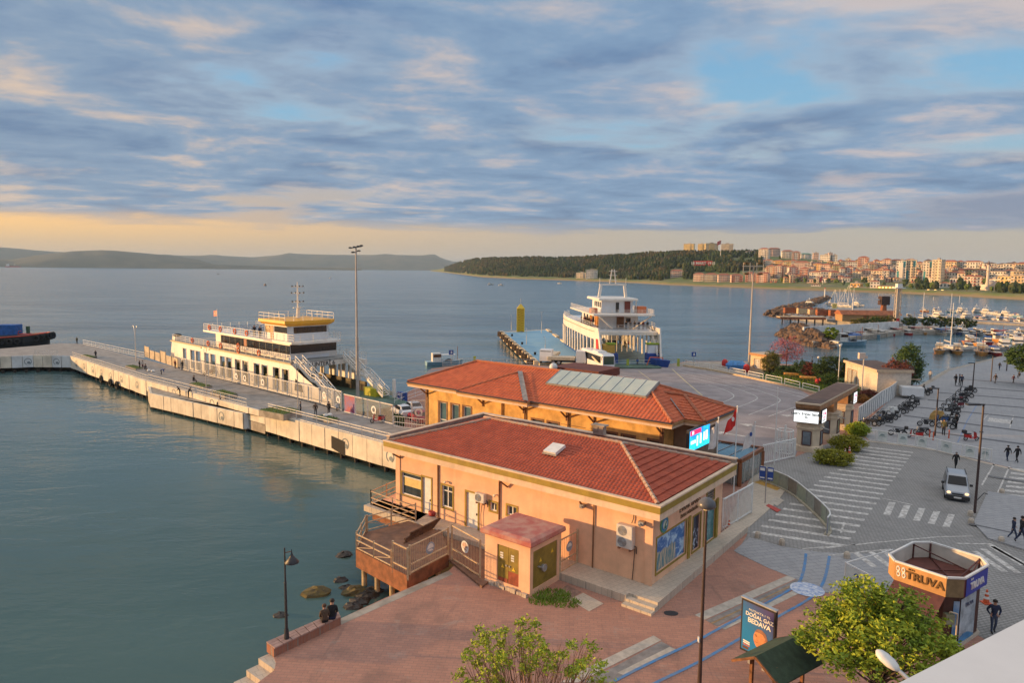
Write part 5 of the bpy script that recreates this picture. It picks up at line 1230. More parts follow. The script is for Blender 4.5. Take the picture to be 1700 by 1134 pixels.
def tug():
 P=G(68,574,-1);R=thing('tug_boat','black hulled tug boat with red rail and blue tarpaulin behind the pier','tug',(P.x,P.y+3,0),radians(8))
 m=MB();st=[(0,.6),(-1.2,2.2),(-4,3.5),(-9,4.1),(-24,4.0),(-28,2.8)]
 def ol(k,dz=0):return[(x+(0 if k==1 else-.9*(1-k)),y*k)for x,y in st]+[(x+(0 if k==1 else-.9*(1-k)),-y*k)for x,y in reversed(st)]
 def zs(z,up):
  return z
 rings=[]
 for k,z in((.8,-2.4),(.97,-.6),(1.0,.9)):rings.append([(x,y,z+(.9*max(0,(x+12)/12)**2 if z>-2 else 0))for x,y in ol(k)])
 m.loft(rings,[0,0,0]);m.build('hull',mat('tug_black_hull',(.02,.02,.024),.6,.1,1),R)
 m=MB()
 e=[(x,y,1.0+.9*max(0,(x+12)/12)**2)for x,y in ol(1.0)]
 m.tube(e,.14,6);m.build('red_rail',mat('tug_red',(.55,.05,.025),.5,.1),R,whole=True)
 m=MB();m.poly([(x*.985-.2,y*.95,z-.12)for x,y,z in e][::-1]);m.build('deck',mat('tug_orange_deck',(.50,.22,.08),.7,.2,1),R)
 m=MB()
 for i in range(9):a=-1.25+i*.31;m.torus((-2.2+2.9*cos(a),3.2*sin(a),.5+.7*cos(a)),.62,.28,'x' if abs(a)<.7 else 'y',12,6)
 for i in range(8):m.torus((-5-i*1.7,-4.1,.1),.55,.26,'y',12,6)
 m.build('tyre',BLACK,R)
 m=MB();m.bbox(-11.0,-6.6,-1.6,1.6,1.1,3.9,.06);m.build('tarpaulin',mat('blue_tarpaulin',(.015,.11,.38),.6,.15,1.2),R)
 m=MB();m.bbox(-19,-12.2,-2.2,2.2,1.0,3.6,.1);dh=m.build('deckhouse',WHITE,R)
 for x in(-13.4,-15.4):
  m=MB();m.box(x,x+.5,-2.25,-2.202,1.8,2.6);m.build('porthole',DKWIN,dh)
 m=MB();m.cyl((-4.9,.6,1.1),(-4.9,.6,3.4),.4,.45);m.build('winch_post',mat('dark_green_paint',(.03,.10,.06),.6),R)
 rail_run(R,[(-18.6,-2,3.6),(-12.4,-2,3.6),(-12.4,2,3.6)],1.2,1.5,m=RED,n=2)
 m=MB();m.tube([(-6.3,-1.4,1.2),(-6,-1.4,2.4),(-5.4,-1.4,2.4)],.06);m.bbox(-6.4,-4.2,-1.2,1.2,1.05,1.7,.1);m.build('windlass',mat('tug_red',(.5,.05,.03)),R,whole=True)
tug()
def blue_jetty():
 a,b,c_,d=xy(G(896,604,0)),xy(G(834,551,0)),xy(G(907,547,0)),xy(G(987,604,0))
 R=thing('loading_jetty','light blue topped loading jetty with tyres running out from the yard','jetty',(a.x,a.y,0))
 L=[v-a for v in(a,b,c_,d)]
 m=MB();m.prism([tuple(v[:2])for v in L],-1.2,.0);m.build('base',mat('jetty_cream',(.66,.52,.34),.8,.12,.8,stain=.2),R)
 m=MB();k=.95;cc=sum(L,Vector())/4;m.prism([tuple((cc+(v-cc)*k)[:2])for v in L],.002,.05);m.build('blue_deck',mat('blue_deck_paint',(.17,.36,.52),.7,.08,.25,col2=(.24,.42,.54),stain=.3),R)
 n=8
 for i in range(n):
  p=L[0].lerp(L[1],(i+.5)/n);dd=(L[1]-L[0]).normalized();o=Vector((-dd.y,dd.x,0));q=dd*2.9
  m=MB();w=[p-q,p+q,p+q+o*.9,p-q+o*.9];m.prism([tuple(v[:2])for v in(w if 1 else w)],-1.6,.35);m.build('fender_block',mat('jetty_cream',(.66,.52,.34)),R)
  m=MB();s=p+o*1.0;m.cyl(s-dd*1.2+Vector((0,0,-.9)),s-dd*1.2+Vector((0,0,.5)),.62,n=10);s2=s+dd*3;m.cyl(s2+Vector((0,0,-1.2)),s2+Vector((0,0,.2)),.6,n=10);m.build('tyre',mat('brown_black_rubber',(.045,.03,.022),.9,.2),R)
 for i in range(5):
  p=L[3].lerp(L[2],.12+.2*i);dd=(L[2]-L[3]).normalized();m=MB();m.beam(p-dd*4+Vector((0,0,.15)),p+dd*4+Vector((0,0,.15)),.9,.5);m.build('cream_kerb',mat('jetty_cream',(.66,.52,.34)),R)
 m=MB()
 for k in range(3):p=L[0].lerp(L[1],.2+.3*k)+Vector((1.2,0,.05));m.cyl(p,p+Vector((0,0,.6)),.22,.3);
 m.build('mooring_bollard',BLACK,R)
 p=xy(G(864,551,0));T=thing('marker_tower','bright yellow square marker tower at the end of the blue jetty','tower',(p.x,p.y,.05))
 h=HZ(p,512)-.1;w=1.0;m=MB()
 for sx in(-1,1):
  for sy in(-1,1):m.beam((sx*w,sy*w,0),(sx*w,sy*w,h),.3)
 m.build('leg',YELLOW,T)
 m=MB();N=9
 for i in range(N):
  z0,z1=h*i/N,h*(i+1)/N
  for q in(((-w,-w),(w,-w)),((w,-w),(w,w)),((w,w),(-w,w)),((-w,w),(-w,-w))):m.beam((*q[0],z0),(*q[1],z1),.22);m.beam((*q[0],z1),(*q[1],z1),.2)
 m.build('bracing',YELLOW,T,kind='stuff')
 m=MB();m.box(-w*.85,w*.85,-w*.85,w*.85,.2,h-.1);m.build('ladder_cage',mat('deep_yellow',(.72,.40,.02),.5,.1),T)
 m=MB();m.loft([[(-w*1.2,-w*1.2),(w*1.2,-w*1.2),(w*1.2,w*1.2),(-w*1.2,w*1.2)],[(-.2,-.2),(.2,-.2),(.2,.2),(-.2,.2)]],[h,h+1.3]);m.build('cap',YELLOW,T);m=MB();m.cyl((0,0,h+1.3),(0,0,h+3),.06);m.build('antenna',METAL,T)
 for px,py,top,lb in((849,548,523,'thin bent lamp on the blue jetty left of the yellow tower'),(899,553,518,'bent double-head lamp on the blue jetty right of the yellow tower'),(905,588,560,'slim white lamp on the near part of the blue jetty'),(874,572,545,'slim lamp in the middle of the blue jetty')):
  q=xy(G(px,py,0));twin_lamp(q,.05,lb,HZ(q,top),radians(100),1 if px!=899 else 2,'lamps on the blue jetty',METAL)
blue_jetty()
#  gate, fences, greenery, kiosk, deck, street furniture
GSTONE=mat('gate_sandstone',(.70,.55,.39),.9,.08,.9,bump=.3,bscale=9,stain=.12)
GROOF=mat('brown_flat_roof',(.12,.075,.06),.8,.15,.8)
GTRIM=mat('gate_cream_trim',(.60,.46,.32),.8,.06)
def gate_house():
 zt=5.15
 q=[xy(G(1321,668,zt)),xy(G(1362,672,zt)),xy(G(1424,639,zt)),xy(G(1390,635,zt))]
 o=q[0];R=thing('gatehouse','sandstone gatehouse of three booths under a long brown flat roof','gatehouse',(o.x,o.y,0))
 L=[v-o for v in q];c=sum(L,Vector())/4
 def sc(k):return[tuple((c+(v-c)*k)[:2])for v in L]
 m=MB();m.loft([sc(.97),sc(1.0),sc(1.0)],[zt-.75,zt-.45,zt-.13]);m.build('roof_fascia',mat('brown_fascia',(.40,.20,.09),.7,.12,2),R)
 m=MB();m.prism(sc(1.02),zt-.13,zt);m.build('roof_trim',GTRIM,R)
 m=MB();m.prism(sc(.96),zt+.002,zt+.03);m.build('roof',GROOF,R)
 d=(L[3]-L[0]);ln=d.length;d.normalize();w=(L[1]-L[0]);wl=w.length;w.normalize()
 ang=atan2(w.y,w.x)
 for k,t in enumerate((.01,.42,.80)):
  p0=L[0]+d*(ln*t)+w*(wl*.02);s=min(wl*.96,2.7);n=8
  def ring(k_):
   h=s/2*k_;b=h*.45;pts=[(-h+b,-h),(h-b,-h),(h,-h+b),(h,h-b),(h-b,h),(-h+b,h),(-h,h-b),(-h,-h+b)]
   cc=p0+w*s/2+d*s/2;return[tuple((cc+w*x+d*y)[:2])for x,y in pts]
  m=MB();m.loft([ring(1.06),ring(1.06),ring(1.0),ring(.97),ring(.97),ring(1.08),ring(1.08),ring(1.0),ring(1.0),ring(1.12),ring(1.12)],[0,.55,.62,.65,2.35,2.42,2.55,2.6,2.85,2.95,3.1])
  bt=m.build('booth',GSTONE,R)
  cc=p0+w*s/2+d*s/2
  for(dx,dy,nn)in((0,-1,0),(1,0,1)):
   f=cc+w*(dx*s*.492)+d*(dy*s*.492);tdir=w if dx==0 else d;out=(w*dx+d*dy);ww=.42 if k==0 else.5
   m=MB();a,b_=f-tdir*ww+out*.02,f+tdir*ww+out*.02;Z=Vector((0,0,1))
   for u,v in((a+Z*.75,b_+Z*.75),(a+Z*2.2,b_+Z*2.2),(a+Z*.75,a+Z*2.2),(b_+Z*.75,b_+Z*2.2)):m.beam(u,v,.1,.08)
   wf=m.build('window_frame',mat('dark_red_frame',(.10,.03,.025),.6,.1),bt,whole=True)
   m=MB();m.poly([a+Z*.78+out*.012,b_+Z*.78+out*.012,b_+Z*2.17+out*.012,a+Z*2.17+out*.012]);m.build('pane',mat('booth_glass',(.22,.26,.30),.15,.2,1),wf)
  if k:
   m=MB();e=cc-d*0;hw=s*.33;m.prism([tuple((e+w*x+d*y)[:2])for x,y in((-hw,-hw),(hw,-hw),(hw,hw),(-hw,hw))],3.1,zt-.75);m.build('roof_pier',mat('orange_brown_pier',(.42,.22,.10),.8,.1),R)
  m=MB();e=cc+w*(s*.50)+d*(-.35*s);m.beam(e+Vector((0,0,2.75)),e+w*.9+Vector((0,0,2.55)),.12,.08);m.build('awning_arm',STEEL,bt)
 wm=SCREEN;Z=Vector((0,0,1))
 def board(p,t,L_,z0,z1,out,name):
  m=MB();a,b_=p,p+t*L_;m.prism([tuple(v[:2])for v in([a,b_,b_+out*-.16,a+out*-.16])],z0,z1);B=m.build('sign_case',DARK,R)
  m=MB();m.poly([a+t*.05+out*.012+Z*(z0+.05),b_-t*.05+out*.012+Z*(z0+.05),b_-t*.05+out*.012+Z*(z1-.05),a+t*.05+out*.012+Z*(z1-.05)]);m.build(name,wm,B);return B
 gm=mat('grey_screen_letters',(.10,.14,.15),.5,0);rm=mat('screen_red',(.3,0,.05))
 p=L[0]-d*.18-w*.1;Lf=wl+.1;B=board(p,w,Lf,3.12,4.42,-d,'lit_sign')
 text('lettering','Lasker Seyyar Sandığı',.34,gm,B,p+w*(Lf*.52)-d*.03+Z*4.05,(pi/2,0,ang),.004,bold=.012)
 text('lettering','◄►',.22,gm,B,p+w*(Lf*.5)-d*.03+Z*3.70,(pi/2,0,ang),.004);text('lettering','Kapalı',.2,gm,B,p+w*(Lf*.5)-d*.03+Z*3.42,(pi/2,0,ang),.004)
 for t in(.02,.83):
  p=L[1]+d*(ln*t-.1)+w*.16;B=board(p,d,1.75,3.12,4.5,w,'lit_sign')
  m=MB();a=p+w*.03
  for u0,u1,z0,z1 in((.4,.7,4.0,4.25),(.95,1.35,3.9,4.2),(.35,1.3,3.65,3.75)):m.poly([a+d*u0+Z*z0,a+d*u1+Z*z0,a+d*u1+Z*z1,a+d*u0+Z*z1])
  m.build('red_figures',rm,B,whole=True)
  m=MB()
  for u0,u1,z0,z1 in((.3,.6,3.3,3.5),(.9,1.2,3.3,3.55)):m.poly([a+d*u0+Z*z0,a+d*u1+Z*z0,a+d*u1+Z*z1,a+d*u0+Z*z1])
  m.build('grey_figures',gm,B,whole=True)
gate_house()
def bars_fence(name,label,a,b,z,h,gap,m_=WHITE,th=.05,cat='fence',post=2.6,solid=None):
 R=thing(name,label,cat,(a.x,a.y,z));d=b-a;L=d.length;d.normalize();n=int(L/gap);m=MB()
 for i in range(n):p=d*((i+.5)*L/n);m.beam(p+Vector((0,0,.12)),p+Vector((0,0,h-.05)),th)
 m.build('bar',m_,R,kind='stuff')
 m=MB();m.beam(Vector((0,0,h)),d*L+Vector((0,0,h)),.09);m.beam(Vector((0,0,.15)),d*L+Vector((0,0,.15)),.09);m.build('rail',m_,R)
 m=MB();k=max(1,int(round(L/post)))
 for i in range(k+1):p=d*(L*i/k);m.beam(p,p+Vector((0,0,h+.08)),.12)
 m.build('post',m_,R);return R
bars_fence('sliding_gate','white barred sliding gate between the office corner and the road',xy(G(1199,878,.2)),xy(G(1247,853,0)),.05,2.3,.22)
bars_fence('yard_gate','white barred yard gate running from the glass pavilion to the gatehouse',xy(G(1266,772,0)),xy(G(1319,760,0)),.02,1.9,.28)
def booth_cage():
 p=xy(G(1302,752,0));R=thing('turnstile_cage','round white barred turnstile cage beside the gatehouse','turnstile',(p.x,p.y,0));m=MB()
 for i in range(14):t=2*pi*i/14;m.beam((.8*cos(t),.8*sin(t),.05),(.8*cos(t),.8*sin(t),2.4),.05)
 m.build('bar',WHITE,R,kind='stuff');m=MB()
 for z in(.1,1.2,2.4):m.torus((0,0,z),.8,.05,'z',16,4)
 m.build('ring',WHITE,R);m=MB();m.cyl((0,0,0),(0,0,2.9),.1);m.build('pole',WHITE,R)
booth_cage()
def panel_wall():
 """low silver panel fence curving round the crossing"""
 pts=smooth_px([(1262,778),(1285,786),(1315,800),(1345,826),(1368,848),(1378,862),(1372,870)],1)
 P=[xy(G(x,y+20,0))for x,y in pts];o=P[0];R=thing('curved_panel_fence','low curved grey glass panel fence beside the zebra crossing','fence',(o.x,o.y,0))
 gmats=[mat('fence_glass_grey',(.34,.36,.30),.35,.08),mat('fence_glass_brown',(.26,.23,.19),.35,.08),mat('fence_glass_green',(.36,.40,.30),.35,.08)]
 for i,(a,b)in enumerate(zip(P[:-1],P[1:])):
  a,b=a-o,b-o;m=MB();Z=Vector((0,0,1));m.poly([a+Z*.12,b+Z*.12,b+Z*1.28,a+Z*1.28]);m.build('glass_panel',gmats[i%3]if i<len(P)-2 else BLUE,R)
 m=MB();m.tube([p-o+Vector((0,0,1.33))for p in P],.055);m.build('rail',WHITE,R,whole=True)
 m=MB()
 for p in P:m.beam(p-o,p-o+Vector((0,0,1.3)),.05)
 m.build('post',STEEL,R);m=MB()
 for a,b in zip(P[:-1],P[1:]):m.beam(a-o+Vector((0,0,.06)),b-o+Vector((0,0,.06)),.35,.14)
 m.build('base',mat('cream_kerb_stone',(.5,.44,.33),.9,.1),R,whole=True)
panel_wall()
def barrier():
 """white board barrier along the promenade"""
 pts=[(1445,732),(1480,737),(1512,741),(1546,747),(1586,757),(1620,763),(1645,767)];P=[xy(G(*p))for p in pts];o=P[0]
 R=thing('promenade_barrier','white tube barrier with square printed boards along the promenade kerb','barrier',(o.x,o.y,0));m=MB();m.tube([p-o+Vector((0,0,1.25))for p in P],.05);m.tube([p-o+Vector((0,0,.12))for p in P],.04);m.build('rail',WHITE,R,whole=True)
 tot=P[-1]-P[0];n=8
 def at(k):
  k*=len(P)-1;i=min(int(k),len(P)-2);return P[i].lerp(P[i+1],k-i)-o
 for k in(.04,.22,.37,.54,.72,.93,1.0):
  m=MB();p=at(k);m.beam(p,p+Vector((0,0,1.3)),.08);m.build('post',WHITE,R)
 em=mat('green_grey_emblem',(.24,.32,.32),.7,0)
 for k in(.055,.225,.385,.565,.745,.895):
  a,b=at(k),at(k+.075);m=MB();d=(b-a).normalized();out=Vector((d.y,-d.x,0));Z=Vector((0,0,1))
  m.prism([tuple(v[:2])for v in(a,b,b-out*.05,a-out*.05)][::1],.18,1.2);bd=m.build('board',mat('barrier_board_white',(.66,.70,.68),.6,.05),R)
  c=(a+b)/2+out*.02+Z*.78;m=MB();m.poly([c+d*(.24*cos(t))+Z*(.17*sin(t))for t in[pi*i/8 for i in range(9)]]);m.poly([c+d*x+Z*z for x,z in((-.3,-.12),(.3,-.12),(.3,-.06),(-.3,-.06))]);m.build('printed_emblem',em,bd,whole=True)
barrier()
def fence_boards(name,label,pts,z,h,gap=.9,m_=WHITE):
 """white board fence: separate boards between posts"""
 P=[xy(G(*p))for p in pts];o=P[0];R=thing(name,label,'fence',(o.x,o.y,z))
 for a,b in zip(P[:-1],P[1:]):
  d=b-a;n=max(1,int(d.length/gap))
  for i in range(n):
   p,q=a.lerp(b,(i+.03)/n)-o,a.lerp(b,(i+.97)/n)-o;m=MB();dd=(q-p).normalized();out=Vector((dd.y,-dd.x,0))*.05;m.prism([tuple(v[:2])for v in(p,q,q-out,p-out)],.12,h-.03+.06*rnd.random());m.build('board',m_,R)
   m=MB();m.beam(p,p+Vector((0,0,h+.1)),.1);m.build('post',METAL,R)
 m=MB()
 for a,b in zip(P[:-1],P[1:]):m.beam(a-o+Vector((0,0,h+.1)),b-o+Vector((0,0,h+.1)),.08)
 m.build('rail',m_,R,whole=True)
fence_boards('board_fence','white board fence between the gatehouse garden and the parked motorcycles',[(1424,706),(1442,692),(1462,676),(1478,666),(1491,655)],0,2.1,1.25)
def low_rails():
 pts=[(1135,608),(1180,615),(1240,627),(1300,640),(1362,656)];P=[xy(G(*p))for p in pts];o=P[0];R=thing('yard_railing','white hoop railing on a cream kerb along the far side of the vehicle yard','railing',(o.x,o.y,0));m=MB()
 for a,b in zip(P[:-1],P[1:]):m.beam(a-o+Vector((0,0,.12)),b-o+Vector((0,0,.12)),.5,.3)
 m.build('kerb',mat('cream_kerb',(.56,.42,.27),.9,.1),R,whole=True)
 for a,b in zip(P[:-1],P[1:]):
  n=max(1,int(round((b-a).length/4.2)))
  for i in range(n):
   p,q=a.lerp(b,(i+.08)/n)-o,a.lerp(b,(i+.92)/n)-o;m=MB();Z=Vector((0,0,1));m.beam(p,p+Z*1.2,.09);m.beam(q,q+Z*1.2,.09);m.beam(p+Z*1.2,q+Z*1.2,.09);m.beam(p+Z*.75,q+Z*.75,.06);m.build('hoop',WHITE,R,whole=True)
low_rails()
railing('quay_railing','white quay railing behind the terminal roof towards the jetty',[xy(G(735,608)),xy(G(790,605)),xy(G(892,607))],0,1.15,3.2,m=WHITE)
railing('quay_railing','white quay railing beside the ferry ramp behind the bus',[xy(G(1022,608)),xy(G(1092,607))],0,1.15,3.0,m=WHITE)
railing('quay_railing','white quay railing with a yellow notice at the small slipway left of the terminal',[xy(G(655,672,.3)),xy(G(676,664,.3)),xy(G(702,655,.3))],.3,1.2,2.4,m=WHITE)
for i,(x,y,lb)in enumerate(((788,604,'green board post on the quay railing behind the terminal'),(1042,609,'yellow green board post at the ferry ramp'),(1126,608,'yellow green board post at the start of the yard railing'))):
 p=xy(G(x,y));m=MB();m.box(-.25,.25,-.06,.06,.0,1.5);m.box(-.3,.3,-.1,.1,-.02,.1);tag(m.build('board_post',mat('yellow_green_board',(.42,.46,.06),.6,.1),loc=(p.x,p.y,0)),lb,'post')
def parking_sign(px,py,label,h=2.6,s=.75,mtx=BLUE):
 p=xy(G(px,py));R=thing('road_sign',label,'sign',(p.x,p.y,0),radians(6));m=MB();m.cyl((0,0,0),(0,0,h),.04);m.build('post',STEEL,R);m=MB();m.box(-s/2,s/2,-.05,-.02,h-s,h);pl=m.build('plate',mtx,R);return R,pl
for x,y,lb in((749,604,'small blue quay sign seen above the left end of the terminal roof'),(1151,607,'small blue quay sign near the yard corner')):
 R,pl=parking_sign(x,y,lb,2.7,.9);m=MB();m.poly([(-.12,-.055,2.0),(.2,-.055,2.0),(.2,-.055,2.5),(-.05,-.055,2.5)]);m.build('white_mark',WHITE,pl)
def info_sign():
 p=xy(G(1270,837,0));R=thing('information_sign','blue double-panel sign on a thin pole on the pavement by the crossing','sign',(p.x,p.y,0),radians(-30));m=MB();m.cyl((0,0,0),(0,0,3.0),.04);m.build('pole',STEEL,R)
 for s in(-1,1):
  m=MB();m.box(s*.30-.23,s*.30+.23,-.06,-.03,2.0,3.05);pl=m.build('panel',BLUE,R)
  m=MB();m.box(s*.3-.18,s*.3+.18,-.075,-.061,2.1,2.2);m.box(s*.3-.18,s*.3+.18,-.075,-.061,2.72,2.95);m.build('white_line',WHITE,pl,whole=True)
info_sign()
sheet('ferry_pavement',[(1200,880),(1248,792),(1262,782),(1310,806),(1290,835),(1246,874),(1218,892)],.05,M_PALE,t=.1)
sheet('ochre_patch',[(1252,802),(1262,799),(1297,811),(1290,816)],.056,mat('ochre_paint',(.52,.30,.07),.8,.1));sheet('red_patch',[(1271,841),(1276,838),(1297,848),(1290,852)],.056,mat('red_ramp_paint',(.48,.08,.06),.8,.1));sheet('cream_patch',[(1277,834),(1288,826),(1302,832),(1290,842)],.054,M_CREAM)
def flag_pole(px,py,top,label,h2,m_,mk,L=1.5,H=1.0):
 p=xy(B1(px,py))if top else xy(G(px,py));h=top or HZ(p,645);R=thing('flag_pole',label,'flag pole',(p.x,p.y,0),radians(15));m=MB();m.cyl((0,0,0),(0,0,h),.055,.035);m.ball((0,0,h+.05),.07);m.build('pole',WHITE,R,whole=True)
 if m_:
  m=MB();n=7;P=[]
  for i in range(n+1):
   k=i/n
   for j in range(6):v=j/5;P.append((-(.05+L*k*(.55+.25*v)),.12*sin(k*9+v),h-.15-H*v*(1-.25*k)-L*k*.75))
  m.add(P,[(6*i+j,6*i+j+1,6*i+j+7,6*i+j+6)for i in range(n)for j in range(5)]);f=m.build('flag',m_,R,smooth=True)
  if mk:
   m=MB();m.poly([(-.45+.13*cos(t),-.14,h-.95+.2*sin(t))for t in[2*pi*i/12 for i in range(12)]]);m.build('flag_mark',mk,f)
WHF=mat('white_flag_cloth',(.72,.68,.66),.8,.08,2);REDF=mat('red_flag_cloth',(.68,.02,.015),.7,.06,2)
flag_pole(-3.3,24.7,5.55,'flag pole with a white flag nearest the gatehouse',0,WHF,BLUE,1.5,1.7)
flag_pole(-3.3,20.3,7.6,'flag pole with the red flag behind the office roof',0,REDF,WHITE,1.5,1.4)
flag_pole(-3.3,16.4,7.3,'flag pole with a white flag left of the red flag',0,WHF,None,1.0,2.1)
flag_pole(1285,772,None,'bare white pole standing in the yard gate',0,None,None)
def leafm(name,c1,c2):return mat(name,c1,.75,.2,1.6,col2=c2,spec=.25)
LEAF_B=leafm('fresh_green_leaves',(.22,.31,.03),(.13,.20,.025));LEAF_D=leafm('dark_leaves',(.035,.065,.018),(.06,.10,.028));LEAF_Y=leafm('yellow_green_leaves',(.36,.41,.035),(.22,.30,.03));LEAF_O=leafm('olive_leaves',(.10,.10,.022),(.17,.15,.03));LEAF_M=leafm('mid_leaves',(.07,.12,.025),(.045,.085,.02))
LEAF_R=leafm('reddish_leaves',(.20,.055,.045),(.14,.05,.03));LEAF_P=leafm('pink_blossom',(.46,.14,.15),(.36,.11,.12));BARK=mat('bark',(.12,.085,.06),.95,.2,6,bump=.4);TWIG=mat('pale_twig',(.30,.17,.10),.9,.2,5)
def leaves(mb,pts,size,per,spread,flat=.5):
 for p in pts:
  for _ in range(per):
   q=Vector(p)+Vector((rnd.gauss(0,spread),rnd.gauss(0,spread),rnd.gauss(0,spread*.8)));s=size*(.6+.8*rnd.random())
   a=Vector((rnd.gauss(0,1),rnd.gauss(0,1),rnd.gauss(0,flat))).normalized();b=a.cross(Vector((rnd.gauss(0,1),rnd.gauss(0,1),rnd.gauss(0,1)))).normalized()
   mb.add([q-a*s,q+b*s*.45,q+a*s,q-b*s*.45],[(0,1,2,3)])
def crown_pts(c,r,n,shell=.55):
 out=[]
 while len(out)<n:
  v=Vector((rnd.uniform(-1,1),rnd.uniform(-1,1),rnd.uniform(-1,1)))
  if shell<v.length<1 and noise.noise(v*2.3+Vector(c))>-.22:out.append(Vector((c[0]+v.x*r[0],c[1]+v.y*r[1],c[2]+v.z*r[2])))
 return out
def limbs(mb,base,top,pts,r,k=10):
 base,top=Vector(base),Vector(top);mid=base.lerp(top,.55)+Vector((rnd.gauss(0,.1),rnd.gauss(0,.1),0));mb.cyl(base,mid,r,r*.75,8);mb.cyl(mid,top,r*.75,r*.4,7)
 for p in rnd.sample(pts,min(k,len(pts))):
  p=Vector(p);s=mid.lerp(top,rnd.random());q=s.lerp(p,.5)+Vector((0,0,.15*(p-s).length));mb.cyl(s,q,r*.32,r*.2,5);mb.cyl(q,p,r*.2,r*.06,4)
def shrub(px,py,w,d,h,label,m_,ang=0,n=170,size=.10,per=34,name='shrub',group=None):
 p=xy(G(px,py));R=thing(name,label,'shrub',(p.x,p.y,0),ang,group);mb=MB();P=crown_pts((0,0,h*.5),(w/2,d/2,h*.52),n,.5);leaves(mb,P,size,per,.16);mb.build('foliage',m_,R,kind='stuff');s=MB()
 for i in range(7):a=rnd.random()*6.3;s.cyl((0,0,0),(w*.3*cos(a),d*.3*sin(a),h*.6),.05,.02,5)
 s.build('stem',BARK,R,kind='stuff')
SHR=leafm('olive_yellow_leaves',(.34,.31,.03),(.20,.21,.025))
shrub(1383,771,3.6,2.0,1.35,'rounded yellow-green shrub in front of the first gate booth, nearest the camera',SHR,radians(-20));shrub(1408,748,3.7,2.1,1.5,'rounded yellow-green shrub between the other two by the gatehouse',SHR,radians(-20));shrub(1424,723,2.5,1.8,1.4,'rounded yellow-green shrub farthest back beside the motorcycles',LEAF_Y,radians(-20))
shrub(1278,622,3.2,3.0,4.3,'tall dense olive bush beside the small hut',LEAF_O);shrub(1303,625,3.6,2.5,2.0,'low dark bush under the pink tree',LEAF_D,n=120);shrub(1331,628,3.6,3,3.2,'dark rounded bush right of the pink tree',LEAF_D,n=150);shrub(1344,630,2.6,2.4,3.0,'dark reddish bush beside the garden wall',LEAF_R,n=130)
shrub(1383,634,7.2,3.0,4.3,'long clipped dark green hedge in front of the garden wall',LEAF_D,radians(-10),n=520);shrub(1377,643,3.6,2,2.2,'mid green bush at the foot of the hedge',LEAF_M,n=110);shrub(1462,650,2.6,2.2,2.2,'round green bush by the white garden building',LEAF_M,n=120);shrub(1440,662,3.0,2,1.2,'low red-brown bush inside the board fence',LEAF_R,n=90);shrub(1428,668,2.8,1.8,1.0,'low orange-brown bush near the gatehouse end',leafm('orange_leaves',(.36,.16,.04),(.22,.11,.03)),n=90)
shrub(1475,640,5.0,2.6,2.8,'dark purple-leaved bush in front of the white garden building',leafm('purple_leaves',(.07,.035,.03),(.11,.06,.04)),n=170)
def flowerbed(pts,label,c1,n=900,hgt=.5,z=.02):
 P=[xy(G(*p))for p in pts];o=P[0];mb=MB()
 for _ in range(n):
  a,b=rnd.random(),rnd.random();p=P[0].lerp(P[1],a).lerp(P[3].lerp(P[2],a),b)-o;s=.1+.15*rnd.random();v=Vector((rnd.gauss(0,1),rnd.gauss(0,1),.6)).normalized()*s;h=rnd.random()*hgt
  mb.add([p+Vector((0,0,h)),p+v+Vector((0,0,h)),p+v*.4+Vector((.05,0,h+s)),],[(0,1,2)])
 ob=mb.build('garden_plants',c1,loc=(o.x,o.y,z));ob['kind']='stuff';ob['label']=label
flowerbed([(1268,626),(1420,668),(1432,650),(1290,612)],'green plants covering the garden strip',LEAF_M,5000,.7);flowerbed([(1290,632),(1410,662),(1414,656),(1298,627)],'yellow-green bedding plants along the yard railing',LEAF_Y,1800,.5)
sheet('garden_lawn',[(1262,628),(1420,668),(1490,656),(1500,640),(1440,624),(1350,609),(1262,606)],.02,GREEN)
for i,(x,y,w)in enumerate(((1322,628,4.2),(1341,634,2.6))):
 p=xy(G(x,y));m=MB();m.bbox(-w/2,w/2,-.6,.6,0,.9,.08);o=m.build('flower_box',mat('orange_flower_box',(.60,.27,.05),.7,.15,2),loc=(p.x,p.y,.02),rotz=radians(-14));tag(o,('long' if i==0 else 'short')+' orange planter box in the garden strip','planter')
for i,(x,y)in enumerate(((1356,642),(1362,640))):
 p=xy(G(x,y));m=MB();m.lathe([(.01,0),(.32,0),(.36,.5),(.3,1.1),(.12,1.25),(.01,1.25)],n=10);tag(m.build('red_bin',RED,loc=(p.x,p.y,.02),smooth=True),'red garden bin, %s one in the garden strip'%('left' if i==0 else 'right'),'bin')
def tree(name,label,cat,p,h,cr,m_,n=260,per=26,size=.13,trunk=.14,spread=.25,cz=None,shell=.45,group=None,tm=BARK,k=14):
 R=thing(name,label,cat,(p.x,p.y,p.z),0,group);c=(0,0,cz or h-cr[2]);P=crown_pts(c,cr,n,shell);mb=MB();leaves(mb,P,size,per,spread);mb.build('crown',m_,R,kind='stuff');t=MB();limbs(t,(0,0,0),(0,0,c[2]+cr[2]*.2),P,trunk,k);t.build('trunk',tm,R,whole=True);return R
tree('blossom_tree','pink-red blossoming tree behind the garden bushes','tree',xy(G(1305,614)),6.4,(3.2,2.6,2.5),LEAF_P,300,14,.11,.12,.3,shell=.3)
tree('garden_tree','spiky green tree beside the white garden building','tree',xy(G(1505,648)),7.4,(2.2,2.0,3.4),LEAF_M,260,24,.16,.14,.3);tree('garden_tree','dark reddish tree in front of the white garden building','tree',xy(G(1486,653)),5.2,(2.4,1.8,2.0),LEAF_R,200,22,.14)
tree('promenade_tree','bright green tree cut by the right edge of the picture on the promenade','tree',xy(G(1702,640)),7,(3.2,3,2.3),LEAF_M,240,26,.2)
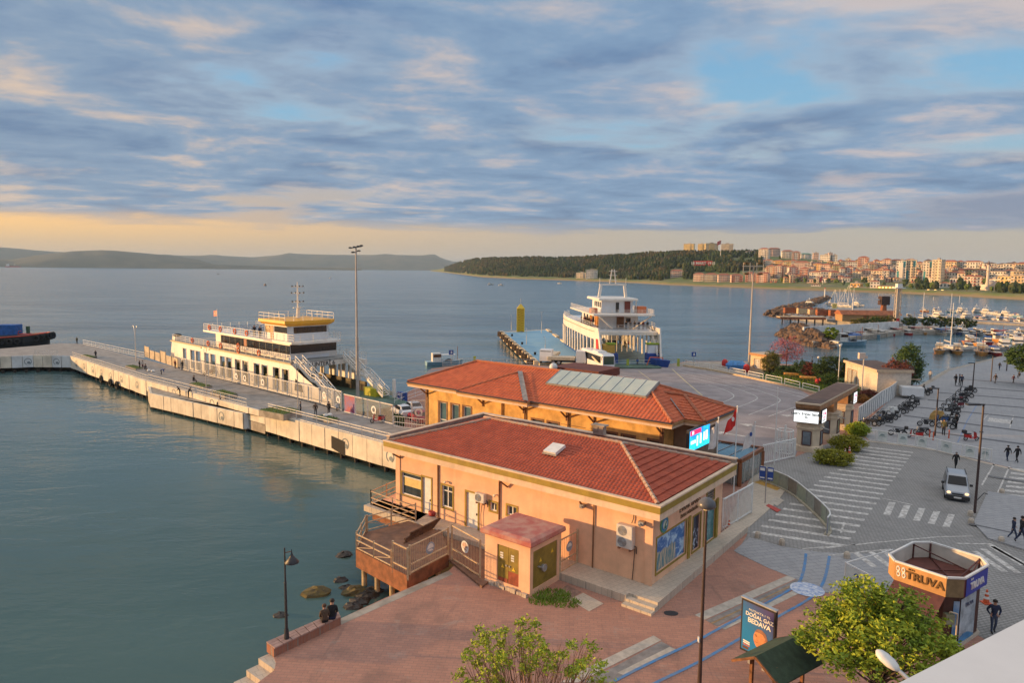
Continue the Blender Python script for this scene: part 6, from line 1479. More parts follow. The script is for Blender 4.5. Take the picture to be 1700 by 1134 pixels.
def small_building(px0,py0,px1,py1,dep,h,label,mw,roofm,parts):
 a,b=xy(G(px0,py0)),xy(G(px1,py1));d=b-a;L=d.length;R=thing('small_building',label,'building',(a.x,a.y,0),atan2(d.y,d.x));hs=[q[:4]for q in parts]
 m=MB();wall_holes(m,(0,0,0),(1,0,0),L,h,hs,(0,1,0),.12);m.poly([(L,0,0),(L,dep,0),(L,dep,h),(L,0,h)]);m.poly([(0,dep,0),(0,0,0),(0,0,h),(0,dep,h)]);m.poly([(L,dep,0),(0,dep,0),(0,dep,h),(L,dep,h)]);m.build('wall',mw,R)
 m=MB();m.box(-.25,L+.25,-.3,dep+.25,h+.002,h+.38);m.build('parapet',parts[0][4]if len(parts[0])>4 else GTRIM,R);m=MB();m.box(-.05,L+.05,-.1,dep+.05,h+.382,h+.42);m.build('roof',roofm,R)
 for q in parts:window(R,(0,0,0),(1,0,0),(0,1,0),q[:4],2,1,.1,.09,surround=BROWNT,sw=.1,pm=mat('pale_window',(.42,.40,.36),.3,.1))
 return R
small_building(1245,617,1271,622,3.4,3.2,'small cream hut with brown eaves at the yard corner',mat('hut_cream',(.62,.48,.30),.85,.08),GTRIM,[(1.0,2.5,.9,2.5,mat('hut_brown_eave',(.42,.20,.08),.7,.1))])
small_building(1402,637,1455,657,5.0,3.6,'white single-storey garden building with dark flat roof',mat('garden_building_white',(.66,.56,.46),.85,.07),GROOF,[(1.0,2.6,.1,2.7),(2.75,4.3,.1,2.7)])
def garden_wall():
 a,b=xy(G(1348,630)),xy(G(1372,630));L=(b-a).length;R=thing('garden_wall','grey ribbed garden wall between bush and hedge','wall',(a.x,a.y,0),atan2(b.y-a.y,b.x-a.x));m=MB();m.box(0,L,0,.2,0,2.6);m.build('wall',mat('ribbed_grey',(.48,.42,.36),.9,.1),R);m=MB()
 for i in range(int(L/.35)):m.box(i*.35,i*.35+.16,-.06,-.002,0,2.5)
 m.build('rib',mat('ribbed_grey',(.48,.42,.36)),R,kind='stuff')
garden_wall()
def deck():
 z=.40;pts=[(592,914),(655,948),(676,958),(742,925),(746,915),(798,930),(800,905),(760,880),(692,850),(640,862)]
 c=[xy(G(x,y,z))for x,y in((592,913),(677,957),(744,922),(747,948),(800,975),(818,925),(705,858),(693,856))]
 o=c[0];R=thing('waterside_deck','brown deck on pale piles with rust-stained railings beside the office','deck',(o.x,o.y,0));Lc=[v-o for v in c]
 A,B=Lc[0],Lc[1];q=[Lc[0],Lc[1],Lc[2],B1(-16.0,-.85)-o,B1(-16.3,-.6)-o,xy(G(690,862,z))-o,xy(G(607,884,z))-o];q=[xy(v)for v in q]
 bw=mat('brown_deck_boards',(.21,.115,.075),.85,.12,2,bump=.2);fas=mat('rust_brown_fascia',(.27,.10,.045),.8,.18,2,stain=.3)
 m=MB();m.prism([tuple(v[:2])for v in q],z-.12,z);m.build('floor',bw,R)
 q2=[xy(v)for v in(Lc[2],xy(G(800,975,0.1))-o,B1(-9.3,-1.05)-o,B1(-16.0,-1.05)-o)];m=MB();m.prism([tuple(v[:2])for v in q2],.0,.14);m.build('floor',bw,R)
 for i,(a,b)in enumerate(((q[0],q[1]),(q[1],q[2]),(q[6],q[0]))):
  d=(b-a).normalized();out=Vector((d.y,-d.x,0));m=MB();m.prism([tuple(v[:2])for v in(a+out*.06,b+out*.06,b,a)],z-1.15 if i!=1 else z-.75,z+.04);m.build('fascia',fas,R)
 pm=mat('pale_yellow_pile',(.55,.42,.24),.85,.15,1.5,stain=.35)
 d=(q[1]-q[0])
 for k in(.06,.33,.62,.86):
  p=q[0]+d*k+Vector((d.y,-d.x,0)).normalized()*-.35;m=MB();m.cyl((p.x,p.y,-3.6),(p.x,p.y,z-.3),.17,n=10);m.build('pile',pm,R)
  p2=p+Vector((d.y,-d.x,0)).normalized()*-2.6;m=MB();m.cyl((p2 .x,p2 .y,-3.6),(p2 .x,p2 .y,z-.3),.17,n=8);m.build('pile',pm,R)
 rr=mat('rust_stained_cream_rail',(.58,.44,.28),.7,.25,4,col2=(.46,.29,.16))
 def rr_(pts,h=1.0,step=2.0,rails=(1,.62,.12),name='railing_section'):
  for a,b in zip(pts[:-1],pts[1:]):
   n=max(1,int(round((b-a).length/step)))
   for i in range(n):
    p,s=a.lerp(b,i/n),a.lerp(b,(i+1)/n);m=MB();Z=Vector((0,0,1));m.beam(p+Z*z,p+Z*(z+h+.1),.1)
    if i==n-1 and len(pts)==2:e=s-(s-p).normalized()*.12;m.beam(e+Z*z,e+Z*(z+h+.1),.1)
    for r in rails:m.beam(p+Z*(z+h*r),s+Z*(z+h*r),.06)
    m.beam(p+Z*(z+h*.12),s+Z*(z+h*.62),.03);m.build(name,rr,R,whole=True)
 rr_([q[0],q[1].lerp(q[0],.28)],1.05,1.9);rr_([q[6],q[0]],1.1,1.4);rr_([q[5],q[6]],1.1,2.6)
 def gate(a,b,h,zb,label,disc):
  m=MB();Z=Vector((0,0,1));m.beam(a+Z*zb,a+Z*(zb+h+.1),.12);m.beam(b+Z*zb,b+Z*(zb+h+.1),.12)
  for r in(.06,.35,1.0):m.beam(a+Z*(zb+h*r),b+Z*(zb+h*r),.07)
  n=int((b-a).length/.16)
  for i in range(n):p=a.lerp(b,(i+.5)/n);m.beam(p+Z*(zb+.1),p+Z*(zb+h),.018)
  g_=m.build('gate',rr,R,whole=True,label=label)
  if disc is not None:
   d=(b-a).normalized();out=Vector((d.y,-d.x,0));c=a.lerp(b,.5)+Z*(zb+h*.62)+out*.06;m=MB();m.poly([c+d*(.4*cos(t))+Z*(.38*sin(t))for t in[2*pi*i/20 for i in range(20)]]);ds=m.build('round_board',mat('grey_blue_disc',(.30,.35,.42),.6,.1)if disc==0 else WHITE,g_)
   c+=out*.01;m=MB();m.poly([c+d*(.30*cos(t))+Z*(.30*sin(t)-.02)for t in[pi*i/12 for i in range(13)]]);m.poly([c+d*x+Z*y for x,y in((-.28,-.06),(.1,-.06),(.3,-.2),(-.05,-.2))]);m.build('board_print',WHITE if disc==0 else mat('orange_grey_print',(.55,.36,.28),.6,.1),ds,whole=True)
 gate(q[1].lerp(q[0],.27),q[1],1.9,z-.25,'tall rust-stained side gate',None);gate(q[1].lerp(q[2],.045),q[2],1.75,z,'barred gate with grey round board',0);gate(xy(Lc[2]+Vector((.25,-.12,0))),xy(G(797,960,.1))-o,2.3,.1,'barred gate with square white board',1)
 m=MB();a,b=xy(G(672,902,z))-o,xy(G(722,876,z))-o
 m.beam(a+Vector((0,0,z+.25)),b+Vector((0,0,z+.25)),.12);m.beam(a+Vector((.3,.4,z+.5)),b+Vector((.3,.4,z+.5)),.1)
 for i in range(14):p=a.lerp(b,(i+.5)/14);m.beam(p+Vector((-.1,-.2,z+.02)),p+Vector((.4,.6,z+.5)),.08)
 m.build('old_trestle',mat('dark_rusty_wood',(.10,.05,.03),.9,.2),R,whole=True)
 q3=[xy(G(x,y,.45))for x,y in((616,838),(666,815),(712,852),(690,866))];S=thing('landing_balcony','small peach balcony with white railing at the water side of the office','balcony',(q3[0].x,q3[0].y,0));o3=q3[0];q3=[v-o3 for v in q3];m=MB();m.prism([tuple(v[:2])for v in q3],.18,.45);m.build('slab',PEACH,S);m=MB();c0=sum(q3,Vector())/4;m.prism([tuple((c0+(v-c0)*.96)[:2])for v in q3],-.7,.178);m.build('skirt',fas,S)
 for a,b in((q3[0],q3[1]),(q3[0],q3[3].lerp(q3[0],0))):
  m=MB();Z=Vector((0,0,1));n=2
  for i in range(n+1):p=a.lerp(b,i/n);m.beam(p+Z*.45,p+Z*1.6,.08)
  for r in(.65,1.0,1.5):m.beam(a+Z*r,b+Z*r,.06)
  m.build('railing_section',rr,S,whole=True)
deck()
p=xy(G(719,856,.45));m=MB();m.lathe([(.01,0),(.3,0),(.36,.2),(.36,.3),(.22,.38),(.01,.38)],n=12);tag(m.build('red_buoy',mat('dull_red_plastic',(.42,.05,.04),.6,.1),loc=(p.x,p.y,.46),smooth=True),'small dull red tub on the walkway by the office door','tub')
def box_gate():
 a,b=B1(-5.75,-1.3),B1(-5.75,.55);R=thing('side_gate','narrow barred gate between transformer kiosk and peach wall with round board','gate',(a.x,a.y,.3));d=xy(b-a);m=MB();Z=Vector((0,0,1));rr=mat('rust_stained_cream_rail',(.5,.4,.3))
 m.beam(Z*0,Z*2.2,.1);m.beam(d,d+Z*2.3,.1)
 for r in(.15,.8,2.15):m.beam(Z*r,d+Z*r,.07)
 for i in range(10):p=d*((i+.5)/10);m.beam(p+Z*.15,p+Z*2.15,.02)
 m.build('gate_leaf',rr,R,whole=True);dd=d.normalized();out=Vector((dd.y,-dd.x,0));c=d*.5+Z*1.5+out*.05;m=MB();m.poly([c+dd*(.33*cos(t))+Z*(.33*sin(t))for t in[2*pi*i/18 for i in range(18)]]);ds=m.build('round_board',mat('grey_blue_disc',(.3,.35,.42)),R);c+=out*.01;m=MB();m.poly([c+dd*(.24*cos(t))+Z*(.24*sin(t)-.02)for t in[pi*i/10 for i in range(11)]]);m.build('board_print',WHITE,ds)
box_gate()
def bench_wall():
 a,b,a2,b2=xy(G(443,1083,0)),xy(G(562,1030,0)),xy(G(455,1092,0)),xy(G(566,1038,0));o=a;R=thing('brick_bench','long low brick bench wall with stone slats at the quay edge','bench',(o.x,o.y,0));L=[v-o for v in(a,a2,b2,b)]
 brk=ground_mat('bench_brick',atan2(b.y-a.y,b.x-a.x),.24,.08,(.40,.15,.085),(.34,.12,.07),(.28,.2,.16),.012);m=MB();m.prism([tuple(v[:2])for v in L],0,.42);m.build('base',brk,R)
 sl=mat('pinkish_bench_slab',(.40,.25,.21),.85,.1,2)
 for i in range(8):
  p,q=L[0].lerp(L[3],i/8+.005),L[0].lerp(L[3],(i+1)/8-.005);p2,q2=L[1].lerp(L[2],i/8+.005),L[1].lerp(L[2],(i+1)/8-.005)
  for k0,k1 in((-.08,.3),(.33,.66),(.69,1.08)):
   m=MB();m.prism([tuple(v[:2])for v in(p.lerp(p2,k0),p.lerp(p2,k1),q.lerp(q2,k1),q.lerp(q2,k0))],.422,.49);m.build('slat',sl,R)
 S=thing('quay_steps','worn stone steps going down to the water in the lower left','steps',(o.x,o.y,0));A0,B0=xy(G(429,1093,0))-o,xy(G(455,1111,0))-o;d=(L[3]-L[0]).normalized()
 for i in range(7):
  p,q=A0-d*(.62*i),B0-d*(.62*i);m=MB();m.prism([tuple(v[:2])for v in(p,q,q+d*.62,p+d*.62)][::-1],-2.7,-.02-.31*i);m.build('step',M_PALE,S)
bench_wall()
def lamp_left():
 p=xy(G(476,1062,.45));R=thing('quay_lamp','dark quay lamp with bell shade standing at the brick bench','street lamp',(p.x,p.y,.49));h=HZ(p,910)-.49;m=MB();m.cyl((0,0,0),(0,0,.5),.13,.10,10);m.cyl((0,0,.5),(0,0,h*.62),.075,.06,8);m.cyl((0,0,h*.62),(0,0,h),.045,.035,8);m.torus((0,0,h*.62),.06,.025,'z',10,5);m.build('pole',DARK,R,whole=True);m=MB();m.tube([(0,0,h-.25),(.3,0,h-.18)],.022);m.build('bracket_arm',RUST,R);m=MB();m.lathe([(.015,.42),(.03,.25),(.08,.12),(.16,.0),(.34,-.2),(.33,-.24),(.001,-.22)],(.34,0,h-.5),14);m.build('bell_shade',DARK,R,smooth=True)
lamp_left()
def lamp_right():
 p=xy(G(1161,1140,0));R=thing('plaza_lamp','tall dark plaza lamp with round dark head in front of the office corner','street lamp',(p.x,p.y,0));h=HZ(p,838);m=MB();m.cyl((0,0,0),(0,0,1.0),.10,.09,10);m.cyl((0,0,1.0),(0,0,h),.085,.05,10);m.build('pole',mat('dark_brown_pole',(.06,.035,.03),.5,.1),R,whole=True);m=MB();m.lathe([(.001,.42),(.18,.38),(.36,.22),(.40,.05),(.36,-.02),(.12,-.1),(.001,-.1)],(0,0,h-.1),16);m.build('lamp_head',mat('lamp_head_grey',(.10,.10,.11),.35,.1),R,smooth=True);m=MB();m.cyl((0,0,h-.24),(0,0,h-.19),.14,n=12);m.build('lens',mat('warm_lens',(.7,.6,.4),.3,0),R);m=MB();m.cbox((-.11,0,2.2),(.06,.16,.22));m.build('tag',WHITE,R)
lamp_right()
def street_lamp(px,py,top,label,h=None,group='dark street lamps on the promenade',arm=1.3,ang=pi,box=False):
 p=xy(G(px,py));h=h or HZ(p,top);R=thing('street_lamp',label,'street lamp',(p.x,p.y,.01),ang,group);m=MB();m.cyl((0,0,0),(0,0,h),.10,.07,8);m.build('pole',mat('dark_brown_pole',(.06,.035,.03)),R);m=MB();m.beam((-.1,0,h),(arm*.5,0,h+.03),.09);m.loft([[(arm*.2,-.16),(arm,-.2),(arm,.2),(arm*.2,.16)]]*2,[h-.06,h+.07]);m.build('lamp_head',DARK,R,whole=True)
 if box:m=MB();m.torus((0,0,h*.75),.12,.04,'z',8,4);m.tube([(0,0,.9),(-.6,0,1.6),(-.9,0,1.5)],.03);m.build('clamp',DARK,R)
street_lamp(1618,852,672,'tall dark street lamp beside the silver van',box=True)
for x,y,t,lb in((1552,724,645,'dark street lamp standing among the parked motorcycles'),(1614,652,603,'dark street lamp at the far end of the motorcycle row'),(1645,633,590,'dark street lamp behind the walking man on the promenade'),(1671,616,577,'farthest dark street lamp near the moored boats')):street_lamp(x,y,t,lb,arm=.9)
def camera_mast(px,py,top,label,ball=True):
 p=xy(G(px,py));h=HZ(p,top);R=thing('camera_mast',label,'mast',(p.x,p.y,0));m=MB();m.cyl((0,0,0),(0,0,h),.11,.08,8);m.build('pole',mat('pale_mast',(.55,.50,.45),.6,.05),R);m=MB();m.cbox((-.35,0,h+.1),(.9,.5,.9));m.cbox((.3,0,h-.1),(.4,.3,.4));m.build('camera_box',mat('cream_plastic',(.66,.52,.42),.6,.05),R,whole=True)
camera_mast(1430,660,592,'cream camera mast inside the garden fence');
for x,y,t,lb in((1391,640,575,'thin white mast above the clipped hedge'),(1357,628,595,'thin dark garden lamp beside the grey wall')):
 p=xy(G(x,y));h=HZ(p,t);R=thing('thin_mast',lb,'mast',(p.x,p.y,0));m=MB();m.cyl((0,0,0),(0,0,h),.07,.05,6);m.build('pole',WHITE if x>1380 else DARK,R);m=MB();m.ball((0,0,h+.15),.22);m.build('globe',mat('globe_white',(.7,.66,.6),.4,0),R,smooth=True)
def kiosk():
 zt=3.75
 px=[(1476.6,921),(1516,901),(1545,900.5),(1629,926),(1640.6,938.7),(1602,960.8),(1572,959.6),(1486,931.7)]
 q=[xy(G(x,y,zt))for x,y in px];c=sum(q,Vector())/8;R=thing('octagonal_kiosk','octagonal brown kiosk with open roof parapet and shop lettering','kiosk',(c.x,c.y,0));L=[v-c for v in q];Z=Vector((0,0,1))
 def sc(k):return[tuple((v*k)[:2])for v in L]
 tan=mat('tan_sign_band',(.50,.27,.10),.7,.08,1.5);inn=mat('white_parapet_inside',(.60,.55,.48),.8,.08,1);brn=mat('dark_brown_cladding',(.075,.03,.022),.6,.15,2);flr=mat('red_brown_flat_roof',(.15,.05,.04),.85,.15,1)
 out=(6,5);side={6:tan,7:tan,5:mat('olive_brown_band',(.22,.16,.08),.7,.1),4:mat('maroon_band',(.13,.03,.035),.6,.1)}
 for i in range(8):
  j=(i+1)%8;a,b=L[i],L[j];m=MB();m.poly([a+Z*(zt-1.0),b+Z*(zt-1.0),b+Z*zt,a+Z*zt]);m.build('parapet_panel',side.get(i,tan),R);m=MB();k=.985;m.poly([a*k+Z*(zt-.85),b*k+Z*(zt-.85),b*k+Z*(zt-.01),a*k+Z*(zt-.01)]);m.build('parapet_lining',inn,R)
 m=MB()
 for i in range(8):m.beam(L[i]+Z*zt,L[(i+1)%8]+Z*zt,.11,.09)
 m.build('white_rim',WHITE,R,whole=True);m=MB();m.prism(sc(.98),zt-1.02,zt-.86);m.build('flat_roof',flr,R)
 m=MB()
 for i,j in((0,3),(1,4),(2,5),(3,6),(7,4),(3,5)):m.beam(L[i]*.96+Z*(zt-.1 if i in(1,3)else zt-.8),L[j]*.96+Z*(zt-.75),.05)
 for i in range(8):m.beam(L[i]*.965+Z*(zt-.85),L[i]*.965+Z*(zt-.05),.06)
 m.build('brace',mat('dark_red_brace',(.10,.025,.02),.6,.1),R,whole=True)
 m=MB();m.loft([sc(.88),sc(.88)],[0,zt-1.03],caps=False);m.build('wall',brn,R);m=MB();m.prism(sc(.94),0,.16);m.build('plinth',M_PALE,R)
 a,b=L[6],L[7];d=(b-a).normalized();o=Vector((-d.y,d.x,0));o=o if o.dot(a)>0 else-o;m=MB();m.loft([[tuple(v)for v in(a*.99+Z*(zt-1.0),b*.99+Z*(zt-1.0),b+o*1.7+Z*(zt-2.0),a+o*1.7+Z*(zt-2.0))],[tuple(v)for v in(a*.99+Z*(zt-1.06),b*.99+Z*(zt-1.06),b+o*1.7+Z*(zt-2.08),a+o*1.7+Z*(zt-2.08))]],[0,0]);m.build('awning',mat('brown_awning',(.12,.045,.04),.8,.12),R)
 m=MB();n=16
 for i in range(n):p,s=(a+o*1.7).lerp(b+o*1.7,i/n),(a+o*1.7).lerp(b+o*1.7,(i+1)/n);m.poly([p+Z*(zt-2.02),s+Z*(zt-2.02),s.lerp(p,.5)+Z*(zt-2.3)])
 m.build('awning_valance',mat('brown_awning',(.12,.045,.04)),R,kind='stuff')
 def onside(i,k,z):return L[i].lerp(L[(i+1)%8],k)*1.004+Z*z
 def angs(i):e=L[(i+1)%8]-L[i];return atan2(-e.y,-e.x)
 ang=atan2((L[6]-L[7]).y,(L[6]-L[7]).x);lm=mat('dark_gold_letters',(.13,.065,.015),.5,.1)
 text('lettering','TRUVA',.56,lm,R,onside(6,.40,zt-.52),(pi/2,0,ang),.05,bold=.012)
 text('lettering','BÜFE',.14,lm,R,onside(6,.66,zt-.2),(pi/2,0,ang),.02)
 m=MB();e=(L[6]-L[7]).normalized()
 for kx in(-.13,.13):m.torus((kx,0,.09),.075,.03,'y',10,5);m.torus((kx+.03,0,-.09),.075,.03,'y',10,5)
 m.v=[tuple(onside(6,.87,zt-.48)+e*(v[0]*1.0)+Z*(v[2]*1.5)+Vector((e.y,-e.x,0))*(v[1]))for v in m.v];m.build('round_mark',WHITE,R,whole=True)
 ang2=atan2((L[4]-L[5]).y,(L[4]-L[5]).x);nrm=Vector(((L[4]-L[5]).y,-(L[4]-L[5]).x,0)).normalized()
 m=MB();a,b=L[5].lerp(L[4],.06)+nrm*.03,L[5].lerp(L[4],.98)+nrm*.03;m.poly([a+Z*(zt-1.0),b+Z*(zt-1.0),b+Z*(zt-.1),a+Z*(zt-.1)]);bs=m.build('blue_sign',mat('sign_blue',(.015,.03,.36),.4,.05),R)
 text('lettering','TRUVA',.5,WHITE,bs,L[5].lerp(L[4],.52)+nrm*.05+Z*(zt-.6),(pi/2,0,ang2),.02,bold=.012);text('lettering','BÜFE',.13,WHITE,bs,L[5].lerp(L[4],.28)+nrm*.05+Z*(zt-.22),(pi/2,0,ang2),.01)
 wl=[v*.885 for v in L];a,b=wl[5],wl[4];m=MB();m.poly([a.lerp(b,.05)+nrm*.03+Z*.16,a.lerp(b,.78)+nrm*.03+Z*.16,a.lerp(b,.78)+nrm*.03+Z*2.5,a.lerp(b,.05)+nrm*.03+Z*2.5]);dr=m.build('printed_door',mat('pale_printed_glass',(.42,.50,.56),.2,.2,1.2),R);text('lettering','TRUVA',.3,mat('navy_letters',(.01,.02,.1),.5,0),dr,a.lerp(b,.45)+nrm*.05+Z*2.05,(pi/2,0,ang2),.004)
 m=MB()
 for i in range(9):k=i/8;m.poly([a.lerp(b,.06+.7*k)+nrm*.035+Z*.18,a.lerp(b,.06+.7*min(1,k+.125))+nrm*.035+Z*.18,a.lerp(b,.06+.7*min(1,k+.125))+nrm*.035+Z*(.35+.25*sin(k*3+.9)),a.lerp(b,.06+.7*k)+nrm*.035+Z*(.35+.25*sin(k*3+.4))])
 m.build('blue_wave_print',mat('wave_blue',(.04,.24,.50),.4,.1),dr,whole=True)
 a2,b2=wl[6],wl[5];n2=Vector(((b2-a2).y,-(b2-a2).x,0)).normalized();m=MB();m.poly([a2 .lerp(b2,.62)+n2*.03+Z*.16,b2+n2*.03+Z*.16,b2+n2*.03+Z*2.45,a2 .lerp(b2,.62)+n2*.03+Z*2.45]);m.build('blue_side_panel',mat('panel_blue',(.05,.20,.44),.4,.3,1.5,col2=(.3,.42,.55)),R)
 p=a2 .lerp(b2,.3)+n2*.12;m=MB();m.cbox(p+Z*1.6,(.42,.3,.5));m.build('meter_box',mat('olive_meter_box',(.25,.26,.17),.6,.1),R);m=MB();m.tube([p+Z*1.85,p+n2*.1+Z*2.0,p+(b2-a2).normalized()*.35+n2*.1+Z*1.9,p+(b2-a2).normalized()*.38+n2*.06+Z*.4,p+Z*.2],.035);m.build('pale_pipe',mat('pale_pipe',(.6,.5,.35),.6),R,whole=True)
 s=xy(G(1402,968,0));e=xy(G(1442,990,0));F=thing('printed_barrier','white printed board barrier section left of the octagonal kiosk','barrier',(s.x,s.y,0));e=e-s;m=MB();m.poly([Z*.1,e+Z*.1,e+Z*1.15,Z*1.15]);m.build('board',mat('barrier_board_white',(.66,.70,.68)),F);m=MB();m.beam(Z*0,Z*1.3,.07);m.beam(e,e+Z*1.3,.07);m.beam(Z*1.25,e+Z*1.25,.07);k2=xy(G(1480,945,0))-s;m.beam(Z*1.25,k2+Z*1.25,.06);m.beam(k2,k2+Z*1.25,.06);m.build('frame',WHITE,F,whole=True);m=MB();c0=e*.5+Z*.75;dd=e.normalized();oo=Vector((dd.y,-dd.x,0))*.02;m.poly([c0+oo+dd*(.24*cos(t))+Z*(.18*sin(t))for t in[pi*i/8 for i in range(9)]]);m.build('printed_emblem',BLUE,F)
kiosk()
def big_tree():
 p=xy(G(1456,1062,3.95));R=thing('leafy_tree','large bright yellow-green tree in front of the octagonal kiosk','tree',(p.x,p.y,0));lf=MB();lg=MB();t=MB();t.cyl((0,0,0),(.1,0,2.4),.17,.13,9);P=[]
 for i in range(74):
  a=i*2.4+rnd.uniform(-.3,.3);r=sqrt((i+.5)/74);rr=2.6*r*rnd.uniform(.8,1.12);tip=Vector((rr*cos(a),rr*.92*sin(a),4.1+1.75*sqrt(max(0,1-r*r))*rnd.uniform(.7,1.1)-.5*r+rnd.uniform(-.9,.15)));s=Vector((.1,0,1.8+rnd.random()));q=s.lerp(tip,.55)+Vector((0,0,.25));t.cyl(s,q,.055,.03,5);t.cyl(q,tip,.03,.01,4)
  for _ in range(rnd.randint(5,9)):c=tip+Vector((rnd.gauss(0,.34),rnd.gauss(0,.34),rnd.gauss(0,.24)));t.cyl(q.lerp(tip,.7),c,.012,.006,4,False);leaves(lf if rnd.random()<.68 else lg,[c],rnd.uniform(.075,.11),rnd.randint(26,46),rnd.uniform(.10,.17))
 lf.build('leaf_cluster',LEAF_Y,R,kind='stuff');lg.build('leaf_cluster',LEAF_B,R,kind='stuff');t.build('trunk',BARK,R,whole=True)
big_tree()
def sapling():
 p=xy(G(880,1125,3.2));R=thing('sapling','sparse budding tree with yellow-green leaf tufts at the bottom edge','tree',(p.x,p.y,0));t=MB();lf=MB();t.cyl((0,0,0),(0,0,2.2),.13,.10,8)
 for i in range(74):
  a=rnd.random()*6.283;r=sqrt(rnd.random())*3.4;h=4.75-.12*r*r+rnd.uniform(-1.6,.4);tip=Vector((r*cos(a),r*sin(a),h));s=Vector((0,0,1.6+rnd.random()));q=Vector((tip.x*.7,tip.y*.7,h*.62));t.cyl(s,q,.05,.025,5);t.cyl(q,tip,.022,.008,4)
  for _ in range(4):e=q.lerp(tip,rnd.uniform(.3,1))+Vector((rnd.gauss(0,.22),rnd.gauss(0,.22),rnd.uniform(.2,.7)));t.cyl(q.lerp(tip,.4),e,.012,.005,4,False)
  if rnd.random()<.95:
   for _ in range(rnd.randint(1,2)):leaves(lf,[tip+Vector((rnd.gauss(0,.2),rnd.gauss(0,.2),rnd.gauss(0,.15)))],.075,44,.11)
 t.build('branch',TWIG,R,whole=True);lf.build('leaf_tuft',LEAF_Y,R,kind='stuff')
sapling()
def billboard():
 p=xy(G(1256,1108,0));P0,P1=xy(G(1233,1094,.4)),xy(G(1277,1117,.4));d=(P1-P0);d.normalize();R=thing('advert_stand','lit-box advert stand with blue poster of a man and bold white words','billboard',(p.x,p.y,0),atan2(d.y,d.x));W,z0,z1=1.62,.62,3.0
 m=MB();m.bbox(-W/2-.1,W/2+.1,-.09,.09,z0-.1,z1+.1,.03);m.build('case',mat('dark_case',(.03,.025,.025),.4,.1),R);m=MB();m.box(-W/2-.12,W/2+.12,-.11,.11,z1+.102,z1+.16);m.build('top_cap',STEEL,R);m=MB();m.box(-.45,-.3,-.06,.06,0,z0-.1);m.box(.3,.45,-.06,.06,0,z0-.1);m.build('leg',STEEL,R)
 mm,t,b,P=nodes_of('poster_blue',.3);o=t.sep(t.add('ShaderNodeTexCoord').outputs['Object']);f=t.ramp(t.math('ADD',t.math('MULTIPLY',o[0],.5),t.math('MULTIPLY',o[2],.5)),.4,1.9);t.put(b.inputs['Base Color'],t.mix(f,(.02,.20,.46),(.08,.06,.17)))
 m=MB();m.poly([(-W/2,-.094,z0),(W/2,-.094,z0),(W/2,-.094,z1),(-W/2,-.094,z1)]);ps=m.build('poster',mm,R)
 wl=mat('poster_white',(.80,.76,.66),.5,0);text('lettering','MUTFAKTA 1 YIL',.15,wl,ps,(.08,-.10,z1-.32),(pi/2,0,0),.002);text('lettering','DOĞAL GAZ',.25,wl,ps,(.08,-.10,z1-.55),(pi/2,0,0),.002,bold=.006);text('lettering','BEDAVA',.32,wl,ps,(.08,-.10,z1-.83),(pi/2,0,0),.002,bold=.008)
 def flat(name,pts,y,mt):m=MB();m.poly([(x,y,z)for x,z in pts]);return m.build(name,mt,ps)
 ell=lambda cx,cz,a,b_,n=20:[(cx+a*cos(2*pi*i/n),cz+b_*sin(2*pi*i/n))for i in range(n)]
 sk=mat('poster_skin',(.62,.25,.10),.5,.1,5);hr=mat('poster_hair',(.28,.13,.08),.6,.1)
 flat('printed_suit',[(-.28,z0+.02),(.78,z0+.02),(.72,z0+.22),(.45,z0+.34),(.05,z0+.3)],-.098,mat('poster_suit',(.10,.16,.28),.5,.1));flat('printed_collar',[(-.06,z0+.06),(.12,z0+.34),(.4,z0+.32),(.2,z0+.05)],-.100,WHITE)
 flat('printed_neck',[(.02,z0+.28),(.42,z0+.28),(.46,z0+.6),(.06,z0+.55)],-.102,sk);flat('printed_face',ell(.18,z0+.82,.36,.46),-.104,sk);flat('printed_hair',[(-.12,z0+1.12),(.02,z0+1.30),(.25,z0+1.33),(.46,z0+1.2),(.56,z0+.95),(.53,z0+.7),(.45,z0+.72),(.44,z0+.98),(.3,z0+1.12),(.1,z0+1.14)],-.106,hr);flat('printed_ear',ell(.42,z0+.80,.06,.1,10),-.108,mat('poster_skin2',(.5,.18,.08),.5));
 dk=mat('poster_dark',(.12,.04,.02),.6,0)
 flat('printed_brow',[(-.12,z0+.98),(.0,z0+1.0),(.0,z0+.97),(-.12,z0+.95)],-.106,dk);flat('printed_eye',ell(-.04,z0+.92,.05,.02,8),-.106,dk);flat('printed_mouth',[(-.12,z0+.63),(.06,z0+.65),(.04,z0+.62)],-.106,dk);flat('printed_nose',[(-.17,z0+.74),(-.05,z0+.92),(-.03,z0+.74)],-.106,mat('poster_skin3',(.70,.32,.15),.5))
 for i in range(3):flat('small_print',[(-.72,z0+.42-i*.09),(-.36,z0+.40-i*.09),(-.36,z0+.46-i*.09),(-.72,z0+.48-i*.09)],-.098,wl if i<2 else mat('small_print_red',(.5,.12,.06),.5))
 flat('small_print',[(-.74,z0+.06),(-.42,z0+.06),(-.42,z0+.18),(-.74,z0+.18)],-.098,dk)
billboard()
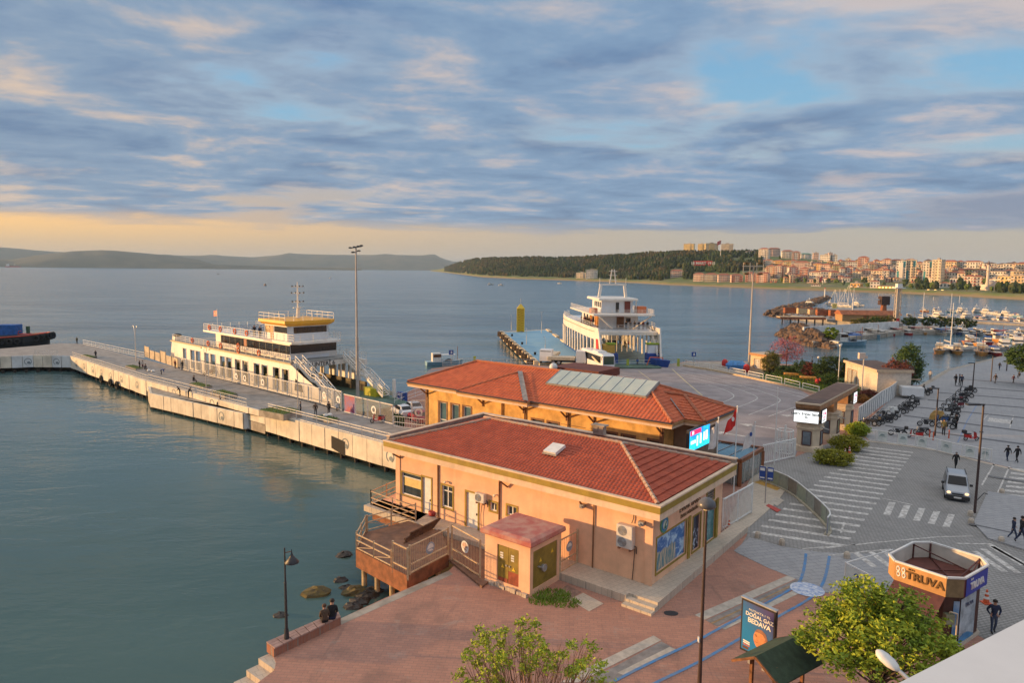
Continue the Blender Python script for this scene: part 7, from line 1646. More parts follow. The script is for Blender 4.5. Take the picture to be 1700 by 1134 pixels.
def shelter():
 z=2.55;p=xy(G(1300,1085,z));ra,rb=xy(G(1255,1090,z+.42)),xy(G(1328,1054,z+.42));d=(rb-ra);Lr=d.length;d.normalize();c=(ra+rb)/2;R=thing('roofed_stand','small wooden stand with dark green pitched roof at the bottom edge','shelter',(c.x,c.y,0),atan2(d.y,d.x));gm=mat('dark_green_roof',(.035,.06,.035),.85,.15,3,bump=.3);wd=mat('orange_brown_wood',(.20,.08,.03),.7,.2,4)
 for s in(-1,1):
  m=MB();q=[(-Lr/2,0,z+.42),(Lr/2,0,z+.42),(Lr/2,s*1.15,z-.28),(-Lr/2,s*1.15,z-.28)];m.loft([[(a,b,e-.06)for a,b,e in q],q]if s>0 else[[(a,b,e-.06)for a,b,e in q][::-1],q[::-1]],[0,0]);m.build('roof_slope',gm,R)
  for x in(-1,1):
   m=MB();m.beam((x*Lr*.5,0,z+.36),(x*Lr*.5,s*1.12,z-.32),.12,.1);m.build('barge_board',wd,R)
 for x in(-1,1):
  for y in(-.55,.55):
   m=MB();m.beam((x*Lr*.32,y,0),(x*Lr*.32,y,z+.05),.13);m.build('post',wd,R)
 m=MB();m.box(-Lr*.3,Lr*.3,-.5,.5,.5,.58);m.box(-Lr*.3,Lr*.3,-.55,-.5,.58,1.3);m.build('shelf',wd,R)
shelter()
def near_lamp():
 H=V(1474,1096,14.5);a,b=V(1455,1080,14.6),V(1492,1114,14.2);R=thing('near_street_lamp','white street lamp head seen close from above beside the ledge','street lamp',(H.x,H.y,0));o=Vector((H.x,H.y,0));A,B=a-o,b-o;d=(B-A).normalized();w=d.cross(Vector((0,0,1))).normalized();u=w.cross(d);m=MB();rings=[]
 for k,r in((0,.04),(.12,.13),(.35,.17),(.65,.17),(.88,.12),(1.0,.06)):c=A.lerp(B,k);rings.append([tuple(c+w*(r*cos(t))+u*(r*.55*sin(t)))for t in[2*pi*i/12 for i in range(12)]])
 m.loft(rings,[0]*6);m.build('lamp_head',mat('lamp_white',(.72,.70,.66),.35,.04),R,smooth=True);E2=B+d*1.2+Vector((.3,.3,-.1));m=MB();m.tube([B-d*.05,B+d*.3,E2],.045);P=Vector((E2 .x,E2 .y,0));m.cyl(P,E2,.09,.06,8);m.build('pole',STEEL,R,whole=True)
near_lamp()
def ledge():
 z=17.15;q=[G(1462,1150,z),G(1700,1029,z),G(1990,882,z)];a,b=xy(q[0]),xy(q[2]);d=(b-a).normalized();n=Vector((d.y,-d.x,0));R=thing('roof_ledge','smooth pale ledge of the viewing building in the lower right corner','ledge',(a.x,a.y,z));m=MB();e=(b-a)+d*2;s=-d*1.5;m.prism([tuple(v[:2])for v in(s,s+n*.6,e+n*.6,e)],-.35,0);m.build('coping',mat('ledge_white',(.70,.68,.66),.55,.03,2),R)
ledge()
def weeds(px,py,n,r,label):
 p=xy(G(px,py));mb=MB()
 for _ in range(n):
  a,k=rnd.random()*6.3,r*sqrt(rnd.random());c=Vector((k*cos(a)*1.5,k*sin(a),0));h=.08+.2*rnd.random();b=rnd.random()*6.3;mb.poly([c+Vector((-.03,0,0)),c+Vector((.03,0,0)),c+Vector((.12*cos(b),.12*sin(b),h))])
 o=mb.build('weeds',LEAF_B,loc=(p.x,p.y,.012));o['kind']='stuff';o['label']=label
weeds(915,990,420,.75,'green weeds at the foot of the transformer kiosk');weeds(938,1003,200,.6,'green weeds on the paving by the concrete slab');weeds(900,1000,160,.5,'weeds along the kiosk corner')
for i,(px,py,s,mossy)in enumerate(((527,986,.75,1),(590,984,.7,1),(571,922,.55,0),(565,964,.45,0),(575,976,.4,0),(610,990,.6,0),(620,982,.5,0),(598,1000,.55,0),(465,1022,.4,0),(585,1008,.5,0))):
 p=G(px,py,WATER_Z);m=MB();m.ball((0,0,0),s,(1.3,1,.55),9,6,.4);tag(m.build('shore_rock',mat('mossy_rock',(.13,.10,.03),.95,.3,3,col2=(.07,.055,.03),bump=.5)if mossy else mat('dark_wet_rock',(.035,.03,.026),.6,.3,3,bump=.5),loc=(p.x,p.y,WATER_Z-.06)),'%s rock in the shallow water by the quay, %s from the left'%('mossy' if mossy else 'dark wet',ORD[sorted((527,590,571,565,575,610,620,598,465,585)).index(px)]),'rock','rocks in the shallow water')
 #  vehicles
SILVER=mat('silver_car_paint',(.38,.40,.43),.35,.03,1,.3);GLASSV=mat('vehicle_glass',(.015,.018,.022),.1,0,1,spec=.35);PLAST=mat('dark_plastic',(.03,.03,.032),.6,.1);LAMP=mat('warm_headlight',(.8,.6,.4),.3,0,emit=(1,.62,.32,.9));TAIL=mat('tail_light',(.5,.02,.02),.3,0);PAINTW=mat('white_car_paint',(.72,.72,.72),.3,.03,1);PAINTR=mat('red_car_paint',(.42,.02,.04),.3,.05,1)
def wheel(parent,x,y,r,w=.2):
 m=MB();m.lathe([(r*.62,-w/2),(r*.95,-w/2),(r,-w*.3),(r,w*.3),(r*.95,w/2),(r*.62,w/2)],(x,y,r),14,'y');t=m.build('wheel',BLACK,parent,smooth=True);m=MB();m.cyl((x,y-w*.42,r),(x,y+w*.42,r),r*.63,n=12);m.build('rim',STEEL,t)
def vehicle(name,label,cat,p,rot,prof,W,Lw,paint,glass,group=None,z=0,extra=None):
 """prof: body stations (x, z of roof or bonnet, half width at top); front at -x"""
 R=thing(name,label,cat,(p.x,p.y,z),rot,group);rings=[]
 for x,zt,k,zb in prof:h=W/2;zm=zb+(min(zt,.95)-zb)*.6;rings.append([(x,-h*.92,zb),(x,-h,zm),(x,-h*k,zt-.08),(x,-h*k*.9,zt),(x,h*k*.9,zt),(x,h*k,zt-.08),(x,h,zm),(x,h*.92,zb)])
 m=MB();m.loft(rings,[0]*len(rings));m.build('body',paint,R)
 for x in Lw[:2]:
  for s in(-1,1):wheel(R,x,s*(W/2-.09),Lw[2])
 for nm,q,mt in glass:m=MB();m.poly(q);m.build(nm,mt,R)
 return R
def van():
 p=xy(G(1586,822));W=1.75
 pr=[(-2.05,.55,.9,.3),(-1.98,.78,.92,.25),(-1.1,1.05,.92,.22),(-.95,1.12,.9,.22),(-.35,1.75,.8,.22),(-.1,1.84,.8,.22),(1.6,1.85,.8,.22),(2.05,1.6,.84,.25),(2.1,.6,.9,.3)]
 R=vehicle('van','silver small van with lit headlights driving towards the camera','van',p,radians(61),pr,W,(-1.3,1.3,.32),SILVER,[('windscreen',[(-.985,-.68,1.14),(-.42,-.60,1.73),(-.42,.60,1.73),(-.985,.68,1.14)],GLASSV)]+[('side_window',[(x0,s*(W/2*.985),1.02),(x1,s*(W/2*.985),1.02),(x1,s*(W/2*.845),1.62),(x0+.35*(x0<0),s*(W/2*.845),1.62)],GLASSV)for s in(-1,1)for x0,x1 in((-.75,.35),(.45,1.7))],z=.012)
 m=MB();m.bbox(-2.14,-1.9,-.85,.85,.2,.52,.05);bp=m.build('bumper',PLAST,R);m=MB();m.box(-2.16,-2.141,-.26,.26,.3,.42);m.build('number_plate',WHITE,bp);m=MB();m.box(-2.06,-1.99,-.4,.4,.56,.68);m.build('grille',PLAST,R)
 for s in(-1,1):
  m=MB();m.ball((-1.98,s*.62,.68),.17,(.5,1,.75));m.build('headlight',LAMP,R,smooth=True);m=MB();m.cbox((-.62,s*1.0,1.12),(.12,.22,.18));m.build('mirror',PLAST,R);m=MB();m.beam((-.1,s*.66,1.90),(1.7,s*.66,1.90),.05);m.build('roof_rail',PLAST,R)
 m=MB();m.box(-1.5,-1.2,-.3,.3,.5,.51)
van()
def bus():
 a,b=xy(G(1003,616)),xy(G(985,595));p=xy(G(1006,616));W,L,H=2.5,11.5,3.2;R=thing('coach','white coach with dark windows waiting before the loading ferry','bus',(p.x,p.y,.01),radians(104));x0,x1=-1.0,L-1
 def rg(x,k,zt,zb=.4):h=W/2*k;return[(x,-h,zb),(x,-h,zt-.3),(x,-h*.88,zt),(x,h*.88,zt),(x,h,zt-.3),(x,h,zb)]
 m=MB();m.loft([rg(x0-.25,.86,1.4,.5),rg(x0-.2,.93,2.9),rg(x0+.2,1,H),rg(x1-.2,1,H),rg(x1,.95,H-.15)],[0]*5);m.build('body',PAINTW,R)
 for s in(-1,1):m=MB();m.box(x0+.6,x1-.5,s*1.255-.01,s*1.255+.01,1.5,2.75);m.build('side_window',GLASSV,R);m=MB();m.poly([(x0+1.2,s*1.268,1.45),(x0+3.2,s*1.268,1.45),(x0+5.5,s*1.268,2.2),(x0+4.9,s*1.268,2.3)]);m.build('painted_swoosh',mat('cream_swoosh',(.7,.58,.4),.4,0),R)
 m=MB();m.poly([(x0-.27,-1.02,1.35),(x0-.27,1.02,1.35),(x0-.21,1.02,2.85),(x0-.21,-1.02,2.85)]);m.build('windscreen',mat('green_glass',(.03,.07,.05),.1,0),R)
 m=MB();m.bbox(x0-.32,x0-.1,-1.2,1.2,.3,.9,.05);m.build('bumper',PAINTW,R)
 for s in(-1,1):
  m=MB();m.ball((x0-.3,s*.9,.95),.14,(.5,1,1));m.build('headlight',WHITE,R);m=MB();m.tube([(x0,s*1.2,2.8),(x0-.4,s*1.45,2.7),(x0-.4,s*1.45,2.2)],.06);m.build('mirror',PLAST,R,whole=True)
 for x in(1.6,7.3):
  for s in(-1,1):wheel(R,x,s*1.13,.5,.3)
 m=MB();m.bbox(2,5,-.9,.9,H,H+.2,.08);m.build('roof_unit',WHITE,R)
bus()
def truck(px,py,label,rot,kind,name='truck',cab=PAINTW,z=.01,L=8.5):
 p=xy(G(px,py,z));R=thing(name,label,'truck',(p.x,p.y,z),rot);m=MB();m.loft([[(-1.6,-1.2,.6),(-1.6,1.2,.6),(-1.6,1.2,1.5),(-1.6,-1.2,1.5)],[(-1.5,-1.22,.6),(-1.5,1.22,.6),(-1.35,1.2,2.8),(-1.35,-1.2,2.8)],[(.4,-1.22,.6),(.4,1.22,.6),(.4,1.2,2.9),(.4,-1.2,2.9)]],[0]*3);cb=m.build('cab',cab,R);m=MB();m.poly([(-1.50,-1.05,1.7),(-1.50,1.05,1.7),(-1.40,1.05,2.6),(-1.40,-1.05,2.6)]);m.build('windscreen',GLASSV,cb)
 if kind=='tank':m=MB();m.lathe([(.01,.7),(.9,.75),(1.2,.95),(1.2,L-.2),(.9,L),(.01,L)],(0,0,2.0),16,'x');m.build('tank',mat('grey_tank',(.50,.47,.42),.4,.08,1,.2),R,smooth=True);m=MB();m.ball((L,.85,1.2),.14);m.ball((L,-.85,1.2),.14);m.build('tail_light',TAIL,R)
 else:m=MB();m.bbox(.6,L,-1.25,1.25,1.0,3.4 if kind=='box' else 1.6,.06);m.build('cargo_box',PAINTW if kind=='box' else mat('cream_box',(.6,.5,.36),.6),R)
 m=MB();m.box(-1.4,L-.2,-.5,.5,.55,.95);m.build('chassis',PLAST,R)
 for x in(-.7,L*.62,L*.8):
  for s in(-1,1):wheel(R,x,s*1.05,.48,.32)
truck(908,603,'white lorry standing at the shore end of the blue jetty',radians(75),'flat',L=7.5);truck(960,606,'flat cream lorry left of the white coach',radians(170),'flat',L=6)
truck(1037,571,'grey round tanker lorry on the open ferry deck',radians(-87),'tank','tanker_truck',z=.4,L=8.5);truck(1008,566,'white box lorry inside the loading ferry',radians(-87),'box',z=.4)
CARP=[(-2.0,.6,.85,.3),(-1.9,.8,.92,.25),(-.9,.92,.92,.22),(-.2,1.38,.74,.22),(.3,1.44,.74,.22),(1.1,1.40,.74,.22),(1.7,.95,.86,.25),(2.05,.85,.86,.3)]
def car(px,py,label,rot,paint,z=.02):
 R=vehicle('car',label,'car',xy(G(px,py,z)),rot,CARP,1.7,(-1.25,1.3,.3),paint,[('windscreen',[(-.84,-.66,.97),(-.24,-.56,1.35),(-.24,.56,1.35),(-.84,.66,.97)],GLASSV),('rear_window',[(1.62,-.6,1.02),(1.14,-.55,1.38),(1.14,.55,1.38),(1.62,.6,1.02)],GLASSV)]+[('side_window',[(-.6,s*.80,.98),(1.2,s*.80,.98),(.95,s*.675,1.34),(-.15,s*.675,1.34)],GLASSV)for s in(-1,1)],z=z)
 for s in(-1,1):m=MB();m.ball((-1.93,s*.58,.66),.13,(.5,1,.8));m.build('headlight',WHITE,R)
car(668,690,'white parked car behind the pier gate beside the terminal',radians(-60),PAINTW,.02);car(697,700,'dark red parked car next to the terminal corner',radians(-60),PAINTR,.02);car(685,684,'second white car half hidden behind the white gate frame',radians(-60),PAINTW,.02)
def hedge_box():
 p=xy(G(662,702,.3));R=thing('hedge_box','small dark green artificial hedge panel by the pier gate','hedge',(p.x,p.y,.05),radians(-40));mb=MB();leaves(mb,[(rnd.uniform(-.9,.9),rnd.uniform(-.15,.15),rnd.uniform(.1,1.2))for _ in range(160)],.1,4,.06);mb.build('foliage',LEAF_D,R,kind='stuff');m=MB();m.box(-.95,.95,-.1,.1,0,1.15);m.build('panel',LEAF_D,R)
hedge_box()
def cart():
 p=xy(G(1512,661));R=thing('trailer','white boxy trailer parked behind the motorcycles','trailer',(p.x,p.y,.01),radians(-15));m=MB();m.bbox(-1.5,1.5,-.9,.9,.45,1.75,.06);m.build('box',PAINTW,R);[wheel(R,0,s*.9,.32)for s in(-1,1)]
 p=xy(G(1508,650));R=thing('covered_cart','open cart with a pale roof and dark seat behind the trailer','cart',(p.x,p.y,.01),radians(-10));m=MB();m.bbox(-1.5,1.5,-.7,.7,1.95,2.1,.04);m.build('roof',GTRIM,R);m=MB();m.bbox(-1.4,1.4,-.65,.65,.35,.95,.05);m.build('body',PAINTR,R);m=MB();[m.beam((x,y,.9),(x,y,1.95),.06)for x in(-1.3,1.3)for y in(-.6,.6)];m.build('post',STEEL,R);[wheel(R,x,s*.6,.28)for s in(-1,1)for x in(-1,1)]
cart()
BKP=mat('bike_paint',(.02,.02,.025),.3,.1)
def bike(name,label,scooter=False,box=False):
 R=thing(name,label,'motorcycle');r=.24 if scooter else.31;wb=.62 if scooter else.68
 for x in(-wb,wb):
  m=MB();m.torus((x,0,r),r*.84,r*.2,'y',14,6);t=m.build('wheel',BLACK,R,smooth=True);m=MB();m.cyl((x,-.03,r),(x,.03,r),r*.5,n=10);m.build('rim',STEEL,t)
 if scooter:
  m=MB();m.loft([[(-.55,-.16,.45),(-.55,.16,.45),(-.42,.2,.95),(-.42,-.2,.95)],[(-.40,-.16,.3),(-.40,.16,.3),(-.36,.2,.95),(-.36,-.2,.95)]],[0,0]);m.bbox(-.4,.1,-.16,.16,.25,.33,.03);m.loft([[(.05,-.15,.3),(.05,.15,.3),(.05,.15,.68),(.05,-.15,.68)],[(.75,-.13,.4),(.75,.13,.4),(.8,.12,.78),(.8,-.12,.78)]],[0,0]);m.build('body',BKP,R,whole=True);sx=.38
 else:
  m=MB();m.loft([[(-.28,-.12,.62),(-.28,.12,.62),(-.28,.12,.86),(-.28,-.12,.86)],[(.1,-.14,.62),(.1,.14,.62),(.1,.13,.84),(.1,-.13,.84)]],[0,0]);m.build('tank',BKP,R);m=MB();m.cbox((.02,0,.42),(.42,.26,.34));m.beam((-.5,0,.75),(-.2,0,.4),.07);m.beam((.1,0,.6),(.75,0,.66),.1);m.build('engine',PLAST,R,whole=True);sx=.4;m=MB();m.cyl((.1,.17,.3),(.85,.2,.42),.06,.07,7);m.build('exhaust',STEEL,R)
 m=MB();m.bbox(sx-.32,sx+.34,-.13,.13,.74,.84,.03);m.build('seat',PLAST,R);m=MB();m.beam((-wb,-.07,r),(-.42,-.07,.92),.05);m.beam((-wb,.07,r),(-.42,.07,.92),.05);m.build('fork',STEEL,R,whole=True);m=MB();m.tube([(-.26,-.36,1.0),(-.42,-.12,.98),(-.42,.12,.98),(-.26,.36,1.0)],.025);m.build('handlebar',DARK,R,whole=True);m=MB();m.ball((-.52,0,.84),.1,(.7,1,1));m.build('headlight',STEEL,R);m=MB();m.bbox(wb-.3,wb+.2,-.08,.08,r*2.0,r*2.0+.05,.01);m.build('mudguard',PLAST,R)
 if box:m=MB();m.bbox(.62,1.02,-.22,.22,.86,1.22,.05);m.build('top_box',PLAST,R)
 return R
PR1=bike('motorcycle','x');PR2=bike('motor_scooter','x',True);PR3=bike('motorcycle','x',False,True);PR4=bike('motor_scooter','x',True,True)
bcol={'black':BKP,'dark grey':mat('bike_grey',(.10,.10,.11),.3,.1),'red':mat('bike_red',(.50,.02,.015),.3,.1),'white':mat('bike_white',(.65,.65,.65),.3,.05),'blue':mat('bike_blue',(.03,.08,.22),.3,.1),'maroon':mat('bike_maroon',(.16,.02,.03),.3,.1)}
rowA=[(1441,707),(1449,706),(1456,704),(1463,700),(1470,702),(1468,693),(1477,696),(1484,692),(1490,687),(1497,685),(1503,681),(1509,676),(1516,672),(1532,656),(1538,653)]
rowB=[(1537,708),(1570,712),(1562,702),(1574,702),(1566,692),(1579,693),(1571,685),(1583,685),(1576,678),(1589,677),(1583,670),(1596,668),(1592,661),(1604,660),(1600,652),(1611,652)]
rowC=[(1490,724),(1519,728),(1530,722),(1612,732)]
k_=0
for row,where,grp,a0 in((rowA,'in the row along the board fence','motorcycles along the board fence',-35),(rowB,'in the row beside the lamp posts','motorcycles in the middle row',-25),(rowC,'behind the white barrier','motorcycles behind the white barrier',-15)):
 for i,(px,py)in enumerate(row):
  p=xy(G(px,py));last=row is rowC and i==3;pr=PR4 if last else(PR1,PR3,PR2,PR1,PR4)[k_%5];col='red' if last or(row is rowC and i==1)else rnd.choice(['black','black','dark grey','blue','maroon','white','black'])
  kind='scooter' if pr in(PR2,PR4)else 'motorcycle';lb='red scooter with black top box parked alone near the lamp post' if last else '%s %s parked %s, %s from the near end'%(col,kind,where,ORD[i])
  b=dup(pr,(p.x,p.y,.012),radians(a0+rnd.uniform(-18,18)+(180 if last else 0)),lb,repl={'bike_paint':bcol[col]});b['group']=grp;k_+=1
for b in(PR1,PR2,PR3,PR4):
 for c in list(b.children_recursive):bpy.data.objects.remove(c)
 bpy.data.objects.remove(b)
def cover():
 for i,(px,py,c,lb)in enumerate(((1556,697,(.45,.27,.08),'motorcycle under an orange-brown cloth cover among the middle row'),(1480,690,(.66,.66,.64),'white covered scooter in the fence row'))):
  p=xy(G(px,py));m=MB();m.loft([[(-.9,-.4),(.9,-.4),(.9,.4),(-.9,.4)],[(-.8,-.35),(.8,-.35),(.8,.35),(-.8,.35)],[(-.4,-.15),(.6,-.15),(.6,.15),(-.4,.15)]],[0,.6,1.15]);tag(m.build('covered_motorcycle',mat('cover_cloth_%d'%i,c,.8,.15,4),loc=(p.x,p.y,.012),rotz=radians(-30)),lb,'motorcycle')
cover()
for px,py,col,lb,a in((346,623,'maroon','dark motorcycle parked on the pier before the ferry windows',60),(627,703-1,'red','red scooter lying low on the near pier walk',20),(655,672,'red','red motorbike parked on the small slipway by the sea',30),(560,681,'white','white scooter leaning at the tall mesh fence',100)):
 b=bike('motor_scooter',lb,True);p=xy(G(px,py,PIER_Z));b.location=(p.x,p.y,PIER_Z+.01 if px<640 else.02);b.rotation_euler=(0,0,radians(a));remat(b,{'bike_paint':bcol[col]})
def cone(px,py,label,s=1.0,z=.012):
 p=xy(G(px,py,z));R=thing('traffic_cone',label,'traffic cone',(p.x,p.y,z));m=MB();m.box(-.2*s,.2*s,-.2*s,.2*s,0,.05*s);m.lathe([(.15*s,.05*s),(.04*s,.72*s),(.001,.72*s)],n=10);m.build('body',mat('cone_orange',(.62,.10,.03),.6,.1),R,whole=True)
 for a,b in((.25,.38),(.5,.6)):m=MB();r=lambda h:.15*s-.11*s*(h-.05)/.67;m.lathe([(r(a)+.006,a*s),(r(b)+.006,b*s)],n=10);m.build('white_band',WHITE,R)
cone(1210,880,'orange traffic cone at the foot of the white sliding gate',1.0,.06);cone(1410,752,'orange and white cone between the two nearest shrubs',1.0);cone(1403,752,'small white cone beside the shrubs',.7);cone(1637,1002,'orange traffic cone behind the kiosk by the walking man',1.1)
for i,(x,y)in enumerate(((1543,727),(1575,728),(1549,731))):
 p=xy(G(x,y));m=MB();m.cyl((0,0,0),(0,0,.95),.07,.06,8);m.torus((0,0,.7),.065,.02,'z',8,4);tag(m.build('delineator_post',mat('cone_orange',(.62,.10,.03)),loc=(p.x,p.y,.01)),'orange flexible post behind the barrier, %s from the left'%ORD[(0,2,1)[i]],'post','orange posts behind the barrier')
for i,(x,y)in enumerate(((1258,893),(1298,905),(1406,927),(1612,870),(1611,857),(1662,901),(1663,820))):
 p=xy(G(x,y));m=MB();m.lathe([(.001,0),(.2,0),(.2,.3),(.13,.42),(.001,.44)],n=10);tag(m.build('stone_bollard',M_PALE,loc=(p.x,p.y,.0)),'low stone bollard by the crossing, %s from the left'%ORD[(0,1,2,4,3,5,6)[i]],'bollard','stone bollards by the crossing')
 #  people
SKIN=mat('skin',(.46,.26,.18),.6,.05,5);CL={}
def cloth(n,c):CL[n]=mat('cloth_'+n,c,.9,.12,12);return CL[n]
for n,c in dict(black=(.014,.014,.017),navy=(.02,.03,.07),grey=(.10,.10,.11),blue=(.03,.10,.32),brown=(.09,.055,.035),maroon=(.12,.02,.03),pale=(.5,.46,.42),jeans=(.045,.065,.12),olive=(.07,.07,.03)).items():cloth(n,c)
HAIR=mat('dark_hair',(.025,.017,.013),.8,.2,20);HAIRG=mat('grey_hair',(.25,.24,.23),.8,.2,20);SHOE=mat('shoe_black',(.015,.013,.012),.6,.1)
BODY={}
def figure(pose):
 if pose in BODY:return BODY[pose]
 J=dict(pel=(0,0,.95),sp=(0,-.01,1.16),ch=(0,0,1.36),nk=(0,-.01,1.51),hd=(0,-.03,1.62),ht=(0,-.02,1.73),sl=(-.19,0,1.43),sr=(.19,0,1.43),el=(-.24,.03,1.15),er=(.24,.03,1.15),hl=(-.25,-.06,.90),hr=(.25,-.06,.90),pl=(-.09,0,.90),pr=(.09,0,.90),kl=(-.10,-.02,.50),kr=(.10,-.02,.50),al=(-.10,.03,.09),ar=(.10,.03,.09),tl=(-.11,-.14,.04),tr=(.11,-.14,.04))
 up={}
 if pose=='walk':up=dict(kl=(-.10,-.16,.53),al=(-.10,-.22,.11),tl=(-.10,-.38,.07),kr=(.10,.05,.50),ar=(.10,.30,.16),tr=(.10,.20,.04),el=(-.26,.12,1.16),hl=(-.25,.16,.93),er=(.26,-.06,1.15),hr=(.24,-.24,.98))
 if pose=='pocket':up=dict(el=(-.31,.08,1.17),hl=(-.20,-.06,.98),er=(.31,.08,1.17),hr=(.20,-.06,.98),kl=(-.1,-.10,.52),al=(-.1,-.10,.1),tl=(-.1,-.27,.05),ar=(.1,.14,.1),tr=(.1,.0,.04))
 if pose=='lean':up=dict(sp=(0,-.06,1.14),ch=(0,-.16,1.30),nk=(0,-.24,1.42),hd=(0,-.32,1.50),ht=(0,-.36,1.59),sl=(-.19,-.2,1.36),sr=(.19,-.2,1.36),el=(-.24,-.28,1.1),er=(.24,-.28,1.1),hl=(-.16,-.46,1.0),hr=(.16,-.46,1.0))
 if pose=='bend':up=dict(pel=(0,.1,.86),pl=(-.09,.1,.82),pr=(.09,.1,.82),sp=(0,-.08,.98),ch=(0,-.28,1.02),nk=(0,-.42,1.02),hd=(0,-.53,.98),ht=(0,-.62,.95),sl=(-.19,-.34,1.0),sr=(.19,-.34,1.0),el=(-.2,-.4,.72),er=(.2,-.4,.72),hl=(-.12,-.46,.45),hr=(.12,-.46,.45))
 if pose=='sit':up=dict(pel=(0,0,.12),sp=(0,-.03,.33),ch=(0,-.06,.54),nk=(0,-.10,.69),hd=(0,-.14,.80),ht=(0,-.14,.91),sl=(-.18,-.06,.60),sr=(.18,-.06,.60),el=(-.22,-.12,.32),er=(.22,-.12,.32),hl=(-.12,-.36,.22),hr=(.12,-.36,.22),pl=(-.09,-.02,.10),pr=(.09,-.02,.10),kl=(-.12,-.46,.14),kr=(.12,-.46,.14),al=(-.12,-.50,-.30),ar=(.12,-.50,-.30),tl=(-.12,-.66,-.36),tr=(.12,-.66,-.36))
 J.update(up);names=list(J);E=[('pel','sp',1),('sp','ch',1),('ch','nk',1),('nk','hd',0),('hd','ht',0),('ch','sl',1),('ch','sr',1),('sl','el',1),('sr','er',1),('el','hl',1),('er','hr',1),('pel','pl',2),('pel','pr',2),('pl','kl',2),('pr','kr',2),('kl','al',2),('kr','ar',2),('al','tl',3),('ar','tr',3)]
 rad=dict(pel=.145,sp=.135,ch=.155,nk=.06,hd=.095,ht=.07,sl=.085,sr=.085,el=.055,er=.055,hl=.036,hr=.036,pl=.10,pr=.10,kl=.068,kr=.068,al=.05,ar=.05,tl=.04,tr=.04)
 me=bpy.data.meshes.new('skel');me.from_pydata([J[n]for n in names],[(names.index(a),names.index(b))for a,b,_ in E],[]);o=bpy.data.objects.new('skel',me);C.objects.link(o)
 o.modifiers.new('s','SKIN');sv=me.skin_vertices[0].data
 for i,n in enumerate(names):sv[i].radius=(rad[n],rad[n]*(.75 if n in('pel','sp','ch')else 1));sv[i].use_root=n=='pel'
 sb=o.modifiers.new('d','SUBSURF');sb.levels=sb.render_levels=1
 dg=bpy.context.evaluated_depsgraph_get();ev=bpy.data.meshes.new_from_object(o.evaluated_get(dg));bpy.data.objects.remove(o)
 mb=MB();mb.v=[tuple(v.co)for v in ev.vertices];S=[(Vector(J[a]),Vector(J[b]),k)for a,b,k in E]
 def near(p):
  best=(9,0)
  for a,b,k in S:
   d=b-a;t=max(0,min(1,(p-a).dot(d)/max(1e-6,d.length_squared)));q=(p-a-d*t).length
   if q<best[0]:best=(q,0 if k==1 and b in(S[9][1],S[10][1])and t>.93 else k)
  return best[1]
 for f in ev.polygons:mb.f.append(tuple(f.vertices));mb.k.append(near(f.center))
 bpy.data.meshes.remove(ev);mb.mi=0
 for s,h,e in((-1,'hl','el'),(1,'hr','er')):
  H,d=Vector(J[h]),(Vector(J[h])-Vector(J[e])).normalized();sd=d.cross(Vector((1,0,0))).normalized();mb.cyl(H,H+d*.075,.034,.03,6)
  for i,l in enumerate((.065,.078,.072,.055)):a=H+d*.065+sd*(.016*(i-1.5));k=a+d*l*.55-Vector((s*.004,0,0));mb.cyl(a,k,.0095,.0085,5);mb.cyl(k,k+d*l*.45-Vector((s*.014,0,0)),.0085,.006,5)
  a=H+d*.02-sd*.03;mb.cyl(a,a+d*.05-sd*.03,.011,.008,5)
 hd,ht=Vector(J['hd']),Vector(J['ht']);u=(ht-hd).normalized();fwd=Vector((0,-1,0))if pose not in('bend',)else Vector((0,-.35,-1)).normalized();c=hd+u*.02;mb.cyl(c+fwd*.09-u*.0,c+fwd*.125-u*.02,.018,.012,5)
 for s in(-1,1):mb.ball(c+Vector((s*.098,.01,0)),.028,(.5,1,1),6,4)
 mb.mi=4
 for s in(-1,1):mb.ball(c+fwd*.088+u*.025+Vector((s*.035,0,0)),.013,seg=6,rings=4)
 mb.ball(c+fwd*.092-u*.05,.016,(1.5,.6,.4),6,4)
 o=mb._build('person',[SKIN,CL['black'],CL['navy'],SHOE,HAIR],None,True,None,None,None,None);hm=MB();k=c+u*.035-fwd*.02
 hm.lathe([(.112,-.02),(.115,.03),(.095,.08),(.05,.108),(.001,.115)],(0,0,0),10);q=Vector((0,0,1)).rotation_difference(u);hm.v=[tuple(k+q@Vector(v))for v in hm.v];hm.build('hair',HAIR,o,smooth=True);BODY[pose]=o
 o.location=(0,0,-900);return o
def person(px,py,hy,pose,face,top,legs,label,z=0,P=None,hair=None,group=None,sit=0):
 f=figure(pose);p=P or xy(G(px,py,z));h=1.0
 if hy:h=max(.85,min(1.08,(HZ(p,hy)-z)/1.75))
 o=dup(f,(p.x,p.y,z+.005+sit),radians(face),label,scale=h,repl={'dark_hair':hair}if hair else None);o['category']='person'
 for i,m_ in((1,CL[top]),(2,CL[legs])):o.material_slots[i].link='OBJECT';o.material_slots[i].material=m_
 if group:o['group']=group
 return o
PZ=PIER_Z
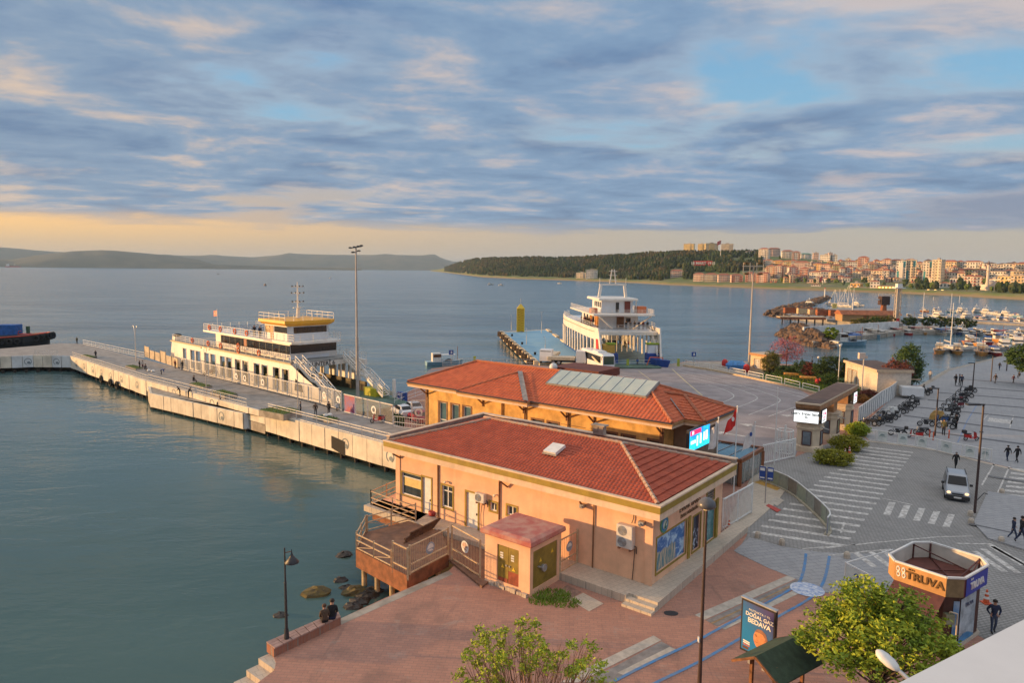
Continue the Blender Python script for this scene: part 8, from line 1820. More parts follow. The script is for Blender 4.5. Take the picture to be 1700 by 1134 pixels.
for a in((1586,779,751,'walk',-10,'black','black','man in open black jacket crossing the road behind the van',0,None,HAIRG),(1672,766,740,'walk',175,'black','navy','man in dark coat walking away at the barrier end, left one of two'),(1688,768,741,'walk',180,'black','black','man in dark clothes walking away at the barrier end, right one of two'),(1681,896,860,'walk',75,'navy','jeans','person in blue jacket walking on the pavement at the right edge, left one'),(1694,902,856,'walk',70,'black','navy','person in black jacket walking on the pavement at the right edge, right one',.12),(1648,1051,997,'pocket',-15,'navy','jeans','man in dark blue jumper and jeans walking beside the kiosk'),(1586,640,620,'pocket',10,'black','black','person with dark coat in the standing group on the promenade, left one'),(1592,640,619,'stand',60,'grey','black','person in grey coat in the standing group on the promenade, middle one'),(1596,641,622,'stand',-40,'navy','black','person in the standing group on the promenade, right one'),(1544,631,615,'stand',150,'pale','grey','person in pale top standing at the water edge of the promenade'),(1652,637,621,'walk',0,'brown','grey','man in brown jacket walking on the promenade behind the second lamp'),(1682,637,624,'walk',10,'maroon','black','person in dark red top walking on the promenade near the right edge'),(1659,615,602,'walk',170,'brown','jeans','person in brown walking far along the promenade'),(1678,598,588,'stand',0,'black','black','distant person in black by the moored boats'),(1692,628,616,'sit',-60,'black','black','person in black sitting on the seat under the promenade tree'),(1566,725-2,695,'stand',120,'olive','black','person bending over the motorcycles beside the cloth cover'),(1587,713,683,'stand',-90,'black','black','person in black with white helmet standing at the middle row'),(524,692,669,'pocket',180,'brown','grey','person in brown jacket standing on the pier near the panel fence',PZ),(546,689,667,'stand',170,'black','black','man in black standing on the pier beside the white scooter',PZ),(499,687,669,'stand',90,'grey','black','person in grey standing beside the arched pier lamp',PZ),(299,658,641,'lean',-80,'black','black','man in black leaning towards the water on the landing block, left one',.3),(313,661,642,'lean',100,'black','black','man in black bending over on the landing block, right one',.3),(303,615,599,'stand',-160,'black','navy','person in black standing at the ferry fence on the pier',PZ),(291,612,600,'stand',160,'maroon','black','person in dark red standing at the ferry stern',PZ),(268,622,610,'bend',130,'blue','black','man in bright blue jacket bending on the pier',PZ),(232,613,600,'stand',90,'black','black','person in black standing with bags on the pier walk',PZ),(237,613,600,'stand',60,'pale','maroon','person in pale pink top beside the bags on the pier walk',PZ),(159,595,584,'pocket',180,'black','black','person in black standing on the bend of the pier',PZ),(321,636,None,'sit',90,'black','grey','man in black crouching beside the grass bed on the pier',PZ),(367,672,None,'sit',-60,'black','black','man in black sitting at the end of the landing block',.3),(128,571,565,'stand',0,'olive','black','person standing at the far pier corner',PZ),(241,616,None,'sit',60,'grey','black','person in grey sitting on the pier beside the bags',PZ),(1058,608,595,'stand',10,'blue','grey','man in blue overalls at the ferry ramp fence',0),(1024,626,616,'bend',60,'navy','navy','person in blue bending beside the white coach',0),(1348,605,596,'stand',180,'pale','black','person in white top standing on the quay behind the garden',0),(1532,652,None,'sit',90,'black','black','person in black sitting at the end of the fence row',0)):
 a=list(a)+[0,None,None][max(0,len(a)-8):]if len(a)<11 else a
 pose=a[3];person(*a[:8],z=a[8]if len(a)>8 else 0,hair=a[10]if len(a)>10 else None,sit=.36 if pose=='sit' and a[8]==0 else(.25 if pose=='sit' else 0))
b0_,b1_=xy(G(541,1036,.49)),xy(G(553,1031,.49));n_=Vector((-.6,.8,0))*.12
person(0,0,None,'sit',205,'brown','black','woman with long brown hair in black sitting on the brick bench, left of the pair',.49,xy(b0_)+n_,mat('brown_hair',(.09,.04,.02),.8,.2,20),sit=-.02);person(0,0,None,'sit',190,'black','navy','man in black jacket sitting on the brick bench, right of the pair',.49,xy(b1_)+n_,sit=-.02).scale=(1.12,)*3
F2=bpy.data.objects['car_ferry.001'];F1=bpy.data.objects['car_ferry'];bpy.context.view_layer.update()
for i in range(16):
 q=F2 .matrix_world@Vector((14+i*1.15 if i<10 else 7.2,5.4-.5*(i%3)if i<10 else(-5.2+(i-10)*.9),6.45));pp=person(0,0,None,'stand',70+40*(i%4)if i<10 else 0,('black','maroon','navy','brown','grey')[i%5],('black','jeans')[i%2],('passenger in %s at the side rail of the loading ferry, %s from the bow'%(('black','dark red','navy','brown','grey')[i%5],ORD[i]))if i<10 else 'passenger in %s at the front rail of the loading ferry, %s from the right'%(('black','dark red','navy','brown','grey')[i%5],ORD[i-10]),q.z,xy(q),group='passengers on the loading ferry')
for i,(x,y,c)in enumerate(((20.2,1.4,'black'),(22.2,1.3,'navy'))):
 q=F1 .matrix_world@Vector((x,y,7.86));person(0,0,None,'stand',20,c,'black','crew member in %s on the upper deck of the moored ferry'%c,q.z,xy(q),group='crew on the moored ferry')
for o in BODY.values():
 for c in list(o.children):bpy.data.objects.remove(c)
 bpy.data.objects.remove(o)
for i,(x,y)in enumerate(((247,617),(254,618),(541,697),(548,696))):
 p=xy(G(x,y,PZ));m=MB();m.ball((0,0,.2),.32,(1,.8,.65),8,6,.35);tag(m.build('bag',WHITE,loc=(p.x,p.y,PZ+(.3 if i>1 else 0)),smooth=True),'white bag %s, %s one'%('by the sitting people on the pier' if i<2 else 'lying on the near planter','left' if i%2==0 else 'right'),'bag')
for px,py,lb in((1203,609,'red round float standing on the quay behind the yard railing, left one'),(1239,618,'red round float standing beside the small hut, right one')):
 p=xy(G(px,py));m=MB();m.lathe([(.01,0),(.5,0),(.62,.6),(.5,1.25),(.2,1.5),(.01,1.5)],n=12);tag(m.build('red_float',RED,loc=(p.x,p.y,.02),smooth=True),lb,'float')
p=xy(G(1222,612));m=MB();m.loft([[(-1.8,-.8),(1.8,-.8),(1.8,.8),(-1.8,.8)],[(-1.9,-.85),(1.9,-.85),(1.9,.85),(-1.9,.85)],[(-1.2,-.1),(1.2,-.1),(1.2,.1),(-1.2,.1)]],[0,.7,1.5]);tag(m.build('tarpaulin_pile',mat('bright_blue_tarpaulin',(.05,.22,.55),.6,.15,2),loc=(p.x,p.y,.02),rotz=radians(-12)),'pile under a bright blue tarpaulin on the quay left of the small hut','tarpaulin')
#  marina
ROCK=mat('brown_rock',(.19,.12,.08),.95,.25,.5,col2=(.09,.065,.05),bump=.5)
def rocks(name,pts,n,h,s0,s1,label):
 P=[xy(G(x,y,WATER_Z))for x,y in pts];mb=MB();xs=[p.x for p in P];ys=[p.y for p in P]
 def inside(x,y):
  c=False
  for i in range(len(P)):
   a,b=P[i],P[i-1]
   if(a.y>y)!=(b.y>y)and x<(b.x-a.x)*(y-a.y)/(b.y-a.y)+a.x:c=not c
  return c
 def edge(x,y):return min((Vector((x,y,0))-(a+(b-a)*max(0,min(1,(Vector((x,y,0))-a).dot(b-a)/(b-a).length_squared)))).length for a,b in zip(P,P[1:]+P[:1]))
 k=0
 while k<n:
  x,y=rnd.uniform(min(xs),max(xs)),rnd.uniform(min(ys),max(ys))
  if not inside(x,y):continue
  k+=1;s=rnd.uniform(s0,s1);z=WATER_Z+min(h,edge(x,y)*.55)*rnd.uniform(.75,1.05);mb.ball((x,y,z),s,(rnd.uniform(.8,1.5),rnd.uniform(.8,1.4),rnd.uniform(.6,1)),6,4,.55)
 mb.prism([tuple(p[:2])for p in P],WATER_Z-2,WATER_Z+.1);o=mb.build(name,ROCK);o['kind']='stuff';o['label']=label
rocks('breakwater_rocks',[(1289,557),(1300,549),(1332,547),(1350,553),(1385,566),(1392,574),(1378,580),(1334,573),(1310,565)],520,3.2,.5,1.2,'heap of brown boulders forming the near breakwater head')
rocks('breakwater_rocks',[(1266,523),(1290,513),(1330,504),(1372,492),(1380,496),(1340,513),(1420,525),(1440,540),(1412,541),(1360,534),(1300,530)],620,1.25,.6,1.3,'dark boulders round the far breakwater head')
def quay_block(pts,z,name,m=M_QUAY,d=3):P=[xy(G(x,y,z))for x,y in pts];mb=MB();mb.prism([tuple(p[:2])for p in P][::-1],WATER_Z-d,z);return mb.build(name,m,kind='structure')
quay_block([(1345,563),(1400,555),(1502,541),(1560,541),(1560,549),(1500,549),(1350,568)],-.6,'marina_quay');quay_block([(1300,522),(1345,527),(1480,540),(1500,536),(1480,512),(1380,512)],-.3,'breakwater_top',M_DECK)
quay_block([(1500,541),(1720,552),(1720,556),(1500,545)],-1.2,'pontoon',M_DECK,.7);quay_block([(1500,524),(1720,536),(1720,539),(1500,527)],-1.2,'pontoon',M_DECK,.7);quay_block([(1560,577),(1720,572),(1720,576),(1560,581)],-1.3,'pontoon',M_DECK,.6)
def marina_wall():
 a,b=xy(G(1334,557,-.6)),xy(G(1492,546,-.6));d=b-a;R=thing('breakwater_wall','long white wave wall along the near marina quay','wall',(a.x,a.y,-.6),atan2(d.y,d.x));L=d.length;n=9
 for i in range(n):m=MB();m.box(L*i/n+.03,L*(i+1)/n-.03,0,.5,0,2.6);m.build('wall_panel',FACE2,R)
marina_wall()
def gen(name,label,cat,px,py,z,rot,parts,group=None):
 p=xy(G(px,py,z));R=thing(name,label,cat,(p.x,p.y,z),rot,group)
 for nm,fn,mt in parts:m=MB();fn(m);m.build(nm,mt,R)
 return R
RUSTO=mat('rust_orange',(.36,.12,.05),.8,.2,1);TANC=mat('tan_container',(.62,.47,.28),.7,.1,1)
for i,(x,y,w,c,lb)in enumerate(((1312,520,5,RUSTO,'rust brown container at the left end of the far breakwater row'),(1324,520,6,TANC,'tan container, left one of two on the far breakwater'),(1336,521,6,TANC,'tan container, right one beside the red tank'),(1355,523,6,TANC,'tan container right of the red tank on the far breakwater'),(1372,524,8,RUSTO,'long rust brown container on the far breakwater'),(1390,525,6,RUSTO,'short rust container on the far breakwater'),(1402,528,6,RUSTO,'rust orange container beside the shed'))):
 R=gen('container',lb,'container',x,y,-.28,radians(-3),[('box',lambda m:m.box(-w/2,w/2,0,2.4,0,2.5),c),('lid_edge',lambda m:m.box(-w/2-.05,w/2+.05,-.05,2.45,2.502,2.6),RUST),('rib',lambda m:[m.box(-w/2+.3+k*.8,-w/2+.5+k*.8,-.06,-.002,.1,2.4)for k in range(int(w/.8))],c)],'containers on the far breakwater')
gen('red_tank','round red tank between the tan containers','tank',1346,521,-.28,0,[('shell',lambda m:m.lathe([(.01,0),(1.1,0),(1.1,2),(.7,2.6),(.01,2.7)],n=12),RED),('lid',lambda m:m.cyl((0,0,2.7),(0,0,2.95),.3),DARK)])
gen('shed','long rust orange roofed shed on the far breakwater','shed',1446,534,-.28,radians(-4),[('wall',lambda m:m.box(-11,11,0,7,0,2.6),mat('shed_wall',(.45,.27,.12),.8,.15)),('roof',lambda m:m.loft([[(-11.5,-.5),(11.5,-.5),(11.5,7.5),(-11.5,7.5)],[(-11.5,2.5),(11.5,2.5),(11.5,4.5),(-11.5,4.5)]],[2.602,4.2]),RUSTO),('door',lambda m:m.box(-3,-1,-.06,-.002,0,2.3),RUST)])
gen('site_sign','yellow square sign board on the far breakwater','sign',1385,516,-.28,0,[('board',lambda m:m.box(-1.2,1.2,-.05,.05,1.2,3.6),mat('sign_yellow',(.75,.62,.18),.6,.05)),('post',lambda m:m.box(-.06,.06,.06,.14,0,3.4),DARK),('ring',lambda m:m.torus((0,-.08,2.4),.5,.08,'y',12,4),RUST)])
gen('boat_hoist','tall white boat hoist column with platforms at the quay end','crane',1488,538,-.6,0,[('column',lambda m:([m.beam((x,y,0),(x,y,13.6),.22)for x in(-.75,.75)for y in(-.75,.75)],m.box(-.45,.45,-.45,.45,0,13.5),[m.beam((-.75,y,k*1.7),(.75,y,k*1.7+1.7),.12)for k in range(8)for y in(-.75,.75)],[m.beam((x,-.75,k*1.7+1.7),(x,.75,k*1.7),.12)for k in range(8)for x in(-.75,.75)]),mat('hoist_white',(.55,.48,.40),.6,.08,1,stain=.3)),('top_platform',lambda m:m.box(-1.9,1.9,-1.5,1.5,13.602,14.0),WHITE),('cabin',lambda m:m.box(-.9,.9,-.9,.9,14.002,15.4),WHITE),('gallery',lambda m:(m.box(1.02,3.4,-.8,.8,6.4,6.6),m.beam((3.3,0,6.6),(3.3,0,7.8),.1),m.beam((1.1,0,7.7),(3.3,0,7.7),.08)),STEEL),('red_door',lambda m:m.box(-.5,.5,-1.06,-1.002,.1,2.2),RED)])
gen('dredger_crane','dark red crane cab with long white boom behind the shed','crane',1466,523,-.28,0,[('cab',lambda m:m.bbox(-2,2,-1.6,1.6,4.6,8.6,.2),mat('crane_dark',(.07,.035,.03),.7,.2)),('base',lambda m:m.cyl((0,0,0),(0,0,4.6),1.6,1.2),RUSTO),('boom',lambda m:m.beam((-2,0,7),(-14,0,7.2),.5),WHITE),('boom_rest',lambda m:m.beam((-14,0,0),(-14,0,7.4),.35),WHITE)])
gen('harbour_light','small white harbour light post at the far breakwater end','beacon',1369,493,-.28,0,[('post',lambda m:m.cyl((0,0,0),(0,0,6.5),.5,.35),WHITE),('lantern',lambda m:m.ball((0,0,6.9),.5),RED)])
gen('timber_platform','tan timber platform on dark piles at the far breakwater front','platform',1330,531,-.6,radians(-5),[('deck',lambda m:m.box(-9,9,-2,3,.9,1.25),TANC),('front_beam',lambda m:m.box(-9,9,-2.2,-2.002,.3,1.2),RUSTO)]+[('pile',lambda m,k=k:m.cyl((-8+k*3.2,-1.8,-3),(-8+k*3.2,-1.8,.9),.3),DARK)for k in range(6)])
for px,py,w,h,m_,lb in((1428,541,9,2.6,LEAF_O,'olive scrub in front of the rust roofed shed, left one'),(1446,541,11,3.2,LEAF_M,'green scrub in front of the rust roofed shed, middle one'),(1466,540,10,3.6,LEAF_O,'tall olive scrub in front of the rust roofed shed, right one'),(1380,562,4,3.2,LEAF_B,'bright green bush on the near breakwater boulders'),(1510,541,6,3.2,LEAF_D,'dark bush at the landward end of the marina quay'),(1540,541,6,3.4,LEAF_D,'dark green bush on the marina quay, second from the hoist'),(1562,542,6,3.6,LEAF_D,'dark green bush on the marina quay, third from the hoist'),(1584,543,6,3.4,LEAF_D,'dark green bush on the marina quay, fourth from the hoist'),(1606,544,6,3.2,LEAF_D,'dark green bush on the marina quay, fifth from the hoist')):o=shrub(px,py,w,3,h,lb,m_,n=90,size=.28,per=16)
HULL=mat('boat_hull',(.66,.64,.60),.4,.08,.6);TOPB=mat('boat_trim',(.70,.67,.62),.4,.06);CANV=mat('boat_canvas',(.55,.48,.38),.8,.1)
def hull(R,L,W,h,m_=HULL,deck=TOPB):
 st=[(-L/2,.42,.86,0),(-L*.2,.5,.95,0),(L*.15,.48,.9,.06),(L*.36,.3,.6,.16),(L/2,.02,.05,.32)];m=MB();rings=[]
 for x,a,b,r in st:w=W*a;rings.append([(x-(.25 if r>.3 else 0),-w*.55,-.35),(x,-w,h*(1+r)),(x,w,h*(1+r)),(x-(.25 if r>.3 else 0),w*.55,-.35)])
 m.loft(rings,[0]*5);m.build('hull',m_,R);m=MB()
 for s in(-1,1):m.tube([(x,s*W*a,h*(1+r)+.03)for x,a,b,r in st],.05,5)
 m.build('gunwale',deck,R,whole=True)
def pt_(R,nm,fn,mt):m=MB();fn(m);return m.build(nm,mt,R,whole=True)
def boat_kind(k):
 R=thing(('motor_boat','fishing_boat','sailboat','yacht')[k],'x',('boat','fishing boat','sailboat','yacht')[k])
 if k==0:hull(R,7,2.5,.8);pt_(R,'cabin',lambda m:m.loft([[(-.6,-.9),(1.8,-.7),(1.8,.7),(-.6,.9)],[(-.5,-.8),(.9,-.6),(.9,.6),(-.5,.8)]],[.82,1.9]),TOPB);pt_(R,'window',lambda m:m.loft([[(-.3,-.91),(1.6,-.72),(1.6,.72),(-.3,.91)],[(-.3,-.86),(1.2,-.66),(1.2,.66),(-.3,.86)]],[1.2,1.65]),DKWIN);pt_(R,'canopy',lambda m:(m.box(-2.6,-.3,-.9,.9,2.1,2.2),[m.beam((x,y,.8),(x,y,2.1),.06)for x in(-2.5,-.5)for y in(-.85,.85)]),CANV)
 if k==1:hull(R,8.5,2.9,.9);pt_(R,'wheelhouse',lambda m:m.box(-2.9,-1.0,-.8,.8,.9,2.8),TOPB);pt_(R,'wheelhouse_window',lambda m:m.box(-2.7,-.97,-.83,.83,1.9,2.5),DKWIN);pt_(R,'awning',lambda m:(m.box(-.9,2.4,-1.1,1.1,2.3,2.4),[m.beam((x,y,.8),(x,y,2.3),.06)for x in(-.8,2.3)for y in(-1,1)]),CANV);pt_(R,'mast',lambda m:m.cyl((3,0,1),(3,0,4.2),.06),BROWNT);pt_(R,'nets',lambda m:m.ball((1,0,1),.6,(1.6,1,.6),7,5,.4),BKP)
 if k==2:hull(R,11,3.2,1.1);pt_(R,'coachroof',lambda m:m.bbox(-1.5,2.5,-.9,.9,1.1,1.7,.1),TOPB);pt_(R,'cabin_window',lambda m:m.box(-1,2,-.92,.92,1.3,1.5),DKWIN);pt_(R,'mast',lambda m:(m.cyl((1.2,0,1.5),(1.2,0,15),.16,.10),m.beam((1.2,-.9,9),(1.2,.9,9),.08)),WHITE);pt_(R,'boom',lambda m:m.cyl((1.1,0,2.6),(-4,0,2.7),.22),mat('sail_cover',(.5,.46,.42),.8,.1));pt_(R,'stay',lambda m:(m.cyl((1.2,0,15),(5.4,0,1.6),.03,n=4),m.cyl((1.2,0,15),(-5.4,0,1.2),.03,n=4)),STEEL)
 if k==3:hull(R,16,4.6,1.7);pt_(R,'saloon',lambda m:m.loft([[(-5.5,-1.9),(3.5,-1.6),(3.5,1.6),(-5.5,1.9)],[(-5.2,-1.7),(2,-1.4),(2,1.4),(-5.2,1.7)]],[1.75,3.7]),TOPB);pt_(R,'saloon_window',lambda m:m.loft([[(-4.5,-1.93),(3.1,-1.62),(3.1,1.62),(-4.5,1.93)],[(-4.5,-1.84),(2.5,-1.52),(2.5,1.52),(-4.5,1.84)]],[2.5,3.2]),DKWIN);pt_(R,'flybridge',lambda m:(m.box(-5,1.2,-1.6,1.6,3.72,4.4),m.box(-4.4,-.8,-1.4,1.4,5.9,6.0),[m.beam((x,y,4.4),(x,y,5.9),.1)for x in(-4.2,-1)for y in(-1.3,1.3)]),TOPB);pt_(R,'radar_mast',lambda m:(m.beam((-2,-.8,6),(-2,0,7.6),.18),m.beam((-2,.8,6),(-2,0,7.6),.18),m.ball((-2,0,7.8),.4)),WHITE)
 return R
BK=[boat_kind(k)for k in range(4)]
HC={'white':HULL,'cream':mat('hull_cream',(.58,.48,.36),.5,.08),'orange':mat('hull_orange',(.55,.25,.06),.5,.1),'light blue':mat('hull_lightblue',(.22,.40,.52),.5,.1),'red':mat('hull_red',(.42,.04,.03),.5,.1),'dark blue':mat('hull_darkblue',(.03,.06,.16),.5,.1),'brown':mat('hull_brown',(.24,.10,.04),.6,.15)}
CC={'beige':CANV,'blue':mat('canvas_blue',(.03,.13,.42),.8,.1),'red':mat('canvas_red',(.38,.05,.04),.8,.1),'white':TOPB}
rows=[('along the near marina quay',[(1356,569,0),(1372,569,0),(1386,568,1),(1400,566,0),(1416,564,1),(1432,562,0),(1447,560,1),(1461,558,0),(1475,557,0),(1488,555,1)],75),('along the middle pontoon',[(1506,556,0),(1519,554,1),(1532,555,0),(1546,553,0),(1560,556,1),(1574,555,0),(1587,555,1),(1599,556,3),(1614,557,0),(1626,557,1),(1637,558,0),(1656,560,1),(1672,558,0),(1688,559,0),(1700,560,1)],88),('along the far pontoon',[(1512,530,1),(1529,531,2),(1545,530,2),(1560,529,3),(1576,530,2),(1589,531,2),(1606,529,3),(1618,532,0),(1629,533,0),(1641,532,3),(1653,535,0),(1664,536,1),(1676,535,3),(1688,538,0),(1699,539,1)],95),('behind the far pontoon',[(1536,518,0),(1556,519,1),(1580,519,0),(1598,519,3),(1622,519,3),(1640,521,3),(1656,523,0),(1672,524,3),(1690,526,0)],92),('at the near landing stage',[(1559,586,1),(1575,581,2),(1589,587,1),(1607,580,0),(1629,589,1),(1651,590,0),(1668,579,3),(1690,576,3),(1613,574,1),(1640,572,0),(1660,568,1),(1682,566,0)],110),('behind the far breakwater',[(1346,507,3),(1383,508,2),(1391,509,2),(1399,509,2),(1405,510,2),(1414,510,2),(1378,505,0),(1424,509,3)],60)]
for where,lst,a0 in rows:
 for i,(px,py,k)in enumerate(lst):
  p=xy(G(px,py,WATER_Z));hc=rnd.choice(['white']*3+['cream','cream','light blue','brown','orange','dark blue','red']);cc=rnd.choice(['beige','beige','blue','red','white'])
  if where.startswith('at the near')and k==1:hc='orange'
  if(px,py)in((1651,590),):hc,cc='red','blue'
  if k>1:hc='white'
  s=rnd.uniform(.8,1.08)*(.64 if k==3 else.85 if k==2 else 1);lb='%s hulled %s moored %s, %s from the left'%(hc,('motor boat','fishing boat','tall-masted sailboat','cabin cruiser')[k],where,ORD[sorted(q[0]for q in lst).index(px)])
  d=dup(BK[k],(p.x,p.y,WATER_Z-.02),radians(-a0+rnd.uniform(-12,12)),lb,s,repl={'boat_hull':HC[hc],'boat_canvas':CC[cc]});d['group']='boats moored '+where
def one(k,px,py,rot,hc,lb,s=1.0,cc='beige'):p=xy(G(px,py,WATER_Z));return dup(BK[k],(p.x,p.y,WATER_Z),radians(rot),lb,s,repl={'boat_hull':HC[hc],'boat_canvas':CC[cc]})
one(1,1410,573,8,'light blue','light blue fishing boat moored in front of the near breakwater boulders',1.25,'blue');one(0,1388,577,40,'white','white small boat pulled against the breakwater boulders',.9,'white')
for x,y,k,lb in((362,455,0,'tiny dark boat far out on the strait at left'),(440,474,0,'small boat on the open water above the near ferry'),(815,473,1,'small white boat on the open water, left of two before the headland'),(832,474,0,'small white boat on the open water, right of two before the headland'),(929,471,0,'small white boat near the headland shore'),(548,462,0,'tiny boat on the strait left of the floodlight mast')):one(k,x,y,rnd.uniform(0,180),'white' if x>500 else 'brown',lb,1.0)
one(1,738,606,20,'light blue','light blue workboat at the slipway behind the left end of the terminal',.95,'white')
for b in BK:
 for c in list(b.children_recursive):bpy.data.objects.remove(c)
 bpy.data.objects.remove(b)
def ship(px,py,L,rot,label):
 p=xy(G(px,py,WATER_Z));R=thing('cargo_ship',label,'ship',(p.x,p.y,WATER_Z),rot,'cargo ships far away');W=L*.15;m=MB();m.loft([[(-L/2,-W/2),(L*.38,-W/2),(L/2,0),(L*.38,W/2),(-L/2,W/2)]]*2,[-1,L*.075]);m.build('hull',mat('ship_red',(.45,.05,.03),.6,.1,.05),R);m=MB();m.bbox(-L*.44,-L*.28,-W*.45,W*.45,L*.075,L*.24,1);m.build('bridge',WHITE,R);m=MB();[m.box(-L*.2+k*L*.18,-L*.06+k*L*.18,-W*.4,W*.4,L*.075,L*.11)for k in range(3)];m.build('hatch',RUSTO,R);m=MB();m.cyl((L*.1,0,L*.1),(L*.1,0,L*.25),1);m.build('mast',WHITE,R)
ship(22,443.6,95,radians(10),'red cargo ship far off at the left edge of the strait');ship(428,446.0,100,radians(170),'red and white cargo ship far off under the hills');ship(455,445.5,60,0,'smaller red ship right of the far red and white cargo ship')
#  the town
def at_px(px,py):
 lo,hi=.05,1.6
 for _ in range(36):
  m=(lo+hi)/2
  if proj(land_at(px,m))[1]>py:lo=m
  else:hi=m
 return land_at(px,lo)
CW={k:mat('facade_'+k,c,.85,.06,.12)for k,c in dict(cream=(.76,.62,.44),white=(.80,.73,.64),pink=(.76,.54,.44),yellow=(.74,.56,.26),orange=(.70,.42,.16),stone=(.66,.50,.30),grey=(.58,.54,.50)).items()}
RT_={k:mat('roof_'+k,c,.9,.12,.2)for k,c in dict(red=(.38,.12,.07),dark=(.16,.11,.10),flat=(.42,.37,.33),green=(.08,.26,.17)).items()};WINM=mat('far_window',(.06,.065,.075),.3,.2,.3);BALC=mat('balcony_red',(.45,.12,.09),.8,.1,.3);BALW=mat('balcony_pale',(.68,.62,.55),.8,.05);TEAL=mat('teal_panel',(.06,.30,.36),.6,.1)
TOWN=[]
def block(x0,x1,yt,yb,wall='cream',roof='red',ex='',dp=12):
 px=(x0+x1)/2;P=at_px(px,yb);D=sqrt(P.x**2+P.y**2);cs=P.y/D;dist=Vector((P.x,P.y,0)).length*cs/1.0;sc_=P.y/1145*1.0
 w=max(5,(x1-x0)*sc_*.92);h=max(3,HZ(P,yt)-P.z);TOWN.append((px,yt,P,w,h,wall,roof,ex,dp))
def make_block(i,px,yt,P,w,h,wall,roof,ex,dp,label):
 R=thing('apartment_block' if h>8 else 'house',label,'building',(P.x,P.y,P.z-2),-atan2(P.x,P.y)+rnd.uniform(-.35,.25));h+=2;hr=h if roof=='flat' else h-min(2.4,h*.15);mw=CW[wall];m=MB();m.box(-w/2,w/2,0,dp,0,hr)
 if ex=='teal' or w>16:m.box(-w*.18,w*.18,-1.2,-.002,0,hr-1.5)
 m.build('wall',mw,R,whole=True);m=MB();o=.5
 if roof=='flat':m.box(-w/2-.15,w/2+.15,-.15,dp+.15,hr+.002,hr+.5);m.box(-w*.12,w*.15,dp*.3,dp*.6,hr+.502,hr+2.4)
 else:k=min(dp,w)*.42;m.loft([[(-w/2-o,-o),(w/2+o,-o),(w/2+o,dp+o),(-w/2-o,dp+o)],[(-w/2+k,k),(w/2-k,k),(w/2-k,dp-k),(-w/2+k,dp-k)]],[hr+.002,h])
 m.build('roof',RT_[roof],R,whole=True)
 nf=max(1,int((hr-2)/3.0));nw=max(2,int(w/2.6));m=MB();b=MB();fh=(hr-2.2)/nf
 for f in range(nf):
  z=2.3+f*fh+fh*.25
  for k in range(nw):
   x=-w/2+(k+.5)*w/nw;y=-1.26 if(ex=='teal' or w>16)and abs(x)<w*.18-.6 else-.06;ww=.62 if(k+f)%3 else.8;m.box(x-ww,x+ww,y,y+.05,z,z+fh*.5)
  for s in(-1,1):
   for k in range(3):yy=dp*(k+.5)/3;m.box(s*(w/2+.04)-.02,s*(w/2+.04)+.02,yy-.6,yy+.6,z,z+fh*.5)
  if 'b' in ex or 'r' in ex:
   for xx in(-w*.34,w*.32):b.box(xx-w*.11,xx+w*.11,-1.3 if w<=16 else-1.31,-.07,z-fh*.25,z+fh*.12)
 m.build('window',WINM,R,kind='stuff')
 if b.v:b.build('balcony',BALC if 'r' in ex else BALW,R,kind='stuff')
 if ex=='teal':m=MB();m.box(w*.1,w*.42,-.12,-.062,hr*.72,hr-.5);m.box(-w*.42,-w*.2,-.12,-.062,2.5,hr*.55);m.build('teal_panel',TEAL,R)
